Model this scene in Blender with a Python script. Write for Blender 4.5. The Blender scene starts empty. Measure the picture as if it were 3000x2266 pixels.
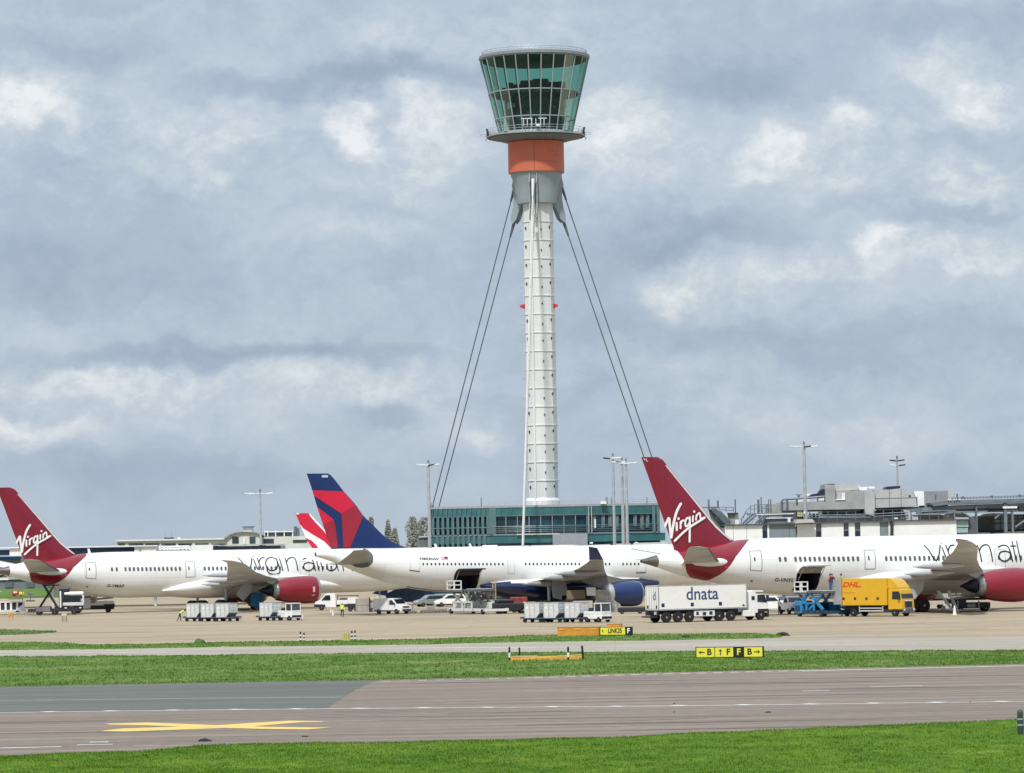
import bpy, bmesh, math, random
import numpy as np
from mathutils import Vector, Matrix, noise
R = math.radians
random.seed(7)
scn = bpy.context.scene
col = scn.collection
# ------------------------------------------------------------------ camera
FPX = 11000.0; CW, CH = 3000.0, 2266.0; CAMZ = 8.3; HOR = 1597.0; ROLL = 0.0185
PITCH = math.atan((HOR - CH/2)/FPX)
cam = bpy.data.cameras.new("camera"); cam.sensor_width = 36.0; cam.lens = 36.0*FPX/CW
cam.clip_start = 1.0; cam.clip_end = 60000.0
camo = bpy.data.objects.new("camera", cam); col.objects.link(camo)
CAMR = (Matrix.Rotation(R(90)+PITCH, 4, 'X') @ Matrix.Rotation(-math.atan(ROLL), 4, 'Z'))
camo.matrix_world = Matrix.Translation((0, 0, CAMZ)) @ CAMR
scn.camera = camo
scn.render.resolution_x = 1024; scn.render.resolution_y = 773
CO = Vector((0, 0, CAMZ)); CR3 = CAMR.to_3x3()
def ray(px, py): return CR3 @ Vector(((px-CW/2)/FPX, -(py-CH/2)/FPX, -1.0))
def at(px, py, Y):                       # world point seen at a photo pixel, Y metres away
    d = ray(px, py); return CO + d*(Y/d.y)
def G(px, py, z=0.0):                    # world point on the ground seen at a photo pixel
    d = ray(px, py); return CO + d*((z-CAMZ)/d.z)
def GY(px, Y):                           # ground point at distance Y in photo column px (roll included)
    py = HOR + CAMZ*FPX/Y
    for _ in range(3):
        q = at(px, py, Y); py += q.z*FPX/Y
    return Vector((q.x, Y, 0))
# ------------------------------------------------------------------ sun, sky, exposure
SUN_EL, SUN_AZ = R(52), R(196)           # azimuth clockwise from +Y (sun is behind the camera, a little left)
sd = bpy.data.lights.new("sun", 'SUN'); sd.energy = 3.5; sd.angle = R(4); sd.color = (1.0, 0.965, 0.91)
so = bpy.data.objects.new("sun", sd); col.objects.link(so); so.location = (0, 0, 200)
svec = Vector((math.sin(SUN_AZ)*math.cos(SUN_EL), math.cos(SUN_AZ)*math.cos(SUN_EL), math.sin(SUN_EL)))
so.rotation_euler = svec.to_track_quat('Z', 'Y').to_euler()
scn.view_settings.view_transform = 'Standard'; scn.view_settings.look = 'None'
scn.view_settings.exposure = 0.0; scn.view_settings.gamma = 1.0; scn.view_settings.use_curve_mapping = False
def lin(r, g, b):
    f = lambda c: (c/255.0/12.92) if c <= 10 else ((c/255.0+0.055)/1.055)**2.4
    return (f(r), f(g), f(b), 1.0)
world = bpy.data.worlds.new("World"); scn.world = world; world.use_nodes = True
def build_world():
    nt = world.node_tree; nt.nodes.clear(); L = nt.links.new; N = nt.nodes.new
    def M(op, a, b=None, c=None, clamp=False):
        n = N('ShaderNodeMath'); n.operation = op; n.use_clamp = clamp
        for i, v in enumerate((a, b, c)):
            if v is None: continue
            if isinstance(v, (int, float)): n.inputs[i].default_value = v
            else: L(v, n.inputs[i])
        return n.outputs[0]
    tc = N('ShaderNodeTexCoord'); sep = N('ShaderNodeSeparateXYZ'); L(tc.outputs['Generated'], sep.inputs[0])
    x, y, z = sep.outputs
    az = M('ARCTAN2', x, y); el = M('ARCSINE', z)
    K = 57.2958
    azd = M('MULTIPLY', az, K); eld = M('MULTIPLY', el, K)
    cmb = N('ShaderNodeCombineXYZ'); L(azd, cmb.inputs[0]); L(eld, cmb.inputs[1])
    def noi(vec, scale, detail, rough, off=(0,0,0), sc=(1,1,1), dist=0.0):
        mp = N('ShaderNodeMapping'); mp.inputs['Location'].default_value = off; mp.inputs['Scale'].default_value = sc
        L(vec, mp.inputs[0]); n = N('ShaderNodeTexNoise'); n.inputs['Scale'].default_value = scale
        n.inputs['Detail'].default_value = detail; n.inputs['Roughness'].default_value = rough
        n.inputs['Distortion'].default_value = dist
        L(mp.outputs[0], n.inputs['Vector']); return n
    wn = noi(cmb.outputs[0], 0.55, 5, 0.6, (3, 1, 0), (1, 1.3, 1))
    sub = N('ShaderNodeVectorMath'); sub.operation = 'SUBTRACT'; L(wn.outputs['Color'], sub.inputs[0]); sub.inputs[1].default_value = (.5, .5, .5)
    scl = N('ShaderNodeVectorMath'); scl.operation = 'SCALE'; L(sub.outputs[0], scl.inputs[0]); scl.inputs['Scale'].default_value = 1.9
    wp = N('ShaderNodeVectorMath'); wp.operation = 'ADD'; L(cmb.outputs[0], wp.inputs[0]); L(scl.outputs[0], wp.inputs[1])
    # cloud banks: direction (azimuth, elevation in degrees), size in degrees, strength
    blobs = []
    def blob(px, py, rx, ry, s):
        d = ray(px, py).normalized()
        a = math.degrees(math.atan2(d.x, d.y)); e = math.degrees(math.asin(d.z))
        blobs.append((a, e, rx*K/FPX, ry*K/FPX, s))
    for b in CLOUDS: blob(*b)
    tot = None
    for a, e, rx, ry, s in blobs:
        mp = N('ShaderNodeMapping'); mp.vector_type = 'POINT'
        mp.inputs['Location'].default_value = (-a/rx, -e/ry, 0); mp.inputs['Scale'].default_value = (1/rx, 1/ry, 0)
        L(wp.outputs[0], mp.inputs[0])
        ln = N('ShaderNodeVectorMath'); ln.operation = 'LENGTH'; L(mp.outputs[0], ln.inputs[0])
        mr = N('ShaderNodeMapRange'); mr.interpolation_type = 'SMOOTHERSTEP'
        mr.inputs['From Min'].default_value = 1.25; mr.inputs['From Max'].default_value = 0.0
        mr.inputs['To Min'].default_value = 0.0; mr.inputs['To Max'].default_value = s
        L(ln.outputs['Value'], mr.inputs['Value'])
        tot = mr.outputs[0] if tot is None else M('ADD', tot, mr.outputs[0])
    n1 = noi(wp.outputs[0], 0.30, 5, 0.5, (4, 17, 0), (.8, 2.0, 1), 0.2)      # broad banks, flattened by distance
    n2 = noi(wp.outputs[0], 0.85, 9, 0.62, (2, 9, 0), (1, 1.5, 1), 0.0)       # cumulus lumps
    n4 = noi(cmb.outputs[0], 3.2, 8, 0.65, (5, 2, 0), (1, 1.4, 1), 0.4)       # fine ragged detail
    low = N('ShaderNodeMapRange'); low.inputs['From Min'].default_value = 0.3; low.inputs['From Max'].default_value = 2.4; L(eld, low.inputs['Value'])
    low.inputs['To Min'].default_value = 0.35; low.inputs['To Max'].default_value = 1.0      # clouds flatten out towards the horizon
    rag = M('ADD', M('MULTIPLY', M('SUBTRACT', n2.outputs['Fac'], 0.5), 1.9), M('MULTIPLY', M('SUBTRACT', n4.outputs['Fac'], 0.5), 0.9))
    v = M('ADD', M('MULTIPLY', M('SUBTRACT', n1.outputs['Fac'], 0.5), 1.7), M('MULTIPLY', rag, M('ADD', M('MULTIPLY', M('MAXIMUM', tot, 0.0), 1.15), 0.55)))
    v = M('MULTIPLY', v, low.outputs[0])
    v = M('ADD', v, tot)
    v = M('ADD', M('MULTIPLY', v, 0.44), 0.43, clamp=True)
    cr = N('ShaderNodeValToRGB'); L(v, cr.inputs[0]); cr.color_ramp.interpolation = 'B_SPLINE'
    st = SKYRAMP
    e = cr.color_ramp.elements
    e[0].position = st[0][0]; e[0].color = lin(*st[0][1]); e[1].position = 1.0; e[1].color = lin(*st[-1][1])
    for p_, c_ in st[1:-1]:
        q = e.new(p_); q.color = lin(*c_)
    # slow hue drift between lavender grey and blue grey cloud
    n3 = noi(cmb.outputs[0], 0.35, 3, 0.5, (7, 7, 0), (1, 1.6, 1))
    hue = N('ShaderNodeMix'); hue.data_type = 'RGBA'; hue.inputs['A'].default_value = (0.995, 1.0, 1.012, 1); hue.inputs['B'].default_value = (0.99, 1.0, 0.995, 1)
    hr = N('ShaderNodeMapRange'); hr.inputs['From Min'].default_value = .35; hr.inputs['From Max'].default_value = .65; L(n3.outputs['Fac'], hr.inputs['Value'])
    L(hr.outputs[0], hue.inputs['Factor'])
    mul = N('ShaderNodeMix'); mul.data_type = 'RGBA'; mul.blend_type = 'MULTIPLY'; mul.inputs['Factor'].default_value = 1
    L(cr.outputs[0], mul.inputs['A']); L(hue.outputs['Result'], mul.inputs['B'])
    # an overcast sky is brighter overhead than near the horizon
    zb = N('ShaderNodeMapRange'); zb.interpolation_type = 'SMOOTHSTEP'
    zb.inputs['From Min'].default_value = R(11); zb.inputs['From Max'].default_value = R(70)
    zb.inputs['To Min'].default_value = 1.0; zb.inputs['To Max'].default_value = 1.9; L(el, zb.inputs['Value'])
    bg = N('ShaderNodeBackground'); L(mul.outputs['Result'], bg.inputs[0]); L(M('MULTIPLY', zb.outputs[0], 1.06), bg.inputs[1])
    sky = N('ShaderNodeTexSky'); sky.sky_type = 'NISHITA'; sky.sun_disc = False
    sky.sun_elevation = SUN_EL; sky.sun_rotation = SUN_AZ; sky.dust_density = 2.0
    bg2 = N('ShaderNodeBackground'); L(sky.outputs[0], bg2.inputs[0]); bg2.inputs[1].default_value = 0.05
    mx = N('ShaderNodeMixShader'); mx.inputs[0].default_value = 0.07; 
    bg3 = N('ShaderNodeBackground'); L(sky.outputs[0], bg3.inputs[0]); bg3.inputs[1].default_value = 0.1
    L(bg.outputs[0], mx.inputs[1]); L(bg3.outputs[0], mx.inputs[2]); nt.nodes.remove(bg2)
    out = N('ShaderNodeOutputWorld'); L(mx.outputs[0], out.inputs[0])
SKYRAMP = [(0.0, (150, 166, 186)), (0.18, (162, 177, 196)), (0.36, (174, 188, 205)), (0.52, (187, 199, 212)), (0.70, (201, 210, 219)), (1.0, (240, 242, 243))]
CLOUDS = [(60,330,420,170,.62),(30,300,160,90,.55),(600,400,500,150,.42),(1020,350,120,95,.95),(1080,430,60,60,.5),(1290,360,190,140,.6),(1200,480,330,180,.3),(575,525,65,55,.45),
 (1250,130,420,110,.42),(1700,60,420,90,.35),(1760,330,210,200,.62),(1880,450,230,170,.45),(2225,465,60,85,.5),(2290,415,80,50,.45),(2360,440,360,110,.42),(2440,340,100,60,.45),(2620,380,300,110,.4),(2920,300,150,100,.9),(2780,190,230,100,.45),
 (2880,530,300,110,.65),(2560,560,420,130,.25),(2600,700,130,60,.85),(2450,780,480,80,.45),(2850,760,280,80,.5),(1950,825,170,90,.7),(2150,860,300,90,.3),(60,1270,330,110,.75),(40,1260,130,60,.3),
 (300,1120,520,75,.55),(1000,1110,520,80,.5),(700,1200,700,110,.22),(1380,1280,170,75,.6),(1250,1200,330,80,.25),(1050,700,330,80,.28),(350,560,500,110,.25),
 (2300,1230,700,110,.28),(1750,1100,500,120,.15),(2650,1330,500,80,.2),(300,50,400,60,.15),
 (900,240,560,80,-.65),(220,170,420,75,-.4),(1350,250,240,55,-.35),(2120,240,330,100,-.65),(2020,690,420,80,-.6),(2650,60,400,80,-.25),(450,760,760,150,-.45),(300,850,500,70,-.25),(600,1025,900,60,-.75),(1150,620,260,50,-.2),
 (1120,1215,180,50,-.75),(2300,620,300,50,-.2),(2800,640,260,45,-.5),(2500,1000,800,110,-.45),(700,1400,1000,90,-.3),(2100,1420,900,90,-.15),(1650,980,330,110,-.3),(1500,640,200,90,-.2)]
build_world()
# ------------------------------------------------------------------ materials
MATS = {}
def mat(name, c, rough=0.5, metal=0.0, var=0.08, scale=2.0, bump=0.0, coat=0.0, emit=None, stretch=(1,1,1), c2=None, spec=0.5):
    if name in MATS: return MATS[name]
    m = bpy.data.materials.new(name); m.use_nodes = True; nt = m.node_tree; N = nt.nodes.new; L = nt.links.new
    b = nt.nodes['Principled BSDF']; b.inputs['Roughness'].default_value = rough; b.inputs['Metallic'].default_value = metal
    b.inputs['Coat Weight'].default_value = coat; b.inputs['Specular IOR Level'].default_value = spec
    c = tuple(c[:3])
    tc = N('ShaderNodeTexCoord'); mp = N('ShaderNodeMapping'); mp.inputs['Scale'].default_value = stretch; L(tc.outputs['Object'], mp.inputs[0])
    n = N('ShaderNodeTexNoise'); n.inputs['Scale'].default_value = scale; n.inputs['Detail'].default_value = 6; n.inputs['Roughness'].default_value = .65
    L(mp.outputs[0], n.inputs['Vector'])
    cr = N('ShaderNodeValToRGB'); L(n.outputs['Fac'], cr.inputs[0])
    lo = c2 if c2 else tuple(max(0, v*(1-var*1.6)) for v in c); hi = tuple(min(1, v*(1+var)) for v in c)
    cr.color_ramp.elements[0].position = .3; cr.color_ramp.elements[1].position = .68
    cr.color_ramp.elements[0].color = (*lo[:3], 1); cr.color_ramp.elements[1].color = (*hi, 1)
    L(cr.outputs[0], b.inputs['Base Color'])
    if bump:
        bp = N('ShaderNodeBump'); bp.inputs['Strength'].default_value = bump; bp.inputs['Distance'].default_value = .03
        L(n.outputs['Fac'], bp.inputs['Height']); L(bp.outputs[0], b.inputs['Normal'])
    if emit:
        b.inputs['Emission Color'].default_value = (*c, 1); b.inputs['Emission Strength'].default_value = emit
    MATS[name] = m; return m
def sr(r, g, b): return lin(r, g, b)[:3]
def hullmat(name, c, rough, coat):
    m = mat(name, c, rough, var=.05, scale=.5, coat=coat, stretch=(.35, 1, 1)); nt = m.node_tree; N = nt.nodes.new; L = nt.links.new; b = nt.nodes['Principled BSDF']
    src = b.inputs['Base Color'].links[0].from_socket; tc = N('ShaderNodeTexCoord'); q = N('ShaderNodeMapping'); q.inputs['Rotation'].default_value = (R(90), 0, 0); L(tc.outputs['Object'], q.inputs[0])
    br = N('ShaderNodeTexBrick'); br.inputs['Scale'].default_value = 1; br.inputs['Brick Width'].default_value = 3.4; br.inputs['Row Height'].default_value = 1.55; br.inputs['Mortar Size'].default_value = .018; br.offset = .5
    br.inputs['Color1'].default_value = (1,1,1,1); br.inputs['Color2'].default_value = (.965,.965,.96,1); br.inputs['Mortar'].default_value = (.74,.74,.73,1); L(q.outputs[0], br.inputs['Vector'])
    mx = N('ShaderNodeMix'); mx.data_type = 'RGBA'; mx.blend_type = 'MULTIPLY'; mx.inputs['Factor'].default_value = 1; L(src, mx.inputs['A']); L(br.outputs[0], mx.inputs['B']); L(mx.outputs['Result'], b.inputs['Base Color']); return m
WHITE = hullmat('white_aircraft_paint', (.80,.80,.775), .3, .25)
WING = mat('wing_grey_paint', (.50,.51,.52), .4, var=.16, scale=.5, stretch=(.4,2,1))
VRED = mat('crimson_metallic_paint', (.225,.005,.016), .28, var=.08, scale=.4, coat=.35)
VRED2 = mat('crimson_fin_paint', (.20,.006,.022), .3, var=.05, scale=.4, coat=.3)
NAVY = mat('navy_paint', (.006,.014,.07), .25, var=.1, scale=.5, coat=.5)
DBLUE = mat('fin_blue_paint', (.006,.026,.115), .35, var=.08, scale=.5)
EBLUE = mat('engine_blue_paint', (.003,.022,.105), .3, var=.08, scale=.7, coat=.5)
DRED = mat('bright_red_paint', (.60,.012,.045), .35, var=.05)
DRED2 = mat('deep_red_paint', (.32,.016,.035), .35, var=.05)
METAL = mat('bare_metal', (.55,.54,.52), .3, .9, var=.12, scale=2)
DMETAL = mat('heat_stained_metal', (.20,.18,.165), .35, .8, var=.2, scale=2)
LMETAL = mat('galvanised_steel', (.42,.44,.46), .5, .3, var=.12, scale=2)
BLACK = mat('black_rubber', (.012,.012,.014), .75, var=.2, scale=6)
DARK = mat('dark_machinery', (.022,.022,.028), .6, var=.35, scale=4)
GLASSD = mat('dark_glass', (.012,.018,.024), .08, var=.2, scale=1.5, coat=.3)
INK = mat('dark_lettering', (.012,.010,.012), .4, var=.05)
WINK = mat('white_lettering', (.82,.82,.80), .35, var=.02)
WPAINT = mat('white_vehicle_paint', (.78,.78,.76), .35, var=.07, scale=1.5, coat=.3)
DIRTYW = mat('scuffed_white_paint', (.66,.67,.65), .5, var=.14, scale=3)
CREAM = mat('cream_paint', (.74,.74,.64), .5, var=.05, scale=1)
GREYP = mat('grey_panel_paint', (.30,.31,.31), .55, var=.12, scale=1)
LGREY = mat('light_grey_paint', (.55,.56,.55), .5, var=.08, scale=1)
ALU = mat('container_aluminium', (.50,.51,.50), .42, .35, var=.16, scale=2.5)
ALUD = mat('container_base_panel', (.20,.21,.22), .5, .2, var=.2, scale=2)
WHEELG = mat('wheel_rim_grey', (.40,.40,.39), .5, .3, var=.15, scale=6)
YEL = mat('yellow_vehicle_paint', (.66,.375,.014), .35, var=.05, scale=1.2, coat=.3)
YELL = mat('sign_yellow', (.75,.68,.06), .4, var=.06, scale=3)
ORG = mat('orange_plastic', (.62,.27,.035), .55, var=.14, scale=2)
SKYB = mat('loader_blue_paint', (.03,.23,.48), .45, var=.2, scale=2.5)
SKYD = mat('loader_dark_blue', (.008,.055,.11), .5, var=.35, scale=3)
HIVIS = mat('hi_vis_yellow', (.62,.80,.06), .7, var=.08, scale=8)
HIRED = mat('hi_vis_red', (.75,.10,.08), .7, var=.1, scale=8)
TROU = mat('dark_trousers', (.012,.013,.022), .85, var=.2, scale=8)
JEANS = mat('blue_work_trousers', (.03,.10,.26), .85, var=.2, scale=8)
SHIRTW = mat('white_shirt', (.72,.70,.66), .8, var=.1, scale=8)
SKIN = mat('skin', (.36,.20,.13), .55, var=.08, scale=10)
HAIR = mat('dark_hair', (.015,.011,.009), .6, var=.2, scale=20)
STEELP = mat('dark_blue_grey_steel', (.13,.165,.19), .5, .2, var=.2, scale=1.5)
CONC = mat('board_marked_concrete', (.345,.355,.345), .85, var=.16, scale=.45, bump=.3)
CONC2 = mat('pale_concrete', (.45,.46,.445), .85, var=.1, scale=.5)
CREAMB = mat('cream_render', (.62,.635,.57), .8, var=.08, scale=.4)
RED1 = mat('warning_red', (.45,.02,.03), .5)
FLAME = mat('orange_red_drum_paint', (.53,.110,.045), .5, var=.17, scale=.22, c2=(.43,.135,.085))
SHAFT = mat('white_steel_shaft', (.66,.68,.65), .45, var=.07, scale=.5, stretch=(1,1,.15))
COLLAR = mat('grey_steel_collar', (.27,.32,.335), .5, var=.07, scale=.4)
CABG = mat('cab_frame_grey', (.27,.31,.31), .5, var=.08)
CABLE = mat('stay_cable_grey', (.13,.15,.17), .5, .3, var=.1)
BPANEL = mat('blue_grey_cladding', (.19,.235,.26), .45, var=.08, scale=.8)
WPANEL = mat('white_cladding', (.77,.78,.76), .6, var=.06, scale=.5)
TEAL = mat('teal_glass_spandrel', (.038,.145,.150), .18, var=.2, scale=.35, coat=.3)
TEALD = mat('dark_teal_glazing', (.010,.048,.066), .1, var=.5, scale=.3, coat=.2)
FINM = mat('pale_teal_fin', (.095,.165,.175), .35, var=.1, scale=.5)
def glassmat():
    m = bpy.data.materials.new('green_tinted_glass'); m.use_nodes = True; nt = m.node_tree; nt.nodes.clear(); N = nt.nodes.new; L = nt.links.new
    t = N('ShaderNodeBsdfTransparent'); t.inputs[0].default_value = (.40,.68,.60,1)
    g = N('ShaderNodeBsdfGlossy'); g.inputs[0].default_value = (.8,.95,.95,1); g.inputs['Roughness'].default_value = .03
    fr = N('ShaderNodeFresnel'); fr.inputs[0].default_value = 1.5
    ad = N('ShaderNodeMath'); ad.operation = 'MULTIPLY_ADD'; L(fr.outputs[0], ad.inputs[0]); ad.inputs[1].default_value = .22; ad.inputs[2].default_value = .02
    x = N('ShaderNodeMixShader'); L(ad.outputs[0], x.inputs[0]); L(t.outputs[0], x.inputs[1]); L(g.outputs[0], x.inputs[2])
    o = N('ShaderNodeOutputMaterial'); L(x.outputs[0], o.inputs[0]); return m
CABGLASS = glassmat()
# ------------------------------------------------------------------ builders
def tag(o, label=None, cat=None, group=None, kind=None):
    if label: o['label'] = label
    if cat: o['category'] = cat
    if group: o['group'] = group
    if kind: o['kind'] = kind
    return o
def thing(name, label, cat, loc=(0,0,0), rz=0.0, group=None):
    o = bpy.data.objects.new(name, None); col.objects.link(o); o.empty_display_size = .5
    o.location = loc; o.rotation_euler = (0, 0, rz); return tag(o, label, cat, group)
def dup(o, loc=None, rz=None, label=None, group=None, parent=None):
    c = o.copy(); col.objects.link(c)
    if parent: c.parent = parent
    if loc is not None: c.location = loc
    if rz is not None: c.rotation_euler = (0, 0, rz)
    if label: c['label'] = label
    if group: c['group'] = group
    for ch in list(o.children): dup(ch, parent=c)
    return c
class MB:
    def __init__(s): s.v = []; s.f = []; s.m = []; s.cur = 0; s.T = None; s.sm = []; s.smooth = False
    def add(s, vs, fs):
        b = len(s.v)
        if s.T is not None: vs = [s.T @ Vector(p) for p in vs]
        s.v += [tuple(p) for p in vs]
        for f in fs: s.f.append([b+i for i in f]); s.m.append(s.cur); s.sm.append(s.smooth)
        return s
    def box(s, x0, x1, y0, y1, z0, z1, bev=0.0, top=None):
        x0, x1 = min(x0,x1), max(x0,x1); y0, y1 = min(y0,y1), max(y0,y1); z0, z1 = min(z0,z1), max(z0,z1)
        if bev <= 0 or min(x1-x0, y1-y0, z1-z0) < 2.2*bev:
            tx = (0,0,0,0) if top is None else top
            vs = [(x0,y0,z0),(x1,y0,z0),(x1,y1,z0),(x0,y1,z0),(x0+tx[0],y0+tx[2],z1),(x1-tx[1],y0+tx[2],z1),(x1-tx[1],y1-tx[3],z1),(x0+tx[0],y1-tx[3],z1)]
            return s.add(vs, [(0,3,2,1),(4,5,6,7),(0,1,5,4),(1,2,6,5),(2,3,7,6),(3,0,4,7)])
        bm = bmesh.new(); bmesh.ops.create_cube(bm, size=1)
        for v in bm.verts: v.co = ((v.co.x+.5)*(x1-x0)+x0, (v.co.y+.5)*(y1-y0)+y0, (v.co.z+.5)*(z1-z0)+z0)
        bmesh.ops.bevel(bm, geom=bm.edges[:], offset=bev, segments=2, affect='EDGES', profile=.5)
        return s.bm(bm)
    def bm(s, bm):
        bm.verts.index_update(); s.add([v.co.copy() for v in bm.verts], [[v.index for v in f.verts] for f in bm.faces]); bm.free(); return s
    def prism(s, pts, y0, y1, axis='y'):     # outline in (x,z) pushed through y (axis y), or (y,z) through x (axis x), or (x,y) through z
        n = len(pts)
        if axis == 'y': a = [(p[0], y0, p[1]) for p in pts]; b = [(p[0], y1, p[1]) for p in pts]
        elif axis == 'x': a = [(y0, p[0], p[1]) for p in pts]; b = [(y1, p[0], p[1]) for p in pts]
        else: a = [(p[0], p[1], y0) for p in pts]; b = [(p[0], p[1], y1) for p in pts]
        return s.add(a+b, [list(range(n))[::-1], list(range(n, 2*n))] + [(i, (i+1) % n, n+(i+1) % n, n+i) for i in range(n)])
    def tube(s, p, q, r, r2=None, n=8, cap=True):
        p, q = Vector(p), Vector(q); d = (q-p); r2 = r if r2 is None else r2
        if d.length < 1e-6: return s
        d.normalize(); a = d.orthogonal().normalized(); b = d.cross(a)
        vs = []
        for (c, rr) in ((p, r), (q, r2)):
            for i in range(n):
                t = 2*math.pi*i/n; vs.append(c + (a*math.cos(t)+b*math.sin(t))*rr)
        fs = [(i, (i+1) % n, n+(i+1) % n, n+i) for i in range(n)]
        if cap: fs += [list(range(n))[::-1], list(range(n, 2*n))]
        return s.add(vs, fs)
    def bar(s, p, q, w, h=None):             # square bar
        h = h or w; p, q = Vector(p), Vector(q); d = (q-p).normalized()
        up = Vector((0,0,1)) if abs(d.z) < .95 else Vector((0,1,0))
        a = d.cross(up).normalized(); b = a.cross(d)
        vs = [c + a*sx*w/2 + b*sz*h/2 for c in (p, q) for sx, sz in ((-1,-1),(1,-1),(1,1),(-1,1))]
        return s.add(vs, [(0,1,5,4),(1,2,6,5),(2,3,7,6),(3,0,4,7),(3,2,1,0),(4,5,6,7)])
    def path(s, pts, r, n=6):
        for a, b in zip(pts[:-1], pts[1:]): s.tube(a, b, r, n=n)
        return s
    def lathe(s, prof, c=(0,0,0), ax='z', n=32, cap=True):   # prof: (radius, position along axis)
        vs = []; m = len(prof)
        for r, h in prof:
            for i in range(n):
                t = 2*math.pi*i/n; x, y = r*math.cos(t), r*math.sin(t)
                vs.append({'z': (c[0]+x, c[1]+y, c[2]+h), 'x': (c[0]+h, c[1]+x, c[2]+y), 'y': (c[0]+x, c[1]+h, c[2]+y)}[ax])
        fs = [(j*n+i, j*n+(i+1) % n, (j+1)*n+(i+1) % n, (j+1)*n+i) for j in range(m-1) for i in range(n)]
        if cap: fs += [list(range(n))[::-1], list(range((m-1)*n, m*n))]
        return s.add(vs, fs)
    def mt(s, i): s.cur = i; return s
    def build(s, name, mats, parent=None, smooth=False, auto=None):
        me = bpy.data.meshes.new(name); me.from_pydata(s.v, [], s.f)
        if not isinstance(mats, (list, tuple)): mats = [mats]
        for m in mats: me.materials.append(m)
        me.polygons.foreach_set('material_index', s.m)
        me.polygons.foreach_set('use_smooth', [bool(smooth or k) for k in s.sm])
        bm = bmesh.new(); bm.from_mesh(me)
        bmesh.ops.recalc_face_normals(bm, faces=bm.faces[:]); bm.to_mesh(me); bm.free()
        if auto: me.set_sharp_from_angle(angle=R(auto))
        o = bpy.data.objects.new(name, me); col.objects.link(o)
        if parent is not None: o.parent = parent
        return o
def part(name, m, parent, fn, **k):
    b = MB(); fn(b); return b.build(name, m, parent, **k)
def bx(name, m, parent, *a, bev=0.0, **k):
    return MB().box(*a, bev=bev).build(name, m, parent, **k)
def catmull(pts, n=6):
    if len(pts) < 3: return pts
    P = [pts[0]]+list(pts)+[pts[-1]]; out = []
    for i in range(1, len(P)-2):
        p0, p1, p2, p3 = [np.array(P[j], float) for j in (i-1, i, i+1, i+2)]
        for k in range(n):
            t = k/n; out.append(tuple(.5*((2*p1)+(-p0+p2)*t+(2*p0-5*p1+4*p2-p3)*t*t+(-p0+3*p1-3*p2+p3)*t**3)))
    out.append(tuple(pts[-1])); return out
def ribbon(pts, w):                          # outline polygon of a round-ended stroke
    pts = [np.array(p, float) for p in pts]; Lf, Rt = [], []
    for i, p in enumerate(pts):
        a = pts[max(i-1, 0)]; b = pts[min(i+1, len(pts)-1)]; d = b-a; d = d/(np.linalg.norm(d)+1e-9); nrm = np.array([-d[1], d[0]])
        Lf.append(p+nrm*w/2); Rt.append(p-nrm*w/2)
    quads = [[tuple(Lf[i]), tuple(Lf[i+1]), tuple(Rt[i+1]), tuple(Rt[i])] for i in range(len(pts)-1)]
    for e, q in ((pts[0], pts[1]), (pts[-1], pts[-2])):
        d = e-q; t0 = math.atan2(d[1], d[0])
        quads.append([tuple(e+np.array([math.cos(t0+a), math.sin(t0+a)])*w/2) for a in np.linspace(-math.pi/2, math.pi/2, 7)])
    return quads
def flat2d(polys):                           # polys -> bmesh in the xz plane
    bm = bmesh.new()
    for pl in polys:
        try: bm.faces.new([bm.verts.new((p[0], 0, p[1])) for p in pl])
        except Exception: pass
    bmesh.ops.triangulate(bm, faces=bm.faces[:]); return bm
def grid_cut(bm, dx, dz):
    xs = [v.co.x for v in bm.verts]; zs = [v.co.z for v in bm.verts]
    if not xs: return bm
    if dx:
        for k in range(math.ceil(min(xs)/dx), math.floor(max(xs)/dx)+1):
            bmesh.ops.bisect_plane(bm, geom=bm.verts[:]+bm.edges[:]+bm.faces[:], plane_co=(k*dx,0,0), plane_no=(1,0,0), dist=1e-5)
    if dz:
        for k in range(math.ceil(min(zs)/dz), math.floor(max(zs)/dz)+1):
            bmesh.ops.bisect_plane(bm, geom=bm.verts[:]+bm.edges[:]+bm.faces[:], plane_co=(0,0,k*dz), plane_no=(0,0,1), dist=1e-5)
    return bm
def decal(name, bm, m, parent, f, smooth=False):
    for v in bm.verts: v.co = f(v.co.x, v.co.z)
    me = bpy.data.meshes.new(name); bm.to_mesh(me); bm.free(); me.materials.append(m)
    o = bpy.data.objects.new(name, me); col.objects.link(o); o.parent = parent; return o
def text2d(s, size, bold=0.0, shear=0.0, spacing=1.0, xs=1.0):
    cu = bpy.data.curves.new('lettering', 'FONT'); cu.body = s; cu.size = size; cu.offset = bold; cu.shear = shear
    cu.align_x = 'CENTER'; cu.align_y = 'CENTER'; cu.space_character = spacing; cu.resolution_u = 4
    o = bpy.data.objects.new('tmp', cu); col.objects.link(o)
    me = bpy.data.meshes.new_from_object(o.evaluated_get(bpy.context.evaluated_depsgraph_get()))
    bpy.data.objects.remove(o); bpy.data.curves.remove(cu)
    bm = bmesh.new(); bm.from_mesh(me); bpy.data.meshes.remove(me)
    for v in bm.verts: v.co = (v.co.x*xs, 0, v.co.y)
    return bm
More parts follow.
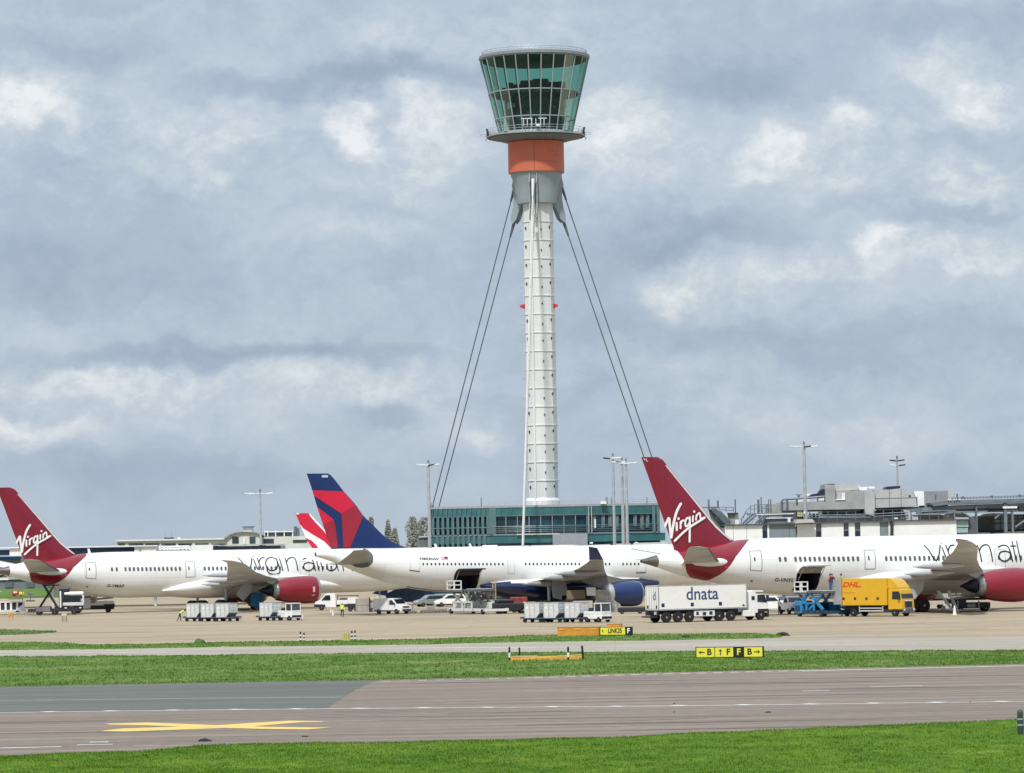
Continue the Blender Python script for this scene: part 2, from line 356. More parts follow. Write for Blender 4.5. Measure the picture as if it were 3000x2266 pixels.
def wheel(parent, x, y, r, w, side, rim=WHEELG, name='wheel'):
    t = MB(); t.smooth = True; t.lathe([(r*.55, -w/2),(r*.93, -w/2),(r, -w*.32),(r, w*.32),(r*.93, w/2),(r*.55, w/2)], (x, y, r), 'y', 20)
    o = t.build(name, BLACK, parent, auto=40)
    t = MB(); t.lathe([(r*.56, -.01),(r*.5, .02),(r*.2, -.03*1),(r*.17, .03),(.01, .03)] if True else [], (x, y+side*(w/2-.02), r), 'y', 16, cap=True)
    if side < 0: 
        t = MB(); t.lathe([(r*.56, .01),(r*.5, -.02),(r*.2, .03),(r*.17, -.03),(.01, -.03)], (x, y-(w/2-.02), r), 'y', 16)
    t.build('rim', rim, o); return o
# ------------------------------------------------------------------ ground
def pave(name, c, c2, joint=None, rough=.85, sx=.02, sy=.22, patch=None):
    m = bpy.data.materials.new(name); m.use_nodes = True; nt = m.node_tree; N = nt.nodes.new; L = nt.links.new
    b = nt.nodes['Principled BSDF']; b.inputs['Roughness'].default_value = rough; b.inputs['Specular IOR Level'].default_value = .25
    tc = N('ShaderNodeTexCoord')
    def noi(sc, det, mp=(1,1,1), rot=0):
        q = N('ShaderNodeMapping'); q.inputs['Scale'].default_value = mp; q.inputs['Rotation'].default_value = (0,0,rot); L(tc.outputs['Object'], q.inputs[0])
        n = N('ShaderNodeTexNoise'); n.inputs['Scale'].default_value = sc; n.inputs['Detail'].default_value = det; n.inputs['Roughness'].default_value = .6; L(q.outputs[0], n.inputs['Vector']); return n.outputs['Fac']
    a = noi(1.0, 5, (sx, sy, 1)); s2 = noi(1.0, 3, (sx*3, sy*5, 1), .04); g = noi(1.3, 8)
    def mth(op, p, q, cl=False):
        n = N('ShaderNodeMath'); n.operation = op; n.use_clamp = cl
        for i, v in enumerate((p, q)):
            if isinstance(v, (int, float)): n.inputs[i].default_value = v
            else: L(v, n.inputs[i])
        return n.outputs[0]
    f = mth('ADD', mth('MULTIPLY', a, .45), mth('ADD', mth('MULTIPLY', s2, .35), mth('MULTIPLY', g, .2)))
    cr = N('ShaderNodeValToRGB'); L(f, cr.inputs[0]); e = cr.color_ramp.elements
    e[0].position = .40; e[0].color = (*c2, 1); e[1].position = .58; e[1].color = (*c, 1)
    outc = cr.outputs[0]
    if joint:
        br = N('ShaderNodeTexBrick'); br.offset = 0; br.inputs['Scale'].default_value = 1; br.inputs['Brick Width'].default_value = joint; br.inputs['Row Height'].default_value = joint
        br.inputs['Mortar Size'].default_value = .06; br.inputs['Color1'].default_value = (1,1,1,1); br.inputs['Color2'].default_value = (.93,.93,.92,1); br.inputs['Mortar'].default_value = (.86,.85,.84,1)
        q = N('ShaderNodeMapping'); q.inputs['Rotation'].default_value = (0,0,R(1.5)); L(tc.outputs['Object'], q.inputs[0]); L(q.outputs[0], br.inputs['Vector'])
        mx = N('ShaderNodeMix'); mx.data_type = 'RGBA'; mx.blend_type = 'MULTIPLY'; mx.inputs['Factor'].default_value = 1; L(outc, mx.inputs['A']); L(br.outputs[0], mx.inputs['B']); outc = mx.outputs['Result']
    L(outc, b.inputs['Base Color']); return m
M_APRON = pave('apron_concrete', (.43,.345,.232), (.275,.222,.155), 7.5)
M_TAXI = pave('taxiway_concrete', (.41,.37,.30), (.30,.27,.22), 6.0)
M_RWY = pave('reddish_asphalt', (.265,.215,.166), (.14,.114,.092), None, sx=.03, sy=.5)
M_ASPH = pave('grey_green_asphalt', (.145,.15,.128), (.10,.106,.094), None, sx=.03, sy=.3)
M_LINE = mat('worn_white_line_paint', (.80,.79,.75), .7, var=.1, scale=1.5, c2=(.5,.47,.44))
M_YLINE = mat('yellow_cross_paint', (.72,.50,.13), .7, var=.08, scale=2)
def grassmat(name, a, b_, c_, s1=.5):
    m = bpy.data.materials.new(name); m.use_nodes = True; nt = m.node_tree; N = nt.nodes.new; L = nt.links.new
    b = nt.nodes['Principled BSDF']; b.inputs['Roughness'].default_value = .9; b.inputs['Specular IOR Level'].default_value = .1
    ge = N('ShaderNodeNewGeometry')
    def noi(sc, det, mp):
        q = N('ShaderNodeMapping'); q.inputs['Scale'].default_value = mp; L(ge.outputs['Position'], q.inputs[0])
        n = N('ShaderNodeTexNoise'); n.inputs['Scale'].default_value = sc; n.inputs['Detail'].default_value = det; n.inputs['Roughness'].default_value = .65; L(q.outputs[0], n.inputs['Vector']); return n.outputs['Fac']
    n1 = noi(s1, 5, (1,.6,1)); n2 = noi(s1*9, 4, (1,.5,1))
    ad = N('ShaderNodeMath'); ad.operation = 'MULTIPLY_ADD'; L(n2, ad.inputs[0]); ad.inputs[1].default_value = .45; 
    ml = N('ShaderNodeMath'); ml.operation = 'MULTIPLY'; L(n1, ml.inputs[0]); ml.inputs[1].default_value = .55; L(ml.outputs[0], ad.inputs[2])
    cr = N('ShaderNodeValToRGB'); L(ad.outputs[0], cr.inputs[0]); e = cr.color_ramp.elements
    e[0].position = .36; e[0].color = (*a, 1); e[1].position = .68; e[1].color = (*c_, 1); q = e.new(.52); q.color = (*b_, 1)
    L(cr.outputs[0], b.inputs['Base Color']); return m
M_GR1 = grassmat('bright_mown_grass', (.050,.118,.008), (.090,.172,.012), (.17,.23,.034), .2)
M_GR2 = grassmat('verge_grass', (.062,.125,.018), (.10,.175,.032), (.23,.25,.095), .14)
M_GR3 = grassmat('dull_worn_grass', (.05,.085,.03), (.085,.145,.04), (.20,.21,.10), .2)
M_GRD = grassmat('far_airfield_grass', (.07,.09,.045), (.09,.12,.055), (.12,.14,.08), .02)
def sheet(name, polys, m, z, kind='structure'):
    b = MB()
    for pl in polys: b.add([(p[0], p[1], z) for p in pl], [list(range(len(pl)))])
    return tag(b.build(name, m), kind=kind)
sheet('ground', [[(-6000,-600),(6000,-600),(6000,14000),(-6000,14000)]], M_GRD, -.05)
sheet('apron', [[(-700,90),(900,90),(900,1200),(-35,1200),(-35,705),(-700,705)]], M_APRON, 0)
def strip(up, lo, n=60):
    def ip(pl, x): return float(np.interp(x, [p[0] for p in pl], [p[1] for p in pl]))
    x0 = max(up[0][0], lo[0][0]); x1 = min(up[-1][0], lo[-1][0]); xs = np.linspace(x0, x1, n)
    return xs, [ip(up, x) for x in xs], [ip(lo, x) for x in xs]
def ext(pl, l=-900, r=3900):                 # run an edge on beyond both sides of the frame
    (x0,y0),(x1,y1) = pl[0], pl[1]; (a0,b0),(a1,b1) = pl[-2], pl[-1]
    return [(l, y0+(l-x0)*(y1-y0)/(x1-x0)*.8)]+pl+[(r, b1+(r-a1)*(b1-b0)/(a1-a0)*.8)]
E_NEAR = ext([(0,2216),(300,2205),(600,2187),(750,2179),(1200,2174),(1800,2160),(2342,2135),(3000,2108)])
E_RFAR = ext([(0,2015),(600,2003),(1100,1995),(1480,1986),(1851,1975),(2300,1964),(3000,1947)])
E_MID = ext([(0,2089),(600,2081),(955,2078),(1800,2071),(2342,2065),(3000,2056)])
E_BUP = ext([(0,1925),(380,1923),(870,1918),(1200,1915),(1700,1912),(2342,1910),(3000,1907)])
def strip_sheet(name, up, lo, m, z, n=60):
    xs, a, c = strip(up, lo, n); b = MB()
    P = [G(x, y) for x, y in zip(xs, a)]; Q = [G(x, y) for x, y in zip(xs, c)]
    for i in range(n-1): b.add([(p.x, p.y, z) for p in (Q[i], Q[i+1], P[i+1], P[i])], [(0,1,2,3)])
    return tag(b.build(name, m), kind='structure')
up = lambda pl, d: [(x, y+d) for x, y in pl]
strip_sheet('taxiway', ext([(0,1906),(651,1897),(1200,1891),(1480,1884),(1925,1878),(2258,1871),(3000,1868)]), up(E_BUP, 3), M_TAXI, .004)
strip_sheet('runway', up(E_RFAR, -3), up(E_NEAR, 8), M_RWY, .008)
def inter(pl, x): return float(np.interp(x, [p[0] for p in pl], [p[1] for p in pl]))
xs = np.linspace(-900, 955, 30); xb = np.linspace(-900, 1110, 30)
b = MB(); b.add([(*G(x, inter(E_MID, x))[:2], .012) for x in xs] + [(*G(x, y)[:2], .012) for x, y in ((1040,2022),(1075,2006))] + [(*G(x, inter(E_RFAR, x)-2)[:2], .012) for x in xb[::-1]], [list(range(62))])
tag(b.build('asphalt_patch', M_ASPH), kind='structure')
def line(b, pts, w, z=.016, n=40):           # painted line on the pavement, w metres wide
    pts = [G(*p) for p in pts]
    P = []
    for i in range(len(pts)-1):
        for k in range(n): P.append(pts[i].lerp(pts[i+1], k/n))
    P.append(pts[-1])
    for p, q in zip(P[:-1], P[1:]):
        d = (q-p).normalized(); m_ = Vector((-d.y, d.x, 0))*w/2
        b.add([(v.x, v.y, z) for v in (p-m_, q-m_, q+m_, p+m_)], [(0,1,2,3)])
b = MB(); line(b, E_MID, .34, n=10)
for x in (-40,145,325,508,692,870,1052,1240,1430,1620,1808,1990,2180,2375,2560,2745,2935):
    y = inter(E_MID, x); line(b, [(x-13, y+.6), (x+13, y-1.2)], .95, z=.02, n=1)
line(b, [(0,2053),(270,2051),(560,2047),(1000,2044)], .16)
line(b, [(-300,2199),(0,2193),(180,2189)], .42); line(b, [(225,2184),(330,2182)], .3); line(b, [(262,2176),(318,2175)], .5); line(b, [(390,2186),(560,2185),(900,2177)], .12)
line(b, [(2350,2026),(2430,2024)], .35); line(b, [(2550,2013),(2700,2010)], .3)
for x in np.arange(1120, 1560, 52): line(b, [(x, inter(E_RFAR, x)+3), (x+26, inter(E_RFAR, x+26)+3)], .35, n=2)
for x in np.arange(1560, 2350, 48): line(b, [(x, inter(E_RFAR, x)+3.2), (x+30, inter(E_RFAR, x+30)+3.2)], .5, n=2)
line(b, [(2350, inter(E_RFAR, 2350)+4), (2700, inter(E_RFAR, 2700)+4), (3000, inter(E_RFAR, 3000)+4.5)], .55, n=12)
tag(b.build('runway_lines', M_LINE), kind='structure')
def crossbar(b, a, c, z):
    P = [G(*p) for p in a]; Q = [G(*p) for p in c]
    b.add([(p.x, p.y, z) for p in (P+Q[::-1])], [list(range(len(P)+len(Q)))])
b = MB(); crossbar(b, [(301,2142),(360,2136),(640,2126),(850,2113),(952,2115)], [(305,2144),(370,2145),(700,2133),(880,2118),(940,2117)], .020)
crossbar(b, [(309,2122),(430,2118.5),(620,2126),(780,2131),(971,2134)], [(320,2125),(420,2127),(600,2133),(780,2138),(900,2139)], .024)
tag(b.build('yellow_closed_cross', M_YLINE), kind='structure')
# far taxi lines and dark tyre bands on the apron
b = MB(); line(b, [(-300,1835),(700,1822),(1300,1816)], .2, .006); line(b, [(1880,1846),(2500,1834),(3300,1822)], .2, .006)
tag(b.build('apron_lines', mat('faded_apron_paint', (.44,.37,.22), .8, var=.2, scale=1)), kind='structure')
def stain(name, m, strips, z):                # long worn bands, tapered and ragged
    b = MB()
    for k, (x0, y0, x1, y1, w) in enumerate(strips):
        n = 40; P_, Q_ = [], []
        for i in range(n+1):
            f = i/n; p = G(x0+(x1-x0)*f, y0+(y1-y0)*f); e = math.sin(math.pi*f)**.5
            a_ = w*.5*e*(.7+.7*abs(noise.noise(Vector((p.x*.35, k, 1))))+.35*noise.noise(Vector((p.x*1.6, k, 5))))
            P_.append((p.x, p.y+a_, z+k*.0004)); Q_.append((p.x, p.y-a_*.8, z+k*.0004))
        for i in range(n): b.add([Q_[i], Q_[i+1], P_[i+1], P_[i]], [(0,1,2,3)])
    return tag(b.build(name, m), kind='structure')
stain('apron_stain', pave('stained_apron_concrete', (.25,.205,.155), (.17,.145,.115), None, sx=.05, sy=.6), [(300,1799,880,1797,2.6),(430,1791,620,1790,1.5),(560,1797,900,1795,1.2),(960,1806,1420,1801,3.0),(1060,1800,1250,1798,1.5),(1860,1800,2060,1798,2),(2230,1808,2330,1807,1.5),(2000,1822,2260,1816,1.0),(2480,1803,2990,1790,2.8),(2690,1797,3150,1785,4),(2640,1845,2900,1843,.8),(120,1855,520,1852,2.2),(1500,1836,2300,1828,.7),(-200,1800,240,1803,2)], .004)
stain('apron_wear', pave('pale_worn_concrete', (.50,.42,.30), (.42,.35,.25), None, sx=.05, sy=.6), [(0,1834,900,1830,1.6),(1000,1822,1700,1816,1.3),(1900,1856,2900,1842,1.6),(700,1862,1500,1856,1.4),(2100,1838,3000,1825,.9),(300,1872,1000,1866,1.0)], .010)
stain('runway_stain', pave('rubber_stained_asphalt', (.165,.128,.108), (.10,.08,.072), None, sx=.04, sy=.8), [(-100,2152,700,2140,.9),(200,2168,1200,2150,.5),(900,2103,1700,2096,.8),(1100,2112,2300,2098,.6),(1500,2126,2600,2108,.9),(1800,2115,2080,2104,.5),(2400,2018,3000,2012,1.1),(1200,2003,2100,1992,1.2),(1650,2010,2600,1997,.8),(-100,2120,320,2112,.8),(1800,2142,2700,2124,.6),(1900,2045,2700,2033,.6),(2300,1990,3200,1976,1.0),(1300,2092,1700,2084,.5)], .012)
stain('runway_wear', pave('pale_worn_asphalt', (.36,.30,.255), (.30,.245,.21), None, sx=.04, sy=.8), [(1000,2096,1500,2087,.5),(1480,2030,2300,2022,.7),(1900,2058,2600,2049,.5),(1300,2136,2100,2122,.5),(-200,2172,500,2163,.5),(2250,2080,3100,2070,.4)], .013)
stain('taxiway_wear', pave('bleached_concrete', (.55,.51,.44), (.46,.43,.37), None, sx=.05, sy=.5), [(1050,1900,1750,1896,2.5),(0,1915,700,1911,1.6),(1900,1892,2700,1888,1.6)], .008)
def verge(name, upl, lol, m, n, rows, hmax, jit, seed, blades=0, bh=.12, bw=.05, edge_bias=.3, mb=None):
    rs = np.random.RandomState(seed)
    xs, a, c = strip(upl, lol, n)
    P = [G(x, y) for x, y in zip(xs, a)]; Q = [G(x, y) for x, y in zip(xs, c)]
    P = [p + Vector((0, noise.noise(Vector((p.x*.35, seed, 0)))*jit + noise.noise(Vector((p.x*1.7, seed, 3)))*jit*.5, 0)) for p in P]
    Q = [p + Vector((0, noise.noise(Vector((p.x*.35, seed, 9)))*jit*.6 + noise.noise(Vector((p.x*1.7, seed, 6)))*jit*.35, 0)) for p in Q]
    def pos(i, t):
        i0 = min(int(i), n-2); f = i-i0
        p = Q[i0].lerp(Q[i0+1], f).lerp(P[i0].lerp(P[i0+1], f), t)
        e = min(1.0, min(t, 1-t)*rows/1.6)
        h = hmax*e*(.55+.8*noise.noise(Vector((p.x*.22, p.y*.3, seed)))+.45*noise.noise(Vector((p.x*1.1, p.y*1.2, seed)))) - .03*(1-e) + .012
        return Vector((p.x, p.y, h))
    b = MB(); vs = [pos(i, j/rows) for j in range(rows+1) for i in range(n)]
    b.add(vs, [(j*n+i, j*n+i+1, (j+1)*n+i+1, (j+1)*n+i) for j in range(rows) for i in range(n-1)])
    tag(b.build(name, m, smooth=True), kind='structure')
    if blades:
        g = MB(); V = []; F = []
        for k in range(blades):
            i = rs.rand()*(n-1); t = rs.rand()
            if rs.rand() < edge_bias: t = min(1, abs(rs.randn())*.03); t = t if rs.rand() < .5 else 1-t
            p = pos(i, min(max(t, 0), 1)); hh = bh*(.5+rs.rand()*.9)
            if noise.noise(Vector((p.x*.5, p.y*.5, seed+20))) > .25: hh *= 1.5
            an = rs.rand()*6.28; ca, sa = math.cos(an)*bw, math.sin(an)*bw; lx, ly = rs.randn()*hh*.35, rs.randn()*hh*.35
            q = len(V); V += [(p.x-ca, p.y-sa, p.z-.02), (p.x+ca, p.y+sa, p.z-.02), (p.x+lx, p.y+ly, p.z+hh)]; F.append((q, q+1, q+2))
        me = bpy.data.meshes.new('grass_blades'); me.from_pydata(V, [], F); me.materials.append(mb or m)
        o = bpy.data.objects.new('grass_blades', me); col.objects.link(o); tag(o, kind='stuff')
bot = [(-700,2420),(3700,2420)]
verge('grass_foreground', [(x, y+1) for x, y in E_NEAR if True][1:-1] if False else [(-300,2226)]+E_NEAR[1:-1]+[(3300,2096)], [(-300,2400),(3300,2400)], M_GR1, 260, 40, .09, .55, 1, blades=150000, bh=.06, bw=.02, edge_bias=.06)
verge('grass_verge', [(-500,1927)]+E_BUP[1:-1]+[(3500,1905)], [(-500,2024)]+[(x, y-1) for x, y in E_RFAR[1:-1]]+[(3500,1938)], M_GR2, 420, 26, .14, 1.4, 2, blades=60000, bh=.085, bw=.045, edge_bias=.2)
verge('grass_island', [(-500,1887),(0,1881),(141,1882),(271,1890),(434,1887),(597,1884),(1000,1877),(1200,1874),(1480,1865),(1550,1861),(1943,1858),(2184,1856),(2250,1859),(2290,1866)],
      [(-500,1911),(0,1906),(325,1903),(651,1896),(1200,1890),(1480,1883),(1925,1877),(2200,1872),(2258,1870),(2290,1867.5)], M_GR2, 380, 8, .12, 1.6, 3, blades=12000, bh=.075, bw=.07, edge_bias=.1, mb=M_GR2)
verge('grass_patch', [(-500,1846),(0,1843),(100,1847),(165,1852)], [(-500,1866),(0,1862),(100,1859),(165,1853)], M_GR3, 80, 6, .1, 1.5, 4, blades=2000, bh=.08, bw=.07)
verge('far_grass', [(-900,1726),(0,1722),(160,1721)], [(-900,1762),(0,1752),(160,1744)], M_GR2, 60, 6, .1, 3, 5)
# small debris and clods
deb = mat('dark_clod', (.02,.019,.017), .9)
def clod(px, py, w, h, lab, d=None, seed=0, cat='clod', name='earth_clod'):
    p = G(px, py); bm = bmesh.new(); bmesh.ops.create_icosphere(bm, subdivisions=3, radius=1)
    for v in bm.verts:
        k = 1+.35*noise.noise(v.co*1.7+Vector((seed, 0, 0))); v.co = Vector((v.co.x*w/2*k, v.co.y*(d or w*.6)/2*k, max(-.15, v.co.z)*h*k))
    o = MB().bm(bm).build(name, deb, smooth=True); o.location = p; tag(o, lab, cat, 'dark clods on the pavement' if cat == 'clod' else None); return o
clod(600,2173,.62,.13,'dark earth clod near the foreground grass, right of the white edge line end',seed=1)
clod(893,2160,.34,.06,'flat dark clod below the right arm of the yellow cross',seed=2)
clod(2250,2089,.35,.07,'dark clod below the white line right of centre',seed=3)
clod(1975,2063,.14,.05,'small dark clod just above the white line right of centre',seed=4)
clod(1975,2088,.15,.05,'small dark clod just below the white line, level with another above it',seed=5)
clod(2843,2058,.12,.04,'tiny dark clod on the white line at the far right',seed=6)
clod(2293,1863,1.1,.3,'dark heap of earth at the right end of the grass island',d=2,seed=7,cat='earth heap',name='earth_heap')
clod(2010,1871,.9,.28,'dark low drain cover on the grass island behind the direction sign',d=1,seed=8,cat='drain',name='drain_cover')
clod(586,1888,1.1,.5,'dark green bush on the grass island at the left',d=1,seed=9,cat='bush',name='low_bush').data.materials[0] = M_GR3
# ------------------------------------------------------------------ control tower
TY = 591.0
TX = at(1589, 1440, TY).x
kz = lambda py: at(1575, py, TY).z
kf = lambda py, r: at(1575, py, TY-r).z        # a height read off the near rim of a ring of radius r
tower = thing('control_tower', 'tall white control tower with flared glass cab, orange drum and stay cables', 'control tower', (TX, TY, 0))
def tri(r, z, n=9, a=.05, ph=R(84)):
    return [(r*(1+a*math.cos(3*(2*math.pi*i/n+ph)))*math.cos(2*math.pi*i/n+ph), r*(1+a*math.cos(3*(2*math.pi*i/n+ph)))*math.sin(2*math.pi*i/n+ph), z) for i in range(n)]
def loft(b, rings, close=True):
    n = len(rings[0]); vs = [p for r_ in rings for p in r_]
    fs = [(j*n+i, j*n+(i+1) % n, (j+1)*n+(i+1) % n, (j+1)*n+i) for j in range(len(rings)-1) for i in range(n)]
    if close: fs += [list(range(n))[::-1], list(range((len(rings)-1)*n, len(rings)*n))]
    b.add(vs, fs); return b
rings_y = [652+54.1*i for i in range(16)]
loft(MB(), [tri(2.4, 0), tri(2.4, kz(520))]).build('shaft', SHAFT, tower)
for i, y in enumerate(rings_y):
    z = kz(y); loft(MB(), [tri(2.42, z-.10), tri(2.52, z-.07), tri(2.52, z+.07), tri(2.42, z+.10)]).build('flange_ring', SHAFT, tower)
PORT = MB(); PORT.lathe([(.17, 0), (.2, .07), (.15, .07), (.14, .03), (.01, .03)], (0,0,0), 'x', 10)
po = None
for i, y in enumerate(rings_y[:-1]):
    for j, an in enumerate((R(218), R(243), R(283), R(322))):
        yy = y + (19, 24 if i % 3 else 30, 24+6*(i % 2), 17)[j]
        if i in (4,) and j in (0, 1, 3): continue
        if j == 1 and i % 4 == 2: continue
        r_ = 2.36
        if po is None: po = PORT.build('porthole', mat('porthole_grey', (.06,.065,.07), .5), tower); q = po
        else: q = dup(po, parent=tower)
        big = 1.35 if j in (0, 3) else .9
        q.location = (r_*math.cos(an), r_*math.sin(an), kz(yy)); q.rotation_euler = (0, 0, an); q.scale = (1, big*.65, big*.95)
    for sgn in (-1, 1):
        if (i+sgn) % 3 == 0: continue
        z = kz(y+24+5*(i % 2)); MB().tube((sgn*2.3, 0, z), (sgn*2.85, -.2, z-.05), .05, n=5).box(sgn*2.75-.1, sgn*2.75+.1, -.3, 0, z-.1, z+.04).build('sensor_arm', LMETAL, tower)
for sgn in (-1, 1):
    z = kz(898); w = MB().box(sgn*2.35-.2, sgn*2.35+.2, -.5, .1, z-.35, z+.35, bev=.05).build('warning_light_housing', RED1, tower)
    MB().lathe([(.22, 0), (.3, .25), (.2, .5), (.01, .52)], (sgn*2.72, -.2, z-.2), 'z', 10).build('lamp', mat('red_lamp_glass', (.5,.03,.05), .2, emit=.25), w)
# strake down the shaft
MB().box(-1.25, -.95, -2.45, -2.2, 0, kz(640)).build('strake', SHAFT, tower)
# collar and its three slotted fins
CAZ = [R(262), R(24), R(144)]
b = MB(); b.lathe([(4.1, kz(508)), (4.0, kz(518)), (3.6, kz(536)), (3.4, kz(560)), (3.15, kz(598)), (2.4, kz(599))], n=30, cap=False); b.build('collar', COLLAR, tower, smooth=True, auto=30)
for a in CAZ:
    b = MB(); ca, sa = math.cos(a), math.sin(a)
    prof = [(2.3, kz(512)), (4.1, kz(512)), (4.15, kz(524)), (4.4, kz(541)), (4.12, kz(556)), (4.08, kz(578)), (4.25, kz(603)), (4.7, kz(634)), (4.68, kz(645)), (4.35, kz(652)), (3.7, kz(641)), (3.1, kz(614)), (2.6, kz(601)), (2.3, kz(601))]
    for s in (-1, 1):
        off = Vector((-sa, ca, 0))*s*.5
        pts = [Vector((r_*ca, r_*sa, z))+off for r_, z in prof]; o2 = Vector((-sa, ca, 0))*.14*s
        n = len(pts); b.add([*pts, *[p+o2 for p in pts]], [list(range(n))[::-1], list(range(n, 2*n))]+[(i, (i+1) % n, n+(i+1) % n, n+i) for i in range(n)])
    b.build('cable_fin', COLLAR, tower)
    front = a == CAZ[0]
    for (r0, zz, r1) in ((4.3, kz(543), 26.9), (4.55, kz(648), 25.7)):
        b = MB(); p0 = Vector((r0*ca, r0*sa, zz)); p1 = Vector((r1*ca, r1*sa, 0.0)); b.tube(p0, p1, .09 if not front else .11, n=8)
        d = (p1-p0).normalized(); b.tube(p0-d*.6, p0+d*2.4, .3, .15, n=8)
        b.build('stay_cable', CABLE if not front else mat('lit_cable_white', (.62,.63,.60), .45, var=.08), tower)  # front pair coloured white for the light on them, other cables stay grey
    if front: MB().tube((3.2*ca, 3.2*sa, kz(520)), (3.4*ca, 3.4*sa, kz(640)), .16).build('cable_sleeve', SHAFT, tower)
# drum
b = MB(); b.lathe([(3.9, kf(499,4.4)), (4.42, kf(500,4.4)), (4.42, kf(410,4.4)), (3.9, kf(409,4.4))], n=48); dr = b.build('drum', FLAME, tower, smooth=True, auto=30)
def ondrum(x, z): a = -math.pi/2 + x/4.42; return (4.435*math.cos(a), 4.435*math.sin(a), z)
pp = [[(-.35, kz(505)), (-.29, kz(505)), (-.29, kz(415)), (-.35, kz(415))], [(.3, kz(479.6)), (3.9, kz(482)), (3.9, kz(481)), (.3, kz(478.8))]]
for k in range(4): pp.append([(2.0+.62*k, kz(448)), (2.15+.62*k, kz(448.5)), (2.15+.62*k, kz(452)), (2.0+.62*k, kz(451.5))])
for k in range(2): pp.append([(2.95+.6*k, kz(460)), (3.1+.6*k, kz(460)), (3.1+.6*k, kz(464)), (2.95+.6*k, kz(464))])
decal('panel_seam', grid_cut(flat2d(pp), .4, 0), mat('drum_seam_red', (.25,.05,.04), .5), dr, ondrum)
# balcony
b = MB(); b.lathe([(6.4, kz(405)), (7.75, kz(402.5)), (7.75, kz(399.5)), (6.1, kz(398)), (4.3, kz(398))], n=48); bal = b.build('balcony', CABG, tower, smooth=True, auto=30)
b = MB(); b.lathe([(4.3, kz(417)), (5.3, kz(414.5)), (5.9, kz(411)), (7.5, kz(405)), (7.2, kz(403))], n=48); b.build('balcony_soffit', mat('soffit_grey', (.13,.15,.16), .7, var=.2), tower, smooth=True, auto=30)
b = MB()
for k in range(28):
    a = 2*math.pi*k/28; b.tube((7.1*math.cos(a), 7.1*math.sin(a), kz(400)), (7.65*math.cos(a), 7.65*math.sin(a), kz(380)), .035, n=5)
for hh in (380, 387, 394):
    rr = 7.1+.55*(400-hh)/20; b.path([(rr*math.cos(2*math.pi*k/48), rr*math.sin(2*math.pi*k/48), kz(hh)) for k in range(49)], .03, 5)
b.build('railing', LMETAL, tower)
for s in (-1, 1):
    b = MB(); P_ = [(s*7.55, kz(376)), (s*7.85, kz(376)), (s*7.75, kz(386)), (s*7.8, kz(402)), (s*7.2, kz(409)), (s*7.3, kz(398))]
    b.prism(P_, -.5, .5).build('bracket', DARK, tower)
    b = MB(); b.path([(s*7.7, 0, kz(391)), (s*8.6, 0, kz(391)), (s*8.75, 0, kz(394)), (s*8.6, 0, kz(397)), (s*7.8, 0, kz(397))], .05)
    b.path([(s*7.7, 0, kz(404)), (s*8.0, 0, kz(408)), (s*7.85, 0, kz(412))], .08); b.build('antenna_loop', LMETAL, tower)
b = MB()
for (x0, x1) in ((1528,1560),(1578,1602)):
    a0, a1 = at(x0, 361, TY-6.5).x-TX, at(x1, 361, TY-6.5).x-TX; b.box(a0, a1, -6.6, -6.4, kz(362), kz(359.8))
for x in (1534,1545,1558,1570,1584,1594):
    a0 = at(x, 370, TY-6.5).x-TX; b.box(a0-.04, a0+.05, -6.6, -6.5, kz(382), kz(361))
b.box(.0, .6, -6.7, -6.3, kz(383), kz(377)); b.build('antenna_frame', WPAINT, tower)
# glass cab
CN = 26; zc0, zc1, zc2, zc3 = kf(380,5.9), kf(337,6.4), kf(258,7.4), kf(157,8.5)
cr_ = lambda z: 5.75 + (8.5-5.75)*(z-zc0)/(zc3-zc0)
ang = [2*math.pi*(k+.5)/CN - math.pi/2 for k in range(CN)]
def cp(k, z, dr=0): a = ang[k % CN]; r_ = cr_(z)+dr; return (r_*math.cos(a), r_*math.sin(a), z)
for k in range(CN):
    for z0, z1 in ((zc0, zc1), (zc1, zc2), (zc2, zc3)):
        MB().add([cp(k, z0), cp(k+1, z0), cp(k+1, z1), cp(k, z1)], [(0,1,2,3)]).build('pane', CABGLASS, tower)
    MB().bar(cp(k, zc0, .04), cp(k, zc3, .04), .17, .22).build('mullion', CABG, tower)
for z in (zc0+.05, zc1, zc2):
    b = MB()
    for k in range(CN): b.bar(cp(k, z, .03), cp(k+1, z, .03), .12, .16)
    b.build('transom', CABG, tower)
b = MB(); b.lathe([(5.6, zc0), (5.95, zc0+.1), (6.1, kz(400)), (5.2, kz(401))][::-1], n=52, cap=False); b.build('cab_base', CABG, tower)
b = MB(); b.lathe([(7.6, zc3-.05), (8.5, zc3-.05), (8.78, zc3+.2), (8.74, zc3+.62), (8.3, zc3+.75), (6.0, zc3+.9), (.01, zc3+1.0)], n=52); b.build('roof', mat('roof_edge_grey', (.19,.22,.23), .5, var=.1), tower, smooth=True, auto=25)
b = MB()
for hh in (.95, 1.3): b.path([(8.25*math.cos(2*math.pi*k/60), 8.25*math.sin(2*math.pi*k/60), zc3+hh) for k in range(61)], .05, 5)
for k in range(30): a = 2*math.pi*k/30; b.tube((8.3*math.cos(a), 8.3*math.sin(a), zc3+.7), (8.25*math.cos(a), 8.25*math.sin(a), zc3+1.3), .04, n=5)
b.build('roof_rail', LMETAL, tower)
for x in (-2.4, -1.9, -1.3, -1.0, .9, 1.25, 1.8, 2.2, -1.6): MB().tube((x, random.uniform(-2, 2), zc3+1.5), (x+random.uniform(-.2,.2), 0, zc3+2.4+random.uniform(0, .8)), .025, n=4).build('roof_aerial', LMETAL, tower)
inner = mat('cab_interior', (.045,.085,.105), .8, var=.5, scale=1.2)
part('ceiling', inner, tower, lambda b: b.lathe([(.01, zc3-.3), (8.05, zc3-.3), (8.3, zc3-.02), (.01, zc3-.02)], n=40))
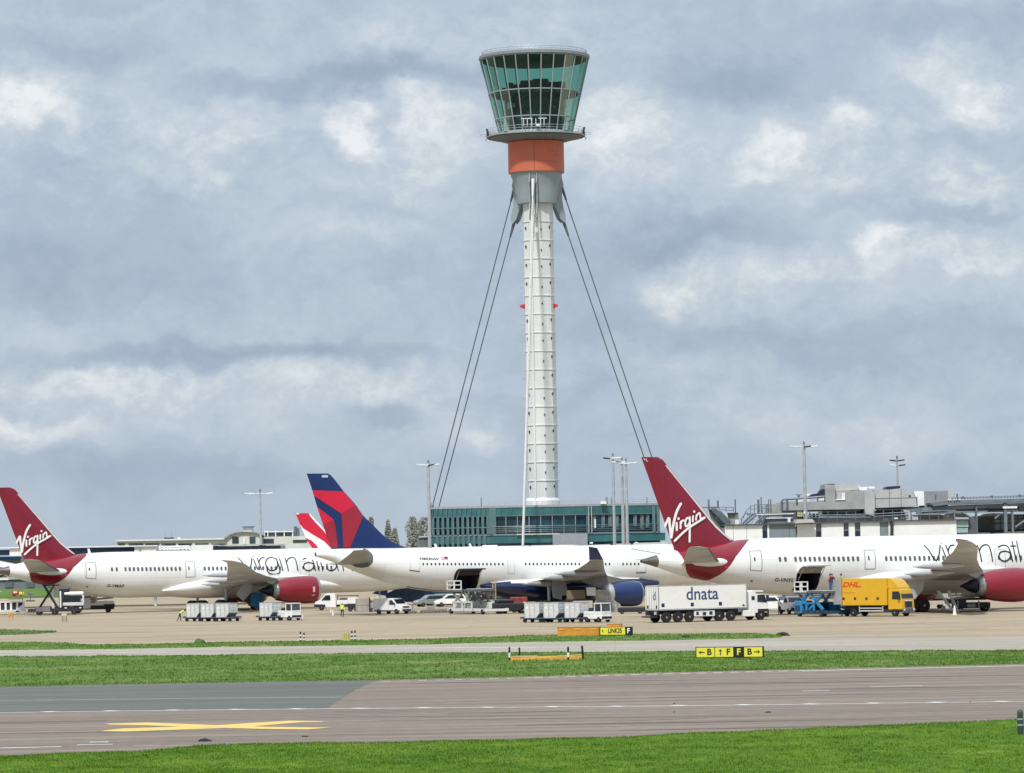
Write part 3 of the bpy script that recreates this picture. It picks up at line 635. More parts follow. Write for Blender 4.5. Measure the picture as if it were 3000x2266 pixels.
part('floor', inner, tower, lambda b: b.lathe([(.01, zc2-.5), (6.7, zc2-.5), (6.8, zc2), (.01, zc2)], n=40))
part('core', inner, tower, lambda b: b.lathe([(4.3, zc0), (4.9, zc2-.4)], n=20))
part('lower_floor', inner, tower, lambda b: b.lathe([(.01, zc0-.4), (5.6, zc0-.4), (5.6, zc0), (.01, zc0)], n=40))
for (x, y, w, d, h) in ((-3.9,-1,1.1,1.4,2.0),(-2.7,1,1.6,2,1.9),(-1.2,0,2.2,3,2.4),(.9,-.5,2.6,3,2.6),(2.9,.5,1.8,2,2.2),(4.2,-.8,1.2,1.6,2.1),(-4.9,2,.7,1,1.5)):
    MB().box(x-w/2, x+w/2, y-d/2, y+d/2, zc2, zc2+h*.82, bev=.25).build('console', inner, tower)
for k in range(12):
    x = -4.4+.8*k; MB().box(x, x+.45, -3.6-random.random(), -3.2, zc1+1.0+random.random()*1.4, zc1+1.3+random.random()*1.6).build('screen', mat('pale_screen', (.20,.27,.30), .4), tower)
for s in (-1, 1): MB().box(s*4.55-.45, s*4.55+.45, -4.0, -3.0, kz(392), kz(348), bev=.05).build('service_housing', CABG, tower)
# ------------------------------------------------------------------ glass building round the tower foot
class PB:
    def __init__(s, name, label, cat, px, Y, group=None):
        s.Y = Y; s.o = thing(name, label, cat, GY(px, Y), 0, group)
    def loc(s, px, py, dy=0): return at(px, py, s.Y+dy) - s.o.location
    def box(s, name, m, px0, px1, py0, py1, dy=0.0, depth=6.0, bev=0.0, parent=None, top=None, ground=False):
        ym, xm = (py0+py1)/2, (px0+px1)/2
        x0, x1 = s.loc(px0, ym, dy).x, s.loc(px1, ym, dy).x; z1, z0 = s.loc(xm, py0, dy).z, s.loc(xm, py1, dy).z
        if ground: z0 = -.02
        return MB().box(x0, x1, dy, dy+depth, z0, z1, bev=bev, top=top).build(name, m, parent or s.o)
    def poly(s, name, m, pts, dy=0.0, depth=3.0, parent=None):
        P_ = [s.loc(px, py, dy) for px, py in pts]; return MB().prism([(p.x, p.z) for p in P_], dy, dy+depth).build(name, m, parent or s.o)
    def rod(s, name, m, pts, r, dy=0.0, parent=None):
        return MB().path([s.loc(px, py, dy) for px, py in pts], r, 5).build(name, m, parent or s.o)
    def rods(s, name, m, lines, r, dy=0.0, parent=None):
        b = MB()
        for pts in lines: b.path([s.loc(px, py, dy) for px, py in pts], r, 5)
        return b.build(name, m, parent or s.o)
V = PB('operations_building', 'long curved three storey teal glass building around the tower foot', 'building', 1602, 577)
XC = V.o.location.x
zb = lambda py: V.loc(1602, py).z
HW = at(1936, 1540, 580).x - XC
def arc(s, off=0.0): return (HW*s*(1-off*0)+0, 1.0+5.5*s*s-off)
def band(b, s0, s1, z0, z1, off, th, n=None):
    n = n or max(2, int(30*(s1-s0)))
    for i in range(n):
        a, c = s0+(s1-s0)*i/n, s0+(s1-s0)*(i+1)/n
        (xa, ya), (xc, yc) = arc(a, off), arc(c, off)
        b.add([(xa, ya, z0), (xc, yc, z0), (xc, yc+th, z0), (xa, ya+th, z0), (xa, ya, z1), (xc, yc, z1), (xc, yc+th, z1), (xa, ya+th, z1)], [(0,3,2,1),(4,5,6,7),(0,1,5,4),(2,3,7,6)]+([(3,0,4,7)] if i == 0 else [])+([(1,2,6,5)] if i == n-1 else []))
    return b
band(MB(), -1, 1, 0, zb(1484), 0, 26).build('glazed_wall', TEALD, V.o)
band(MB(), -.985, .99, zb(1508), zb(1486), .35, .25).build('spandrel', TEAL, V.o)
band(MB(), -.99, 1.045, zb(1590), zb(1567), .35, .25).build('spandrel', TEAL, V.o)
band(MB(), -1, 1, zb(1511), zb(1508), .5, .5).build('floor_edge', FINM, V.o)
band(MB(), -1, 1, zb(1567), zb(1563), .5, .5).build('floor_edge', BPANEL, V.o)
band(MB(), -1.005, 1.005, zb(1485.5), zb(1479), .45, .9).build('parapet', mat('parapet_grey', (.30,.33,.34), .6), V.o)
band(MB(), -.25, .12, zb(1566.5), zb(1563.5), .8, .3).build('light_strip', mat('pale_soffit', (.55,.58,.45), .5), V.o)
MB().box(*(arc(.06)[0], arc(.36)[0], -.1, .9, zb(1604), zb(1566))).build('cladding_panel', mat('mauve_grey_cladding', (.27,.28,.31), .6), V.o)
for hh in (1541, 1546, 1552, 1557):
    for s0, s1 in ((-.46, .98),):
        b = MB(); pts = [(arc(s0+(s1-s0)*k/30, .55)[0], arc(s0+(s1-s0)*k/30, .55)[1], zb(hh)) for k in range(31)]; b.path(pts, .06 if hh == 1541 else .035, 5); b.build('balcony_rail', FINM, V.o)
b = MB(); pts = [(arc(-1+.54*k/20, .55)[0], arc(-1+.54*k/20, .55)[1], zb(1543)) for k in range(21)]; b.path(pts, .09, 5).build('balcony_rail', FINM, V.o)
def fin(s, y0, y1, w, m=FINM, off=.5):
    x, y = arc(s, off); MB().box(x-w/2, x+w/2, y-.1, y+.5, zb(y1), zb(y0)).build('facade_fin', m, V.o)
for k in range(12): fin(-.975+.0435*k, 1510, 1563, .42)
for k in range(10): fin(-.94+.046*k, 1567, 1604, .42, FINM)
for k in range(13): fin(-.98+.042*k, 1486, 1508, .10, STEELP)
fin(-.455, 1486, 1563, 1.1)
for k, s in enumerate(np.linspace(-.38, .96, 16)): fin(float(s), 1486, 1508, .07, STEELP, .42)
for k, s in enumerate(np.linspace(-.34, .36, 8)): fin(float(s), 1511, 1563, .16, BPANEL, .3)
for k, s in enumerate((.42,.50,.56,.62,.70,.78,.84,.89)): fin(s, 1512, 1556-(k % 3)*5, .55, mat('drawn_blind', (.12,.16,.17), .7), .12)
for s in (.945, .985): fin(s, 1488, 1563, .5)
for s in (.375, .40): fin(s, 1486, 1563, .14, LMETAL, .6)
fin(.43, 1524, 1550, .22, WPAINT, .7)
b = MB()
for k in range(44):
    s = -1+2*k/43; x, y = arc(s, .2); b.tube((x, y, zb(1480)), (x, y, zb(1468)), .04, n=4)
for hh in (1468, 1474): b.path([(arc(-1+2*k/30, .2)[0], arc(-1+2*k/30, .2)[1], zb(hh)) for k in range(31)], .03, 4)
b.build('roof_railing', LMETAL, V.o)
for s, h in ((-.99,1464),(-.97,1466),(-.55,1452),(.53,1459),(.54,1459),(.575,1459),(.89,1461)):
    x, y = arc(s, -.3); MB().tube((x, y, zb(1480)), (x, y, zb(h)), .09, .05, n=5).build('roof_mast', STEELP, V.o)
MB().box(arc(.48)[0], arc(.53)[0], 1, 2, zb(1480), zb(1472)).build('roof_unit', WPAINT, V.o)
b = MB(); b.lathe([(2.8, 0), (2.75, .9), (2.5, 1.3)], (TX-XC, TY-577, zb(1481)), n=30, cap=False); b.build('shaft_collar', WPAINT, V.o)
# low roof slab in front on the right
W = PB('stand_canopy', 'low pale grey flat roof slab in front of the teal glass building', 'canopy', 1810, 545)
W.poly('roof_slab', LGREY, [(1640,1603),(1685,1599),(1900,1590),(1955,1589),(1955,1612),(1640,1612)], 0, 8)
W.box('roof_edge', DARK, 1640, 1790, 1600.5, 1602.5, -.1, .1)
W.box('column', LGREY, 1700, 1706, 1605, 1700, 3, .5, ground=True); W.box('column', LGREY, 1880, 1886, 1600, 1700, 3, .5, ground=True)
for x in (1788, 1847): W.box('roof_unit', DARK, x, x+8, 1592, 1600, -.3, .8)
for x in (1728, 1860): W.box('roof_dome', WPAINT, x, x+9, 1589, 1593.5, 1, 1.2, bev=.12)
# ------------------------------------------------------------------ terminal pier on the left (navy glass and white panels)
P1 = PB('pier_building', 'long low pier with navy glass and white panels behind the left airliner', 'pier building', 420, 570)
P1.box('wall', LGREY, -260, 900, 1628, 1672, 2, 14)
for x in (150,300,450,600,750): P1.box('column', LGREY, x, x+8, 1665, 1700, 5, .6, ground=True)
NV = mat('navy_glass_band', (.012,.022,.055), .15, var=.35, scale=.4)
for (a, c, y0, y1, m, nm) in ((-260,28,1614,1630,NV,'glazing'),(28,62,1607,1629,WPANEL,'wall_panel'),(150,394,1605,1629,NV,'glazing'),(394,458,1600,1626,WPANEL,'wall_panel'),
    (458,560,1612,1626,GREYP,'recess'),(560,624,1597,1624,WPANEL,'wall_panel'),(624,822,1600,1622,NV,'glazing')):
    P1.box(nm, m, a, c, y0, y1, 0, 12)
P1.box('roof_edge', WPAINT, -260, 62, 1606, 1609.5, -.4, 13); P1.box('roof_edge', WPAINT, 150, 460, 1600.5, 1603.5, -.4, 13); P1.box('roof_edge', CONC2, 624, 822, 1596, 1598, -.4, 12)
P1.box('blue_band', mat('blue_fascia', (.01,.10,.28), .4), -260, 60, 1634, 1642, 1.5, 1)
P1.box('lower_band', mat('slate_band', (.11,.13,.16), .5, var=.3), -260, 60, 1644, 1656, 1.6, 1)
P1.box('wing_shelf', WPAINT, -60, 24, 1696, 1700.5, -6, 3)
b = MB()
for x in range(466, 558, 11):
    p = P1.loc(x, 1601, 1); b.box(p.x, p.x+.32, .6, 1.0, P1.loc(x, 1624, 1).z, P1.loc(x, 1600+(x*7) % 9, 1).z)
for y in (1602, 1609, 1616): b.path([P1.loc(466, y, .8), P1.loc(556, y-1.5, .8)], .09, 5)
b.build('service_frame', WPAINT, P1.o)
P1.box('sensor', GREYP, 407, 411, 1606, 1616, -.6, .5); P1.box('sensor_foot', GREYP, 404, 416, 1616, 1621, -.6, .5)
# ------------------------------------------------------------------ cream terminal beyond
P2 = PB('terminal_building', 'distant cream terminal with strip windows, curved pavilion roof and small cupola', 'terminal building', 560, 720)
P2.box('wall', CREAMB, 342, 668, 1582, 1640, 0, 20, ground=True)
P2.box('parapet', mat('pale_green_parapet', (.66,.70,.64), .7), 340, 668, 1579.5, 1584, -.5, 1)
WD = mat('window_strip_dark', (.05,.065,.075), .15, var=.5, scale=.3)
for a, c in ((346,366),(377,420),(425,467),(473,515),(522,562),(571,611),(618,660)): P2.box('window', WD, a, c, 1592.5, 1599.5 if a > 350 else 1597, -.12, .2)
for a, c in ((522,560),): P2.box('window', WD, a, c, 1609, 1614, -.12, .2)
P2.poly('pavilion', CREAMB, [(664,1640),(666,1578),(674,1567),(690,1561),(712,1558.5),(735,1559),(752,1562),(762,1568),(765,1640)], -2, 16)
P2.poly('curved_roof', mat('weathered_roof', (.30,.33,.30), .7), [(655,1578),(668,1567),(688,1559.5),(712,1557),(738,1557.5),(756,1561),(770,1568),(766,1569),(752,1563),(735,1560),(712,1559.5),(690,1562),(674,1568),(664,1577)], -2.6, 17)
for a, c in ((680,699),(731,748)): P2.box('window', WD, a, c, 1573, 1592, -2.15, .2)
P2.box('pilaster', WPANEL, 713, 718, 1576, 1594, -2.2, .3)
P2.box('cupola', WPANEL, 712, 738, 1545, 1558, 0, 4); P2.box('cupola_cap', STEELP, 709, 741, 1542.5, 1545, -.5, 5)
P2.box('side_wing', CREAMB, 765, 960, 1572, 1640, 0, 16, ground=True)
P2.box('window', WD, 772, 802, 1579, 1592, -.12, .2); P2.box('window', WD, 858, 900, 1582, 1590, -.12, .2)
P2.box('glazed_storey', WD, 772, 858, 1557, 1572, 1, 8)
for x in (773,783,806,831,856): P2.box('glazing_frame', WPAINT, x, x+3, 1555, 1572, .8, .3)
P2.box('glazing_frame', WPAINT, 773, 859, 1557, 1560, .7, .3)
for x, y0 in ((484,1558),(503,1557)): P2.rod('roof_mast', LMETAL, [(x,1582),(x,y0)], .09, 3)
P2.box('roof_plant', DARK, 481, 506, 1575.5, 1579, 2, 3); P2.box('roof_plant', WPAINT, 520, 528, 1575, 1580, 2, 3)
for x in (861, 868): P2.box('chimney_stack', STEELP, x, x+8, 1543+(x-861)*.6, 1572, 3, 2)
# a far hangar line and fence seen beneath the left tail
P3 = PB('far_shed', 'blurred low blue grey shed on the far side of the field at the left', 'shed', 60, 900)
P3.box('wall', mat('shed_blue_grey', (.17,.21,.235), .7, var=.35, scale=.12), -200, 300, 1696, 1722, 0, 20, ground=True)
P3.box('roof_edge', mat('shed_pale', (.33,.38,.38), .7), -200, 300, 1693, 1698, -.5, 21)
for x in (15, 78, 140): P3.box('door', mat('shed_door', (.10,.12,.14), .7), x, x+22, 1705, 1722, -.3, .3)
# ------------------------------------------------------------------ gate rooms and plant on the right
Q = PB('gate_room_building', 'long white panelled gate building with grey windows above the right airliner', 'gate building', 2450, 520)
WPG = mat('grey_upper_pane', (.16,.19,.21), .3, var=.15)  # plain grey for the upper window panes
DKG = mat('dark_lower_pane', (.02,.02,.05), .25, var=.2)
Q.box('core_wall', GREYP, 2124, 2850, 1540, 1660, .6, 14)
for x in (2150,2290,2430,2570,2710,2840): Q.box('column', GREYP, x, x+9, 1655, 1700, 4, .7, ground=True)
seq = [(2125,2148,WPANEL),(2149,2187,WPANEL),(2188,2234,WPANEL),(2248.5,2254,WPANEL),(2336,2391,WPANEL),(2407,2472,WPANEL),(2487,2505,WPANEL),(2521,2578,WPANEL),(2603,2609,WPANEL),(2618,2803,WPANEL)]
tp = lambda x: 1541.5 - (x-2125)*.0245
for a, c, m in seq: Q.box('wall_panel', m, a, c, tp((a+c)/2)+0, 1600, 0, 1.2)
for a, c in ((2235,2248),(2392,2406),(2473,2486),(2506,2520)): 
    Q.box('window', WPG, a, c, tp(a), 1556, .3, .5); Q.box('window', DKG, a, c, 1556, 1600, .3, .5)
for x0 in (2255,2276,2294,2313): Q.box('grey_panel', BPANEL, x0, x0+(21 if x0 == 2255 else 18.3), tp(2290)-1, 1600, .1, .6)
Q.box('grey_panel', BPANEL, 2579, 2602, tp(2590)-1, 1600, .1, .6)
Q.box('teal_window', mat('pale_teal_window', (.30,.40,.38), .2), 2804, 2837, 1526, 1545, .1, .6); Q.box('teal_window', mat('pale_teal_window', (.30,.40,.38), .2), 2804, 2836, 1548, 1561, .1, .6)
Q.box('sill', WPANEL, 2804, 2841, 1566, 1576, -.3, 1)
Q.rods('drain_pipe', DARK, [[(2608,1527),(2613,1532),(2612,1580)]], .22, -.3)
for a, c in ((2124,2240),(2240,2420),(2420,2620),(2620,2842)): Q.box('roof_edge', mat('dark_roof_edge', (.07,.08,.095), .6), a, c, tp((a+c)/2)-4, tp((a+c)/2), -.4, 15)
Q.box('dark_link', mat('slate_link', (.085,.09,.105), .6, var=.2), 2838, 2863, 1522, 1600, .5, 6, ground=True)
for (a, c, y0) in ((2142,2163,1538),(2354,2392,1524)): pass
# walkway, rails and stairs on the roof
K = PB('roof_walkway', 'grey steel roof walkway with handrails and braces above the gate rooms', 'walkway', 2300, 526)
K.box('deck', mat('walkway_deck', (.16,.20,.215), .6, var=.25, scale=.6), 2192, 2330, 1503, 1508.5, 0, 3); K.box('deck', STEELP, 2225, 2325, 1510, 1513, -.2, 3)
K.poly('sloping_cover', mat('sloping_sheet', (.20,.24,.25), .6, var=.15), [(2236,1536),(2246,1519),(2300,1516),(2325,1518),(2325,1534)], .3, 2)
K.rods('brace', STEELP, [[(2172,1537),(2205,1506)],[(2183,1537),(2218,1506)],[(2212,1534),(2236,1512)],[(2222,1508),(2230,1528),(2222,1535)],[(2243,1512),(2230,1534)]], .17, -.3)
K.rods('brace', LMETAL, [[(2200,1536),(2212,1515)],[(2244,1520),(2322,1518)],[(2215,1509),(2325,1506)]], .08, -.4)
for x in (2301, 2352-46): K.box('column', STEELP, x, x+5, 1512, 1534, -.2, .5)
K.box('white_unit', WPANEL, 2308, 2316, 1518, 1531, -.5, .6)
lines = []
for x in range(2198, 2262, 12): lines.append([(x, 1503), (x+1, 1478+(x % 5))])
lines += [[(2198,1485),(2212,1478),(2262,1478)],[(2200,1492),(2262,1488)],[(2178,1518),(2184,1500),(2200,1484)],[(2170,1536),(2176,1514),(2190,1500)],[(2182,1508),(2170,1524)]]
K.rods('handrail', STEELP, lines, .055, .5)
for x, y, w in ((2219,1464,6.5),(2229,1457,3),(2251,1463,2.4),(2257,1463,3.2)): K.box('post', STEELP, x, x+w, y, 1503, .8, .4)
S_ = PB('steel_stair_platform', 'grey steel platform and stair with tall posts right of the large crimson fin', 'platform', 2110, 528)
S_.box('deck', STEELP, 2062, 2102, 1485, 1488, 0, 4); S_.box('deck', DARK, 2133, 2163, 1503, 1506, 0, 3)
for x, y, y1, w in ((2074,1464,1492,5),(2101,1467,1490,5),(2153,1463,1505,3.2)): S_.box('post', STEELP, x, x+w, y, y1, .1, .6)
S_.rods('handrail', STEELP, [[(2105,1486),(2148,1487),(2148,1500)],[(2108,1493),(2146,1496)],[(2126,1486),(2127,1500)],[(2106,1486),(2107,1500)],[(2060,1486),(2074,1488)]], .06)
S_.rods('stair', STEELP, [[(2092,1490),(2138,1540)],[(2084,1490),(2134,1541)],[(2108,1500),(2140,1532)]], .22)
S_.box('wall', GREYP, 2137, 2153, 1506, 1540, .5, 3, ground=True); S_.box('white_cabin', WPANEL, 2153, 2164, 1504, 1540, .6, 3); S_.box('white_cabin', WPANEL, 2110, 2134, 1506, 1524, 2, 3)
S_.poly('sloping_wall', mat('speckled_wall', (.15,.17,.17), .8, var=.4, scale=1), [(2078,1492),(2096,1498),(2140,1545),(2125,1600),(2110,1600)], .8, 3)
# plant rooms
C1 = PB('rooftop_plant_room', 'stepped grey concrete plant rooms with curved ducts on the terminal roof', 'plant room', 2480, 545)
C1.box('base_wall', CONC, 2255, 2350, 1478, 1680, 1, 10)
C1.box('lower_wall', CONC, 2290, 2546, 1470, 1494, 0, 12); C1.box('back_wall', CONC, 2255, 2290, 1476, 1500, 2, 8)
C1.box('upper_block', CONC, 2417, 2446, 1419, 1472, .3, 9); C1.poly('upper_block_top', CONC, [(2417,1420),(2422,1417),(2430,1416),(2446,1415.5),(2446,1421)], .3, 9)
C1.poly('round_duct', CONC2, [(2445,1418),(2500,1416.5),(2518,1421),(2522,1430),(2515,1436),(2445,1440)], 2.0, 6)
C1.box('mid_block', CONC, 2476, 2535, 1438, 1472, .9, 9); C1.box('mid_block', CONC2, 2446, 2477, 1440, 1472, 1.6, 8)
C1.box('louvre', WPANEL, 2447, 2476, 1463, 1466, .4, 1.2); C1.box('louvre', WPANEL, 2466, 2476, 1445, 1465, .6, .8)
C1.poly('tower_block', CONC2, [(2532,1440),(2545,1438),(2563,1440),(2563,1512),(2534,1508)], -.4, 8)
C1.poly('curved_block', CONC2, [(2563,1437),(2645,1432),(2662,1435),(2676,1446),(2684,1460),(2686,1484),(2563,1489)], .2, 9)
b_ = [[(2606,1434),(2606,1487)],[(2640,1433),(2640,1486)],[(2563,1461),(2684,1458)]]
C1.rods('panel_joint', mat('joint_grey', (.24,.24,.23), .9), b_, .05, .18)
C1.box('vent', DARK, 2663, 2668, 1451, 1457, .1, .2)
C1.box('white_block', WPANEL, 2688, 2709, 1443, 1482, 1, 5); C1.poly('white_block', WPANEL, [(2676,1440),(2709,1441),(2709,1446),(2684,1458)], 1.5, 3)
C1.box('grey_block', mat('grey_cladding', (.245,.255,.265), .7, var=.12, scale=.5), 2709, 2777, 1439.5, 1500, .5, 8); C1.box('grey_block', CONC2, 2777, 2795, 1437, 1470, 2, 6)
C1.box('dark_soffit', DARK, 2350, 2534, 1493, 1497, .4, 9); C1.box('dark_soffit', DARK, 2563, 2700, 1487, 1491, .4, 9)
C1.box('navy_band', mat('navy_recess', (.02,.022,.06), .5), 2410, 2534, 1498, 1512, 1.5, 4); C1.box('navy_band', mat('navy_recess', (.02,.022,.06), .5), 2567, 2650, 1496, 1512, 1.5, 4)  # navy bands set back below the concrete blocks
C1.box('pale_band', mat('pale_band', (.24,.27,.30), .6), 2410, 2506, 1499.5, 1503, 1.2, .4); C1.box('pale_band', mat('pale_band', (.24,.27,.30), .6), 2567, 2648, 1493, 1496, 1.2, .4)
C1.box('body_wall', CONC, 2350, 2760, 1512, 1680, 2, 8)
for x in (2360,2480,2600,2740): C1.box('column', CONC, x, x+14, 1675, 1700, 4, 1, ground=True)
for x in (2370,2381,2392): C1.box('window', DARK, x, x+7.5, 1505, 1510, 1.0, .6); C1.box('window', DARK, x, x+7.5, 1512, 1519, 1.0, .6)
C1.box('white_unit', WPANEL, 2398, 2409, 1497, 1508, .6, .6)
C1.poly('roof_canopy', mat('navy_canopy', (.018,.02,.05), .5), [(2371,1455),(2376,1449),(2398,1446),(2404,1436),(2409,1433.5),(2416.5,1433.5),(2416.5,1452),(2400,1456)], .2, 3)
C1.poly('roof_canopy', mat('navy_canopy', (.018,.02,.05), .5), [(2593,1435),(2600,1426),(2638,1424),(2637,1431)], .2, 5)
C1.rods('pipe_frame', STEELP, [[(2290,1497),(2290,1468),(2294,1464),(2334,1461),(2334,1474)],[(2306,1464),(2306,1497)],[(2334,1461),(2372,1459),(2416,1455)]], .16, -.2)
C1.box('roof_tank', WPANEL, 2338, 2372, 1463, 1472, .4, 3); C1.box('roof_tank', WPANEL, 2398, 2415, 1459, 1470, .4, 3)
C1.box('antenna_base', STEELP, 2331, 2351, 1449, 1451, .2, 1); C1.box('antenna_base', STEELP, 2338, 2343, 1451, 1459, .2, 1); C1.box('antenna_base', WPANEL, 2352, 2378, 1447, 1453, 1, 1)
C1.poly('roof_hopper', WPANEL, [(2515,1427),(2543,1427),(2538,1437),(2518,1437)], 1.2, 3); C1.box('roof_hopper', WPANEL, 2544, 2562, 1426, 1432, 2, 2)
# balcony rails in front of plant rooms
K2 = PB('roof_handrail', 'thin grey handrail and vents running in front of the concrete plant rooms', 'handrail', 2560, 530)
lines = [[(2366,1511),(2550,1507)],[(2366,1518),(2550,1516)],[(2550,1507),(2660,1501)],[(2560,1514),(2660,1508)],[(2690,1500),(2800,1496)],[(2690,1508),(2790,1504)]]
for x in range(2372, 2800, 27): lines.append([(x, 1500+(.0 if x < 2550 else -3)-(x-2372)*.01), (x, 1528)])
K2.rods('rail', STEELP, lines, .07)
K2.poly('curved_bracket', CONC2, [(2646,1494),(2664,1496),(2668,1508),(2676,1514),(2690,1514),(2690,1526),(2655,1526),(2652,1505)], .4, 1)
for x, y in ((2474,1524),(2620,1519),(2638,1518),(2590,1522)): K2.box('vent', STEELP, x, x+12, y-4, y+3, .2, 1)
K2.box('vent', WPANEL, 2620, 2630, 1517, 1521, -.2, .6)
# elevated road at the far right
U = PB('steel_viaduct', 'long grey steel viaduct with railings and columns at the far right', 'viaduct', 2880, 540)
ST2 = mat('viaduct_steel', (.14,.175,.195), .55, var=.2, scale=.8)
U.poly('deck', ST2, [(2725,1474),(2790,1467),(3300,1452),(3300,1462),(2790,1478),(2735,1484)], 0, 10)
U.poly('girder', mat('girder_grey', (.19,.225,.24), .55, var=.2, scale=.8), [(2700,1488),(2810,1480),(3300,1464),(3300,1474),(2820,1492),(2700,1500)], .6, 8)
U.poly('lower_beam', ST2, [(2660,1492),(2760,1484),(2900,1484),(3300,1472),(3300,1486),(2860,1497),(2660,1500)], 1.2, 6)
U.poly('lower_beam', mat('girder_grey', (.19,.225,.24), .55), [(2690,1502),(3300,1488),(3300,1492),(2690,1506)], .8, 3)
lines = [[(2786,1459),(3300,1443)],[(2786,1462),(3300,1446)]]
for x in range(2790, 3300, 9): lines.append([(x, 1459-(x-2786)*.031), (x, 1466-(x-2786)*.03)])
U.rods('railing', ST2, lines, .05, .2)
for x in (2818,2903,2985,3068): U.box('lamp_box', STEELP, x, x+7, 1455-(x-2818)*.033, 1462-(x-2818)*.033, -.1, .6)
U.rods('post', STEELP, [[(2804,1467),(2804,1447)],[(2741,1466),(2741,1450)]], .12)
for x in (2776,2783,2793,2800,2808): U.box('light', WPAINT, x, x+4, 1462, 1465.5, -.3, .3, bev=.04)
for x, w, y0 in ((2859,5,1482),(2942,9,1474),(2964,6,1500),(2795,4,1500),(3060,9,1472)): U.box('column', ST2, x, x+w, y0, 1560, .3, 1.0, ground=True)
U.rods('brace', ST2, [[(2818,1500),(2850,1522)],[(2975,1545),(3010,1520)],[(2915,1520),(2930,1506)],[(3010,1520),(3100,1500)]], .18, .5)
U.box('duct', DARK, 2896, 2938, 1496, 1501, .1, 1); U.box('duct', DARK, 2895, 2938, 1487, 1491, .1, 1); U.box('duct', WPANEL, 2938, 2980, 1484, 1490, .1, 1); U.box('duct', DARK, 2985, 3060, 1483, 1499, .1, 1)
J = PB('glazed_gate_lounge', 'grey and white gate lounge under the steel viaduct, right of the white panelled wall', 'gate lounge', 2930, 548)
J.box('wall', mat('mid_grey_lounge', (.17,.185,.195), .6, var=.2, scale=.6), 2863, 2911, 1512, 1600, 1, 10, ground=True)
J.poly('lounge_roof', LGREY, [(2864,1516),(2885,1506),(2908,1504),(2960,1505),(2964,1510),(2912,1512)], .6, 6)
J.box('pale_wall', mat('pale_glazed_wall', (.50,.54,.55), .4, var=.15, scale=.6), 2911, 3300, 1505, 1560, 1, 10, ground=True)
J.rods('glazing_bar', STEELP, [[(2911,1522),(3300,1515)],[(2911,1534),(3300,1530)],[(2911,1512),(3300,1508)]]+[[(x, 1507),(x, 1552)] for x in range(2915, 3200, 17)], .06, .8)
J.box('pale_wall', WPANEL, 2762, 2795, 1509, 1522, 1, 3); J.poly('lounge_roof', LGREY, [(2760,1516),(2780,1504),(2830,1504),(2845,1516)], 1.2, 3)
J.poly('dark_beam', mat('dark_beam', (.04,.045,.055), .6), [(2845,1556),(3300,1541),(3300,1548),(2845,1563)], -1, 5)
J.poly('white_roof', WPAINT, [(2855,1574),(2856,1564),(2865,1561),(2900,1561),(2905,1574)], -3, 3); J.box('dark_port', DARK, 2865, 2876, 1566, 1573, -3.2, .3)
J.box('white_roof', WPAINT, 2915, 2932, 1562, 1574, -3, 3); J.box('white_roof', WPAINT, 2950, 3300, 1555, 1559, -3, 3); J.box('white_roof', WPAINT, 2950, 3300, 1562, 1572, -3, 3); J.box('white_roof', WPAINT, 2936, 2948, 1561, 1574, -3, 3)
# stand number sign
N_ = PB('stand_number_sign', 'black rounded stand number sign with yellow digits on the gate roof', 'sign', 2343, 518)
N_.box('board', mat('sign_black', (.01,.01,.012), .4), 2333, 2353, 1497, 1520, 0, .5, bev=.22)
bm = text2d('323', .72, .02, xs=.72); p = N_.loc(2343, 1508.5, 0)
decal('digits', bm, mat('sign_digit_yellow', (.72,.76,.30), .4), N_.o, lambda x, z: (p.x+x, -.02, p.z+z))
N_.box('lamp', WPAINT, 2354, 2359, 1500, 1506, .1, .4, bev=.05); N_.box('post', STEELP, 2355, 2358, 1506, 1534, .2, .3)
N_.poly('plinth', CONC2, [(2331,1534),(2336,1523),(2380,1521),(2388,1531)], -.3, 1.5)
# ------------------------------------------------------------------ floodlight masts
def mast(px, Y, ytop, yend, heads, label, r=.22, two=False):
    base = GY(px, Y); t = thing('floodlight_mast', label, 'floodlight', base, 0, 'floodlight masts on the apron')
    h = at(px, ytop, Y).z; k = FPX/Y
    MB().tube((0,0,0), (0,0,h), r*1.25, r*.62, n=10).build('mast', LMETAL, t)
    lv = [(h-.35, heads)] + ([(h-21/k, [(-.9*14/k, 0), (14/k, 1)])] if two else [])
    MB().box(-.12, .12, -.12, .12, h-.1, h+.35).build('mast_head', STEELP, t)
    for hz, hd in lv:
        b = MB(); b.path([(min(x for x, _ in hd), 0, hz), (max(x for x, _ in hd), 0, hz)], .06, 5); b.build('crossarm', LMETAL, t)
        for x, dk in hd:
            b = MB(); b.T = Matrix.Translation((x, 0, hz)) @ Matrix.Rotation(R(8 if x < 0 else -8), 4, 'Y'); b.box(-.5, .5, -.35, .35, -.08, .12, bev=.05); b.build('lamp_head', DARK if dk else mat('lamp_head_white', (.62,.66,.68), .35), t)
    return t
mast(767, 575, 1440, 1620, [(-1.9,0),(-1.2,0),(1.5,0)], 'slim grey floodlight mast above the curved pavilion roof at the left')
mast(1262, 545, 1356, 1600, [(-1.25,0),(-.5,0),(.5,1),(1.15,0)], 'grey floodlight mast beside the left end of the teal glass building', r=.27)
mast(1804, 530, 1336, 1600, [(-.9,1),(.3,0),(.8,0)], 'leftmost and tallest of the three close floodlight masts before the teal building', r=.24)
mast(1830, 528, 1348, 1600, [(-.9,0),(-.4,1),(.3,0)], 'middle of the three close floodlight masts before the teal building', r=.26)
mast(1842, 526, 1351, 1600, [(-.5,0),(.55,0),(1.0,0)], 'rightmost of the three close floodlight masts before the teal building', r=.24)
mast(2365, 524, 1302, 1530, [(-1.5,0),(-.8,0),(.5,1),(1.4,0)], 'tall pale floodlight mast beside the black stand number sign', r=.3)
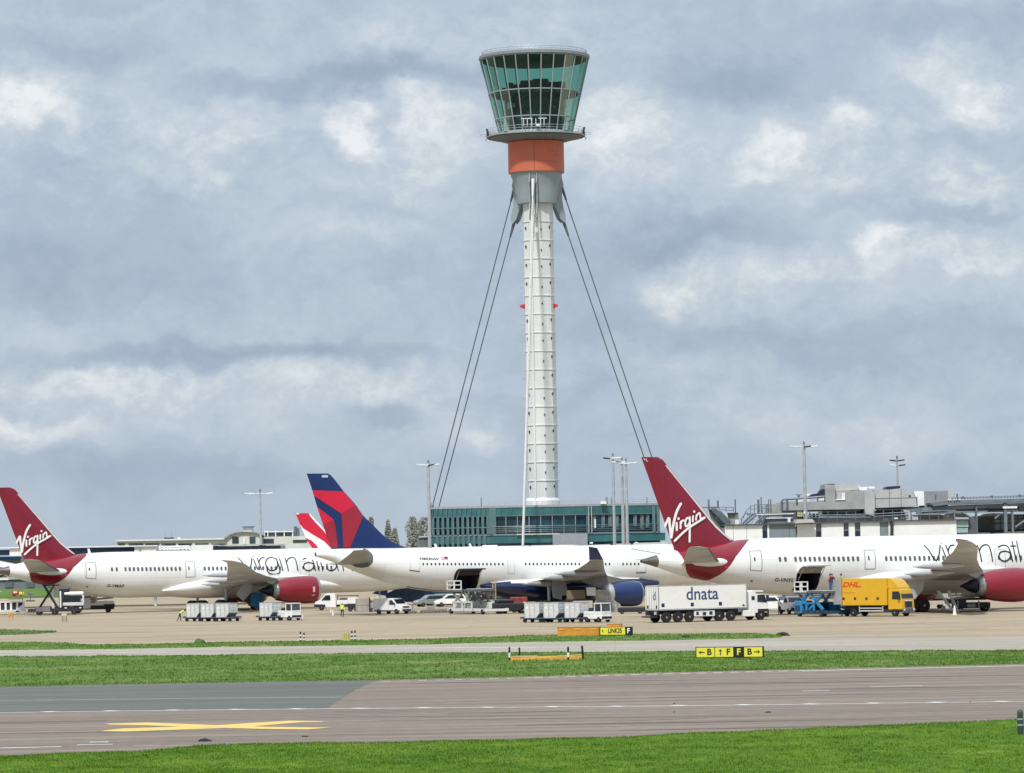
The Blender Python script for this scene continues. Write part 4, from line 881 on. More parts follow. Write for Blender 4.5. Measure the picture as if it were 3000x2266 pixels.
mast(2637, 560, 1343, 1424, [(-.6,1),(.6,1)], 'two tiered floodlight mast above the concrete plant rooms', r=.2, two=True)
# ------------------------------------------------------------------ poplars
LEAF = grassmat('haze_paled_leaf', (.21,.22,.18), (.29,.30,.25), (.38,.39,.33), .25); BARK = mat('pale_bark', (.16,.15,.13), .9, var=.2)  # paled for bare crowns, with distance haze put into the leaf colour
def poplar(px, Y, w, ytop, label, seed, lean=0.0):
    rs = random.Random(seed); base = GY(px, Y); t = thing('poplar_tree', label, 'tree', base, 0, 'distant columnar poplars')
    h = at(px, ytop, Y).z
    b = MB(); b.tube((0,0,0), (0,0,h*.92), .35, .06, n=8)
    for k in range(16): z = h*(.12+.05*k); a = rs.random()*6.28; q = w*.32; b.tube((0,0,z), (math.cos(a)*q, math.sin(a)*q, z+h*.10), .08, .02, n=5)
    b.build('trunk', BARK, t)
    V, F = [], []
    for k in range(2600):
        f = rs.random(); z = h*(.10+.9*f); a = rs.random()*6.28
        env = w/2*(min(1, (1-f)*4+.22)**.8)*(.55+.45*min(1, f*5))*(1+.7*noise.noise(Vector((math.cos(a)*2, seed, z*.35))))
        q = env*math.sqrt(rs.random()); x, y = q*math.cos(a)+lean*f, q*math.sin(a); s_ = .10+.16*rs.random()
        d1 = Vector((rs.gauss(0,1), rs.gauss(0,1), rs.gauss(0,1))).normalized()*s_; d2 = d1.orthogonal().normalized()*s_*.7
        i = len(V); p = Vector((x, y, z)); V += [p-d1, p+d2, p+d1, p-d2]; F.append((i, i+1, i+2, i+3))
    me = bpy.data.meshes.new('crown'); me.from_pydata([tuple(v) for v in V], [], F); me.materials.append(LEAF)
    o = bpy.data.objects.new('crown', me); col.objects.link(o); o.parent = t
poplar(1090, 860, 2.2, 1515, 'top of a slim poplar just behind the blue and red fin', 1)
poplar(1140, 860, 1.7, 1524, 'taller of two thin poplars between the blue fin and the teal building', 2)
poplar(1159, 850, 2.0, 1548, 'shorter of two thin poplars between the blue fin and the teal building', 3)
poplar(1212, 700, 2.9, 1515, 'broad poplar nearest the teal building, left of its pair', 4)
poplar(1238, 702, 3.8, 1517, 'ragged poplar between the broad poplar and the floodlight mast', 5, .5)
O2 = PB('low_annex', 'low grey annex with railings at the left foot of the teal building', 'annex', 1245, 585)
O2.box('wall', mat('annex_grey_green', (.13,.17,.165), .6, var=.3, scale=.7), 1222, 1276, 1574, 1640, 0, 8, ground=True); O2.box('roof_edge', LGREY, 1226, 1262, 1572, 1575, -.3, 2)
O2.box('boom', STEELP, 1242, 1264, 1517, 1521, 1, .4); O2.rods('frame', LMETAL, [[(1250,1574),(1258,1548),(1262,1548)],[(1242,1574),(1256,1550)]], .09, .5)
# distant tree line along the horizon
def treeline(px0, px1, Y, py, seed, label):
    b = MB(); rs = random.Random(seed); V, F = [], []
    x0, x1 = at(px0, 1600, Y).x, at(px1, 1600, Y).x; h = at((px0+px1)/2, py, Y).z
    for k in range(5000):
        x = rs.uniform(x0, x1); hh = h*(.75+.5*noise.noise(Vector((x*.03, seed, 0)))+.2*noise.noise(Vector((x*.15, seed, 4)))); z = hh*rs.random()**.6; y = rs.uniform(-4, 4); s_ = .5+rs.random()*.7
        d1 = Vector((rs.gauss(0,1), rs.gauss(0,1), rs.gauss(0,1))).normalized()*s_; d2 = d1.orthogonal().normalized()*s_
        i = len(V); p = Vector((x, Y+y, z)); V += [p-d1, p+d2, p+d1, p-d2]; F.append((i, i+1, i+2, i+3))
    me = bpy.data.meshes.new('far_tree_line'); me.from_pydata([tuple(v) for v in V], [], F); me.materials.append(LEAF)
    o = bpy.data.objects.new('far_tree_line', me); col.objects.link(o); tag(o, label, kind='stuff')
treeline(-300, 420, 1100, 1668, 5, 'hazy tree line on the horizon behind the left airliner')
treeline(860, 1280, 1300, 1590, 6, 'hazy tree line on the horizon between fin and tower')
treeline(1900, 3300, 1200, 1575, 8, 'hazy tree line on the horizon behind the right airliner')
# ------------------------------------------------------------------ airliners
TH = R(25.0)
class Plane:
    def __init__(s, name, label, cat, tpx, DT, prof, wr, dz=0.0, th=TH, group=None, ref=None):
        s.th = th; T = GY(tpx, DT); s.T = T; s.root = thing(name, label, cat, T, th, group)
        s.Ri = Matrix.Rotation(-th, 3, 'Z')
        if ref is None:
            st = []
            for px, yt, yb, w in prof:
                a, c = s.uw(px, yt, 0), s.uw(px, yb, 0); st.append(((a[0]+c[0])/2, (a[1]+c[1])/2+dz, (a[1]-c[1])/2, w))
            s.st = st + wr
        else: s.st = [(u, c+dz, a, b_) for u, c, a, b_ in ref]
        us = [q[0] for q in s.st]; g = np.linspace(us[0], us[-1], 700); s.g = g; s.A = []
        for k in (1, 2, 3):
            y = np.interp(g, us, [q[k] for q in s.st]); w = 15
            yp = np.concatenate([2*y[0]-y[1:w+1][::-1], y, 2*y[-1]-y[-w-1:-1][::-1]]); s.A.append(np.convolve(yp, np.ones(2*w+1)/(2*w+1), 'valid'))
    def f(s, u): return tuple(float(np.interp(u, s.g, a)) for a in s.A)      # centre, half height, half width
    def uw(s, px, py, v):
        o = s.Ri @ (CO - s.T); d = s.Ri @ ray(px, py); t = (-v - o.y)/d.y; p = o + d*t; return p.x, p.z
    def on(s, px, py):                        # where the line of sight meets the near fuselage side -> (u, phi) phi 0 belly, pi crown
        v = 2.9
        for _ in range(8):
            u, w = s.uw(px, py, v); c, a, b_ = s.f(u); r_ = max(-.9999, min(.9999, (w-c)/a)); v = v*.4+.6*b_*math.sqrt(1-r_*r_)
        return u, math.acos(-r_)
    def surf(s, u, ph, off=.02, side=1):
        c, a, b_ = s.f(u); return Vector((u, -side*(b_+off)*math.sin(ph), c-(a+off)*math.cos(ph)))
    def fuselage(s, mats, matf, hole=None, n=56):
        us = sorted(set([float(x) for x in np.concatenate([np.linspace(s.st[0][0], 14, 46), np.linspace(14, s.st[-1][0]-9, 50), np.linspace(s.st[-1][0]-9, s.st[-1][0], 36)])]))
        if hole:
            u0, u1, p0, p1 = hole; us = sorted([u for u in us if min(abs(u-u0), abs(u-u1)) > .25]+[u0, u1])
        phs = [2*math.pi*i/n for i in range(n)]
        if hole:
            i0 = round(p0/(2*math.pi)*n); i1 = round(p1/(2*math.pi)*n); phs[i0] = p0; phs[i1] = p1
        b = MB(); b.v = [tuple(s.surf(u, p, 0)) for u in us for p in phs]
        for j in range(len(us)-1):
            for i in range(n):
                if hole and us[j] >= u0-1e-6 and us[j+1] <= u1+1e-6 and i0 <= i < i1: continue
                b.f.append([j*n+i, j*n+(i+1) % n, (j+1)*n+(i+1) % n, (j+1)*n+i]); um = (us[j]+us[j+1])/2
                b.m.append(matf(um, phs[i]+math.pi/n)); b.sm.append(True)
        for e in (0, len(us)-1): b.f.append([e*n+i for i in range(n)]); b.m.append(2 if e == 0 else 0); b.sm.append(False)
        s.fus = b.build('fuselage', mats, s.root, auto=35)
        if hole:                              # the hold behind the open cargo door
            c, a, bb = s.f((u0+u1)/2); z0, z1 = c-a*math.cos(p0), c-a*math.cos(p1); m_ = mat('hold_interior', (.02,.02,.035), .8, var=.3)
            y0, y1 = -bb*.995, .8; h = MB()
            q = [(u0,z0),(u1,z0),(u1,z1),(u0,z1)]
            for k in range(4):
                (ua, za), (ub, zb_) = q[k], q[(k+1) % 4]; h.add([(ua, -bb*math.sqrt(max(0, 1-((za-c)/a)**2))-.0, za), (ub, -bb*math.sqrt(max(0, 1-((zb_-c)/a)**2)), zb_), (ub, y1, zb_), (ua, y1, za)], [(0,1,2,3)])
            h.add([(u, y1, z) for u, z in q], [(0,1,2,3)]); h.build('cargo_hold', m_, s.root)
    def deco(s, name, polys, m, off=.02, cut=(.8, .12), both=False, parent=None):   # polygons in photo pixels laid on the fuselage skin
        for side in ((1, -1) if both else (1,)):
            P_ = []
            for pl in polys: P_.append([(lambda q: (q[0], q[1]*3.0))(s.on(*p)) for p in pl])
            bm = grid_cut(flat2d(P_), *cut); o = decal(name, bm, m, parent or s.root, lambda u, p3: s.surf(u, p3/3.0, off, side), True)
            for f in o.data.polygons: f.use_smooth = True
        return o
    def windows(s, pts, w, h, m):
        proto = None; n = 10
        for px, py in pts:
            u, ph = s.on(px, py); P_ = []
            for k in range(n):
                t = 2*math.pi*k/n; ct, st_ = math.cos(t), math.sin(t); ct = math.copysign(abs(ct)**.6, ct); st_ = math.copysign(abs(st_)**.6, st_)
                c, a, b_ = s.f(u); P_.append(s.surf(u+ct*w/2, ph+st_*h/2/b_, .012))
            o0 = s.surf(u, ph, 0); b = MB(); b.add([p-o0 for p in P_], [list(range(n))]); o = b.build('window', m, s.root); o.location = o0
    def door(s, x0, x1, y0, y1, m, lw=.07, skew=0, win=True, name='door', bottom=None):
        (u0, pt), (u1, pb) = s.on(x0, y0), s.on(x1, y1); ub = u1-s.on(x1, y0)[0]
        P_ = []; r3 = 3.0
        q = [(u0, pb*r3), (u1, pb*r3), (u1-ub, pt*r3), (u0+0, pt*r3)]
        q[0] = (s.on(x0+skew, y1)[0], pb*r3); q[1] = (u1, pb*r3); q[2] = (s.on(x1-skew, y0)[0], pt*r3)
        for k in range(4): P_ += ribbon([q[k], q[(k+1) % 4]], lw)[:1]
        for i, pp_ in enumerate(P_): P_[i] = pp_
        bm = bmesh.new()
        for i, pl in enumerate(P_): 
            bm.faces.new([bm.verts.new((p[0], 0, p[1])) for p in pl])
        grid_cut(bm, .8, .15)
        o = decal(name, bm, m, s.root, lambda u, p3: s.surf(u, p3/r3, .014))
        if bottom:
            bm = bmesh.new(); bm.faces.new([bm.verts.new((p[0], 0, p[1])) for p in ((q[0][0]-.05, q[0][1]-.08),(q[1][0]+.05, q[1][1]-.08),(q[1][0]+.05, q[1][1]+.10),(q[0][0]-.05, q[0][1]+.10))])
            decal('sill', bm, bottom, o, lambda u, p3: s.surf(u, p3/r3, .022))
        if win:
            u, ph = (q[3][0]*.68+q[2][0]*.32), pt*.56+pb*.44; b = MB(); P2_ = [s.surf(u+dx, ph+dz, .016) for dx, dz in ((-.09,-.075),(.09,-.075),(.09,.075),(-.09,.075))]
            b.add(P2_, [(0,1,2,3)]).build('door_window', INK, o)
        return o
    def strokes(s, name, strokes, w, m, off=.03):
        bm = bmesh.new(); k = 0; objs = None
        for pts in strokes:
            P_ = [(lambda q: (q[0], q[1]*3.0))(s.on(*p)) for p in (catmull(pts, 5) if len(pts) > 2 else pts)]
            for q in ribbon(P_, w):
                vs = [bm.verts.new((p[0], k*.0008, p[1])) for p in q]; bm.faces.new(vs)
                k += 1
        for v in bm.verts: 
            o_ = off+v.co.y; v.co = s.surf(v.co.x, v.co.z/3.0, o_)
        me = bpy.data.meshes.new(name); bm.to_mesh(me); bm.free(); me.materials.append(m)
        o = bpy.data.objects.new(name, me); col.objects.link(o); o.parent = s.root; return o
    def text(s, name, txt, px, py, size, m, shear=.25, bold=.01, xs=1.0, off=.02):
        u0, p0 = s.on(px, py); bm = text2d(txt, size, bold, shear, xs=xs); c, a, b_ = s.f(u0)
        bmesh.ops.triangulate(bm, faces=bm.faces[:])
        return decal(name, bm, m, s.root, lambda x, z: s.surf(u0+x, p0+z/b_, off))
    def fin(s, te, le, thick, mats, matf=None, name='vertical_fin', rows=26, dz=0.0):      # te, le: photo pixel polylines bottom to top
        T_ = [s.uw(*p, 0) for p in te]; L_ = [s.uw(*p, 0) for p in le]
        z0 = max(min(q[1] for q in T_), min(q[1] for q in L_)); zt = min(T_[-1][1], L_[-1][1]); zb0 = min(T_[0][1], L_[0][1])
        zs = list(np.linspace(zb0, zt-.9, rows))+list(np.linspace(zt-.8, zt, 6)); n = 9; vs = []; b = MB(); b.smooth = True
        def I(pl, z): return float(np.interp(z, [q[1] for q in pl], [q[0] for q in pl]))
        for z in zs:
            a, c = I(T_, z), I(L_, z); th = thick*max(.25, 1-(z-zb0)/(zt-zb0)*.7)
            for k in range(n): f = k/(n-1); x = a+(c-a)*f; t = th*.5*(1.9*math.sqrt(max(1-f, 0))*(f**.75))*(1.0 if f < .999 else 0); vs.append((x, -t, z+dz))
            for k in range(n-2, 0, -1): f = k/(n-1); x = a+(c-a)*f; t = th*.5*(1.9*math.sqrt(1-f)*(f**.75)); vs.append((x, t, z+dz))
        m_ = 2*n-2; b.v = vs
        for j in range(len(zs)-1):
            for i in range(m_):
                q = [j*m_+i, j*m_+(i+1) % m_, (j+1)*m_+(i+1) % m_, (j+1)*m_+i]; b.f.append(q); b.m.append(0); b.sm.append(True)
        b.f.append([(len(zs)-1)*m_+i for i in range(m_)]); b.m.append(0); b.sm.append(False)
        s.finT, s.finL, s.finth, s.finz = T_, L_, thick, (zb0, zt)
        return b.build(name, mats, s.root, auto=30)
    def finy(s, u, z):                        # outer skin of the fin on the near side
        I = lambda pl: float(np.interp(z, [q[1] for q in pl], [q[0] for q in pl])); a, c = I(s.finT), I(s.finL); f = min(.999, max(.0, (u-a)/(c-a+1e-6)))
        th = s.finth*max(.25, 1-(z-s.finz[0])/(s.finz[1]-s.finz[0])*.7); return -th*.5*(1.9*math.sqrt(1-f)*(f**.75))
    def fin_polys(s, name, polys, m, parent, off=.03, dz=0.0, cut=(.5,.5), clip=False):
        P_ = [[s.uw(*p, .2) for p in pl] for pl in polys]
        if clip:
            def cl(u, z): I = lambda pl: float(np.interp(z, [q[1] for q in pl], [q[0] for q in pl])); return (min(max(u, I(s.finT)+.02), I(s.finL)-.03), z)
            P_ = [[cl(*q) for q in pl] for pl in P_]
        return decal(name, grid_cut(flat2d(P_), *cut), m, parent, lambda u, z: (u, s.finy(u, z)-off, z+dz))
    def fin_strokes(s, name, st, m, parent, off=.03, dz=0.0):
        bm = bmesh.new(); k = 0
        for pts, w in st:
            P_ = [s.uw(*p, .2) for p in (catmull(pts, 5) if len(pts) > 2 else pts)]
            for q in ribbon(P_, w):
                vs = [bm.verts.new((p[0], s.finy(*p)-off-k*.001, p[1]+dz)) for p in q]; bm.faces.new(vs); k += 1
        me = bpy.data.meshes.new(name); bm.to_mesh(me); bm.free(); me.materials.append(m)
        o = bpy.data.objects.new(name, me); col.objects.link(o); o.parent = parent; return o
    def wing(s, st, mats, name='wing', side=1, white_top=True):      # st: (v, u leading edge, u trailing edge, z, thickness ratio)
        prof = [(0,0),(.02,.018),(.06,.032),(.15,.05),(.35,.06),(.6,.042),(.85,.018),(1,.002)]
        ring = prof + [(x, -y*.75) for x, y in prof[-2:0:-1]]; n = len(ring); V = []; b = MB(); b.smooth = True
        for v, ul, ut, z, t in st:
            c = ul-ut
            for x, y in ring: V.append((ul-x*c, -side*v, z+y*c*t/.12+(.5-x)*c*.03))
        b.v = V; m_ = len(prof)
        for j in range(len(st)-1):
            for i in range(n):
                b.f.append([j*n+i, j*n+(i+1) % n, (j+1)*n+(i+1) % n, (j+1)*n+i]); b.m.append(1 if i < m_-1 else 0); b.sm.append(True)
        for e in (0, len(st)-1): b.f.append([e*n+i for i in range(n)]); b.m.append(0); b.sm.append(False)
        return b.build(name, mats, s.root, auto=45)
    def nacelle(s, u0, u1, v, z, prof, mats, side=1, chev=0, cone=None, lip=METAL, name='engine'):
        # prof: (fraction from rear, radius); u0 rear, u1 front
        y = -side*v; n = 48; b = MB(); vs = []; pr = [(u0+(u1-u0)*f, r_) for f, r_ in prof]
        for j, (u, r_) in enumerate(pr):
            for i in range(n):
                t = 2*math.pi*i/n; du = 0
                if j == 0 and chev: du = .38*abs(((i*chev/n) % 1)-.5)*2-.1
                vs.append((u+du, y+r_*math.cos(t), z+r_*math.sin(t)))
        b.v = vs
        for j in range(len(pr)-1):
            for i in range(n): b.f.append([j*n+i, j*n+(i+1) % n, (j+1)*n+(i+1) % n, (j+1)*n+i]); b.m.append(1 if j >= len(pr)-3 else 0); b.sm.append(True)
        e = b.build(name, mats, s.root, auto=40)
        rf = pr[-1][1]; k = MB(); k.smooth = True; k.lathe([(rf, u1), (rf*.93, u1-.1), (rf*.9, u1-.9), (.35, u1-1.0), (.02, u1-.4)], (0, y, z), 'x', 40, cap=False); k.build('fan', DARK, e)
        return e
# --- crimson-tailed airliner on the right (the nearer of the two)
P787 = [(1878,1640.5,1649.5,.24),(1926,1626,1662.5,.66),(1960,1616,1677,1.15),(2000,1607,1689,1.7),(2064,1599,1702.5,2.25),(2100,1593.5,1711,2.45),(2150,1585.5,1724,2.68),(2200,1579.5,1735,2.82),(2255,1576.5,1742,2.9),(2330,1575.2,1744.5,2.95)]
SC = 408/400.0; sz = lambda z: CAMZ+(z-CAMZ)*SC
R787 = [(u*SC, sz(c), a*SC, w*SC) for u, c, a, w in [(19.0,5.43,3.10,2.95),(47.0,5.45,3.10,2.95),(51,5.42,3.07,2.93),(54,5.33,2.96,2.84),(57,5.14,2.66,2.6),(59.5,4.86,2.15,2.15),(61.2,4.62,1.55,1.6),(62.3,4.42,.95,1.0),(62.8,4.3,.25,.3)]]
WM = mat('window_grey', (.10,.105,.12), .2, var=.15)
DL = mat('door_outline_grey', (.13,.135,.14), .5, var=.1)
def shift(pl, f): return [f(*p) for p in pl]
VPLANES = []
VIRGIN_ST = [([(49.5,1591),(54,1580),(58.5,1572),(60.5,1590),(64.4,1617)],.27),([(64.4,1617),(68,1592),(74,1565),(80,1550),(87,1538.5)],.29),([(76.6,1583.5),(77,1600)],.24),([(81,1573),(81.2,1573.6)],.27),
  ([(86.2,1581),(86,1595.5)],.23),([(86.3,1586),(89,1579.5),(93.5,1577.2)],.22),([(107,1572.3),(101.5,1572.5),(98,1579),(97.2,1588),(101,1591.5),(107,1584)],.22),([(108.6,1570),(108.2,1598),(107.6,1627)],.24),
  ([(116.8,1567.5),(116,1579.5)],.22),([(119.8,1556.5),(120,1557)],.26),([(125.6,1565),(124,1576)],.21),([(125.6,1568),(130,1561.5),(134,1560.5),(135.2,1566),(135.8,1572.5),(146.5,1570.5)],.2),
  ([(146.5,1570.5),(128,1581),(110,1591.5),(90,1607),(71.5,1625)],.24)]
TITLE = [[(660,787),(700,828),(740,890),(762,906)],[(762,906),(782,870),(790,830),(795,787)],[(805,770),(806,772)],[(812,802),(835,860),(850,897)],[(845,787),(868,845),(888,903)],[(863,835),(872,805),(890,787),(916,785)],
  [(1035,800),(1000,785),(960,786),(935,812),(930,850),(945,885),(975,908),(1015,905),(1040,880),(1045,840),(1035,800)],[(1035,800),(1062,880),(1068,915),(1055,938),(1010,946),(968,937),(942,908)],[(1057,772),(1058,774)],[(1065,797),(1085,860),(1097,910)],
  [(1118,788),(1138,850),(1152,912)],[(1132,830),(1150,797),(1185,781),(1215,793),(1232,840),(1245,910)],[(1295,800),(1330,786),(1368,790),(1395,825),(1418,910)],[(1385,838),(1345,832),(1308,845),(1303,880),(1325,905),(1360,908),(1392,885),(1398,850),(1385,838)],
  [(1415,752),(1432,830),(1452,912)],[(1403,792),(1446,790)],[(1455,752),(1470,830),(1488,912)],[(1520,800),(1555,786),(1592,790),(1618,825),(1640,910)],[(1608,838),(1568,832),(1532,845),(1527,880),(1548,905),(1583,908),(1615,885),(1621,850),(1608,838)],
  [(1662,788),(1680,850),(1693,912)],[(1675,830),(1692,797),(1725,781),(1752,793),(1768,840),(1780,910)],[(1800,756),(1815,830),(1830,912)],[(1788,792),(1828,790)],[(1852,797),(1872,912)],[(1845,772),(1846,774)],[(1955,800),(1925,786),(1895,800),(1885,850),(1905,900),(1945,908)]]
TITLE = [[(500+x*.2992, 1400+y*.2992) for x, y in p] for p in TITLE]
def build787(label, tpx, DT, dz, ref, reg, regpx, f, hole, titl):
    P = Plane('airliner', label, 'airliner', tpx, DT, P787 if ref is None else None, R787, dz, group='large airliners parked on stands', ref=ref)
    # f: maps right-plane photo pixels to this plane's photo pixels
    H = None
    if hole:
        (u0, p1), (u1, p0) = P.on(*hole[0]), P.on(*hole[1]); H = (u0, u1, p0, p1)
    P.fuselage([WHITE, DMETAL, DARK], lambda u, ph: 1 if u < 2.05 else 0, H)
    red = [(2197,1581),(2185,1588),(2179,1596),(2168,1612),(2155,1632),(2139.5,1656),(2113,1677),(2090,1693),(2064,1701.5),(2046,1702),(2034,1698),(2020,1690),(2012,1679),(2009,1668),(2006,1649),(1999,1634),(1992,1625),(1976,1611),(1985,1600),(2060,1585),(2120,1580)]
    o = P.deco('red_tail_band', [[f(*p) for p in red]], VRED, .018, (.6, .15), both=True)
    te = [(1976,1618),(1973,1604),(1930,1484),(1896,1388),(1882,1350),(1878,1338.5)]; le = [(2170,1590),(2146,1583.5),(2123,1563),(2100,1541),(2080,1517),(2054,1484),(2024,1448),(1991,1408.6),(1960,1371),(1949,1357),(1942,1348),(1932,1342.5),(1926,1339.5)]
    fin_ = P.fin([f(*p) for p in te], [f(*p) for p in le], .95, [VRED2])
    P.fin_polys('leading_edge', [[f(*p) for p in q] for q in ([(1952,1361),(1992,1409.5),(2024,1448),(2054,1484),(2080,1517),(2100,1541),(2123,1563),(2146,1583),(2140,1584),(2117,1566),(2095,1545.5),(2075,1522),(2049,1488.5),(2020,1452),(1989,1413.5),(1951,1366)],)], mat('pale_leading_edge', (.62,.58,.56), .35), fin_, .03)
    P.fin_strokes('script_logo', [([regpx(*p) for p in pts], w) for pts, w in VIRGIN_ST], WINK, fin_, .05)
    # stabilisers
    for side in (1, -1):
        zr = 6.05+dz; tl = P.wing([(1.0, 9.3, 4.4, zr-.15, .10), (2.0, 8.5, 4.25, zr, .09), (9.0, 3.5, 1.15, zr+1.5, .08), (9.85, 2.3, .95, zr+1.68, .06), (10.05, 1.6, .9, zr+1.7, .04)], [WING, WHITE], 'tailplane', side)
        b = MB(); q0, q1 = Vector((8.62, -side*1.9, zr)), Vector((3.62, -side*9.1, zr+1.55)); b.tube(q0, q1, .13, .07, n=8); b.build('tailplane_leading_edge', mat('dark_leading_edge', (.09,.075,.07), .4), tl)
    b = MB(); b.smooth = True; b.lathe([(.02, 5.2), (.30, 5.8), (.48, 7.2), (.52, 8.8), (.40, 10.0), (.2, 10.6), (.02, 10.7)], (0, -2.0, 6.0+dz), 'x', 16); b.build('tailplane_fairing', WHITE, P.root)
    # windows, doors, writing
    wy = 1639.0
    xs_ = [2285, 2301]+[2330.7+14.05*k for k in range(14)]
    xs_ += [2596.5+13.95*k for k in range(19)] + [2962, 2976.5, 2991, 3005, 3019]
    pts = [f(x, wy+.35-(x-2285)*.0065) for x in xs_]
    P.windows(pts, .33, .56, WM)
    for (x0, x1, y0, y1, sk) in ((2195,2231,1615.5,1673.5,3),(2530.5,2564,1612.5,1667.5,4),(2912,2945,1611,1665,4)):
        a, c = f(x0, y0), f(x1, y1); P.door(a[0], c[0], a[1], c[1], DL, .075 if x0 < 2900 else .035, sk*.8 if ref is None else sk*.6)
    P.text('registration', reg, *f(2297, 1700.5), .60, INK, .15, .014, 1.12)
    for a_, c_ in ((0,2),(2,4),(4,6),(6,8),(8,10),(10,12),(12,14),(14,16),(16,17),(17,19),(19,21),(21,23),(23,25),(25,26)): P.strokes('title_letter', titl[a_:c_], .15, INK)
    if tpx > 1000:
        P.fin_polys('tail_code', [[(1886,1344),(1889,1344),(1892,1349),(1889.5,1349)],[(1893,1344),(1894.5,1344),(1896,1351),(1899,1351),(1899,1352.5),(1895,1352.5)]], WINK, fin_, .05)
    for x, y in ((2199,1703),): P.deco('vent', [[f(x+dx, y+dy) for dx, dy in ((0,-2.5),(5,-2),(7,1),(3,2.5),(-1,1))]], INK, .02)
    for x, y in ((2120,1577),(2190,1573)):
        u, w_ = P.uw(*f(x, y), 0); c, a, _ = P.f(u); MB().prism([(u, c+a-.1), (u+.45, c+a-.1), (u+.15, c+a+.65), (u-.1, c+a+.65)], -.05, .05).build('blade_antenna', WHITE, P.root)
    # wings
    z0 = dz
    stw = [(1.5,47.5,29.5,4.0,.13),(2.9,44.6,29.2,4.05,.13),(4.5,41.6,29.0,4.15,.12),(9.8,36.6,28.9,4.5,.11),(15,32.9,27.3,5.1,.10),(20,29.5,25.4,5.85,.10),(24.5,26.8,23.8,6.8,.09),(26.3,25.6,23.1,7.3,.07),(27.4,24.4,22.6,7.65,.06),(28.6,22.9,21.6,7.95,.05),(29.6,21.6,21.0,8.05,.04),(30.2,20.9,20.7,8.1,.03)]
    zf = 1.0 if ref is None else .79
    stw = [(v*SC, a*SC, c*SC, sz(4.05+(z-4.05)*zf), t) for v, a, c, z, t in stw]
    for side in (1, -1):
        P.wing([(v, a, c, z+dz, t) for v, a, c, z, t in stw], [WING, WHITE], 'wing', side)
        if side == 1: 
            for v, ut, z in ((7.2, 28.6, 4.15), (13.5, 26.6, 4.65), (19, 24.5, 5.45)):
                b = MB(); b.smooth = True; b.lathe([(.03, ut-1.6), (.22, ut-.6), (.36, ut+1.2), (.34, ut+3.0), (.12, ut+4.6), (.02, ut+5)], (0, -side*v, z-.25+dz), 'x', 12); b.build('flap_fairing', WING, P.root)
        ev, ez, u0, u1 = 9.9, 2.85+dz, 36.9, 43.1
        e = P.nacelle(u0, u1, ev, ez, [(0,1.32),(.12,1.5),(.3,1.72),(.5,1.86),(.7,1.92),(.86,1.88),(.93,1.80),(.975,1.66),(1,1.52)], [VRED, METAL], side, chev=18)
        y = -side*ev
        k = MB(); k.smooth = True; k.lathe([(1.30, u0+1.2), (1.22, u0+.25), (1.0, u0-.35), (.92, u0-.5)], (0, y, ez), 'x', 30, cap=True); k.build('core_cowl', mat('pale_duct_metal', (.38,.40,.37), .35, .5, var=.25), e)
        k = MB(); k.smooth = True; k.lathe([(.78, u0-.3), (.74, u0-.95), (.45, u0-1.6), (.04, u0-2.6)], (0, y, ez), 'x', 24); k.build('exhaust_cone', mat('burnt_exhaust', (.02,.022,.045), .35, .6, var=.4), e)
        k = MB(); k.prism([(u0-.2, ez+.7), (u0-1.6, ez+1.3), (u0-2.6, 4.0+dz), (u0+.5, 4.6+dz), (u0+3.6, ez+1.9), (u0+1, ez+1.0)], y-.22, y+.22).build('pylon', WING, e)
        if side == 1:
            for (uu, zz, w_, h_) in ((u1-1.25, .05, .32, .75), (u1-1.3, -.75, .5, .14)):
                MB().add([(uu+a_*w_/2, y-1.925*math.cos((zz+c_*h_/2)/1.9), ez+1.925*math.sin((zz+c_*h_/2)/1.9)) for a_, c_ in ((-1,-1),(1,-1),(1,0),(1,1),(-1,1),(-1,0))], [list(range(6))]).build('engine_badge', mat('pale_badge', (.62,.42,.44), .4), e)
    # belly fairing, gear
    b = MB(); rr = []; n = 32
    for u, zc, a, w in ((23.2,3.1,.3,2.4),(24.6,3.2,.8,2.95),(26.2,3.35,1.25,3.25),(28.6,3.55,1.6,3.5),(32,3.65,1.75,3.6),(40,3.65,1.75,3.6),(45,3.55,1.4,3.35),(48,3.4,1.0,2.8),(51,3.1,.4,1.8)):
        rr.append([(u, w*math.cos(2*math.pi*i/n), zc+dz+a*math.sin(2*math.pi*i/n)) for i in range(n)])
    b.smooth = True; loft(b, rr); b.build('belly_fairing', WHITE, P.root, auto=50)
    gear(P, 31.5, 5.0, dz, .76); gear(P, 31.0, -5.0, dz); nosegear(P, 56.6, dz)
    # open main gear door, a pale plate hanging below the wing
    b = MB(); b.T = Matrix.Translation((30.6 if ref is None else 33.6, -6.8, 2.7+dz)) @ Matrix.Rotation(R(12), 4, 'Y')
    b.prism([(-.85,1.2),(.45,1.3),(.95,.75),(.85,-.1),(.1,-1.15),(-.35,-1.2),(-.75,-.5),(-1.0,.4)] if ref is None else [(-.3,1.3),(1.0,1.15),(.95,.2),(0,-1.3),(-1.2,-.6),(-.7,.6)], -.04, .04); b.build('gear_door', mat('gear_door_grey', (.50,.50,.48), .4, var=.06), P.root)
    return P
def gear(P, u, v, dz, r_=.68, tw=.62, n=2):
    y = -v; b = MB(); b.tube((u, y, 3.2+dz), (u, y, .8), .22, .16, n=10); b.tube((u, y, 2.4), (u+1.6, y*.8, 3.4+dz), .09, n=6)
    b.box(u-1.0, u+1.0, y-.14, y+.14, .6, .85); g = b.build('landing_gear', LMETAL, P.root)
    for du in (-.75, .75):
        for dy in (-tw, tw): wheel(g, u+du, y+dy, r_, .48, -1 if dy < 0 else 1, name='wheel')
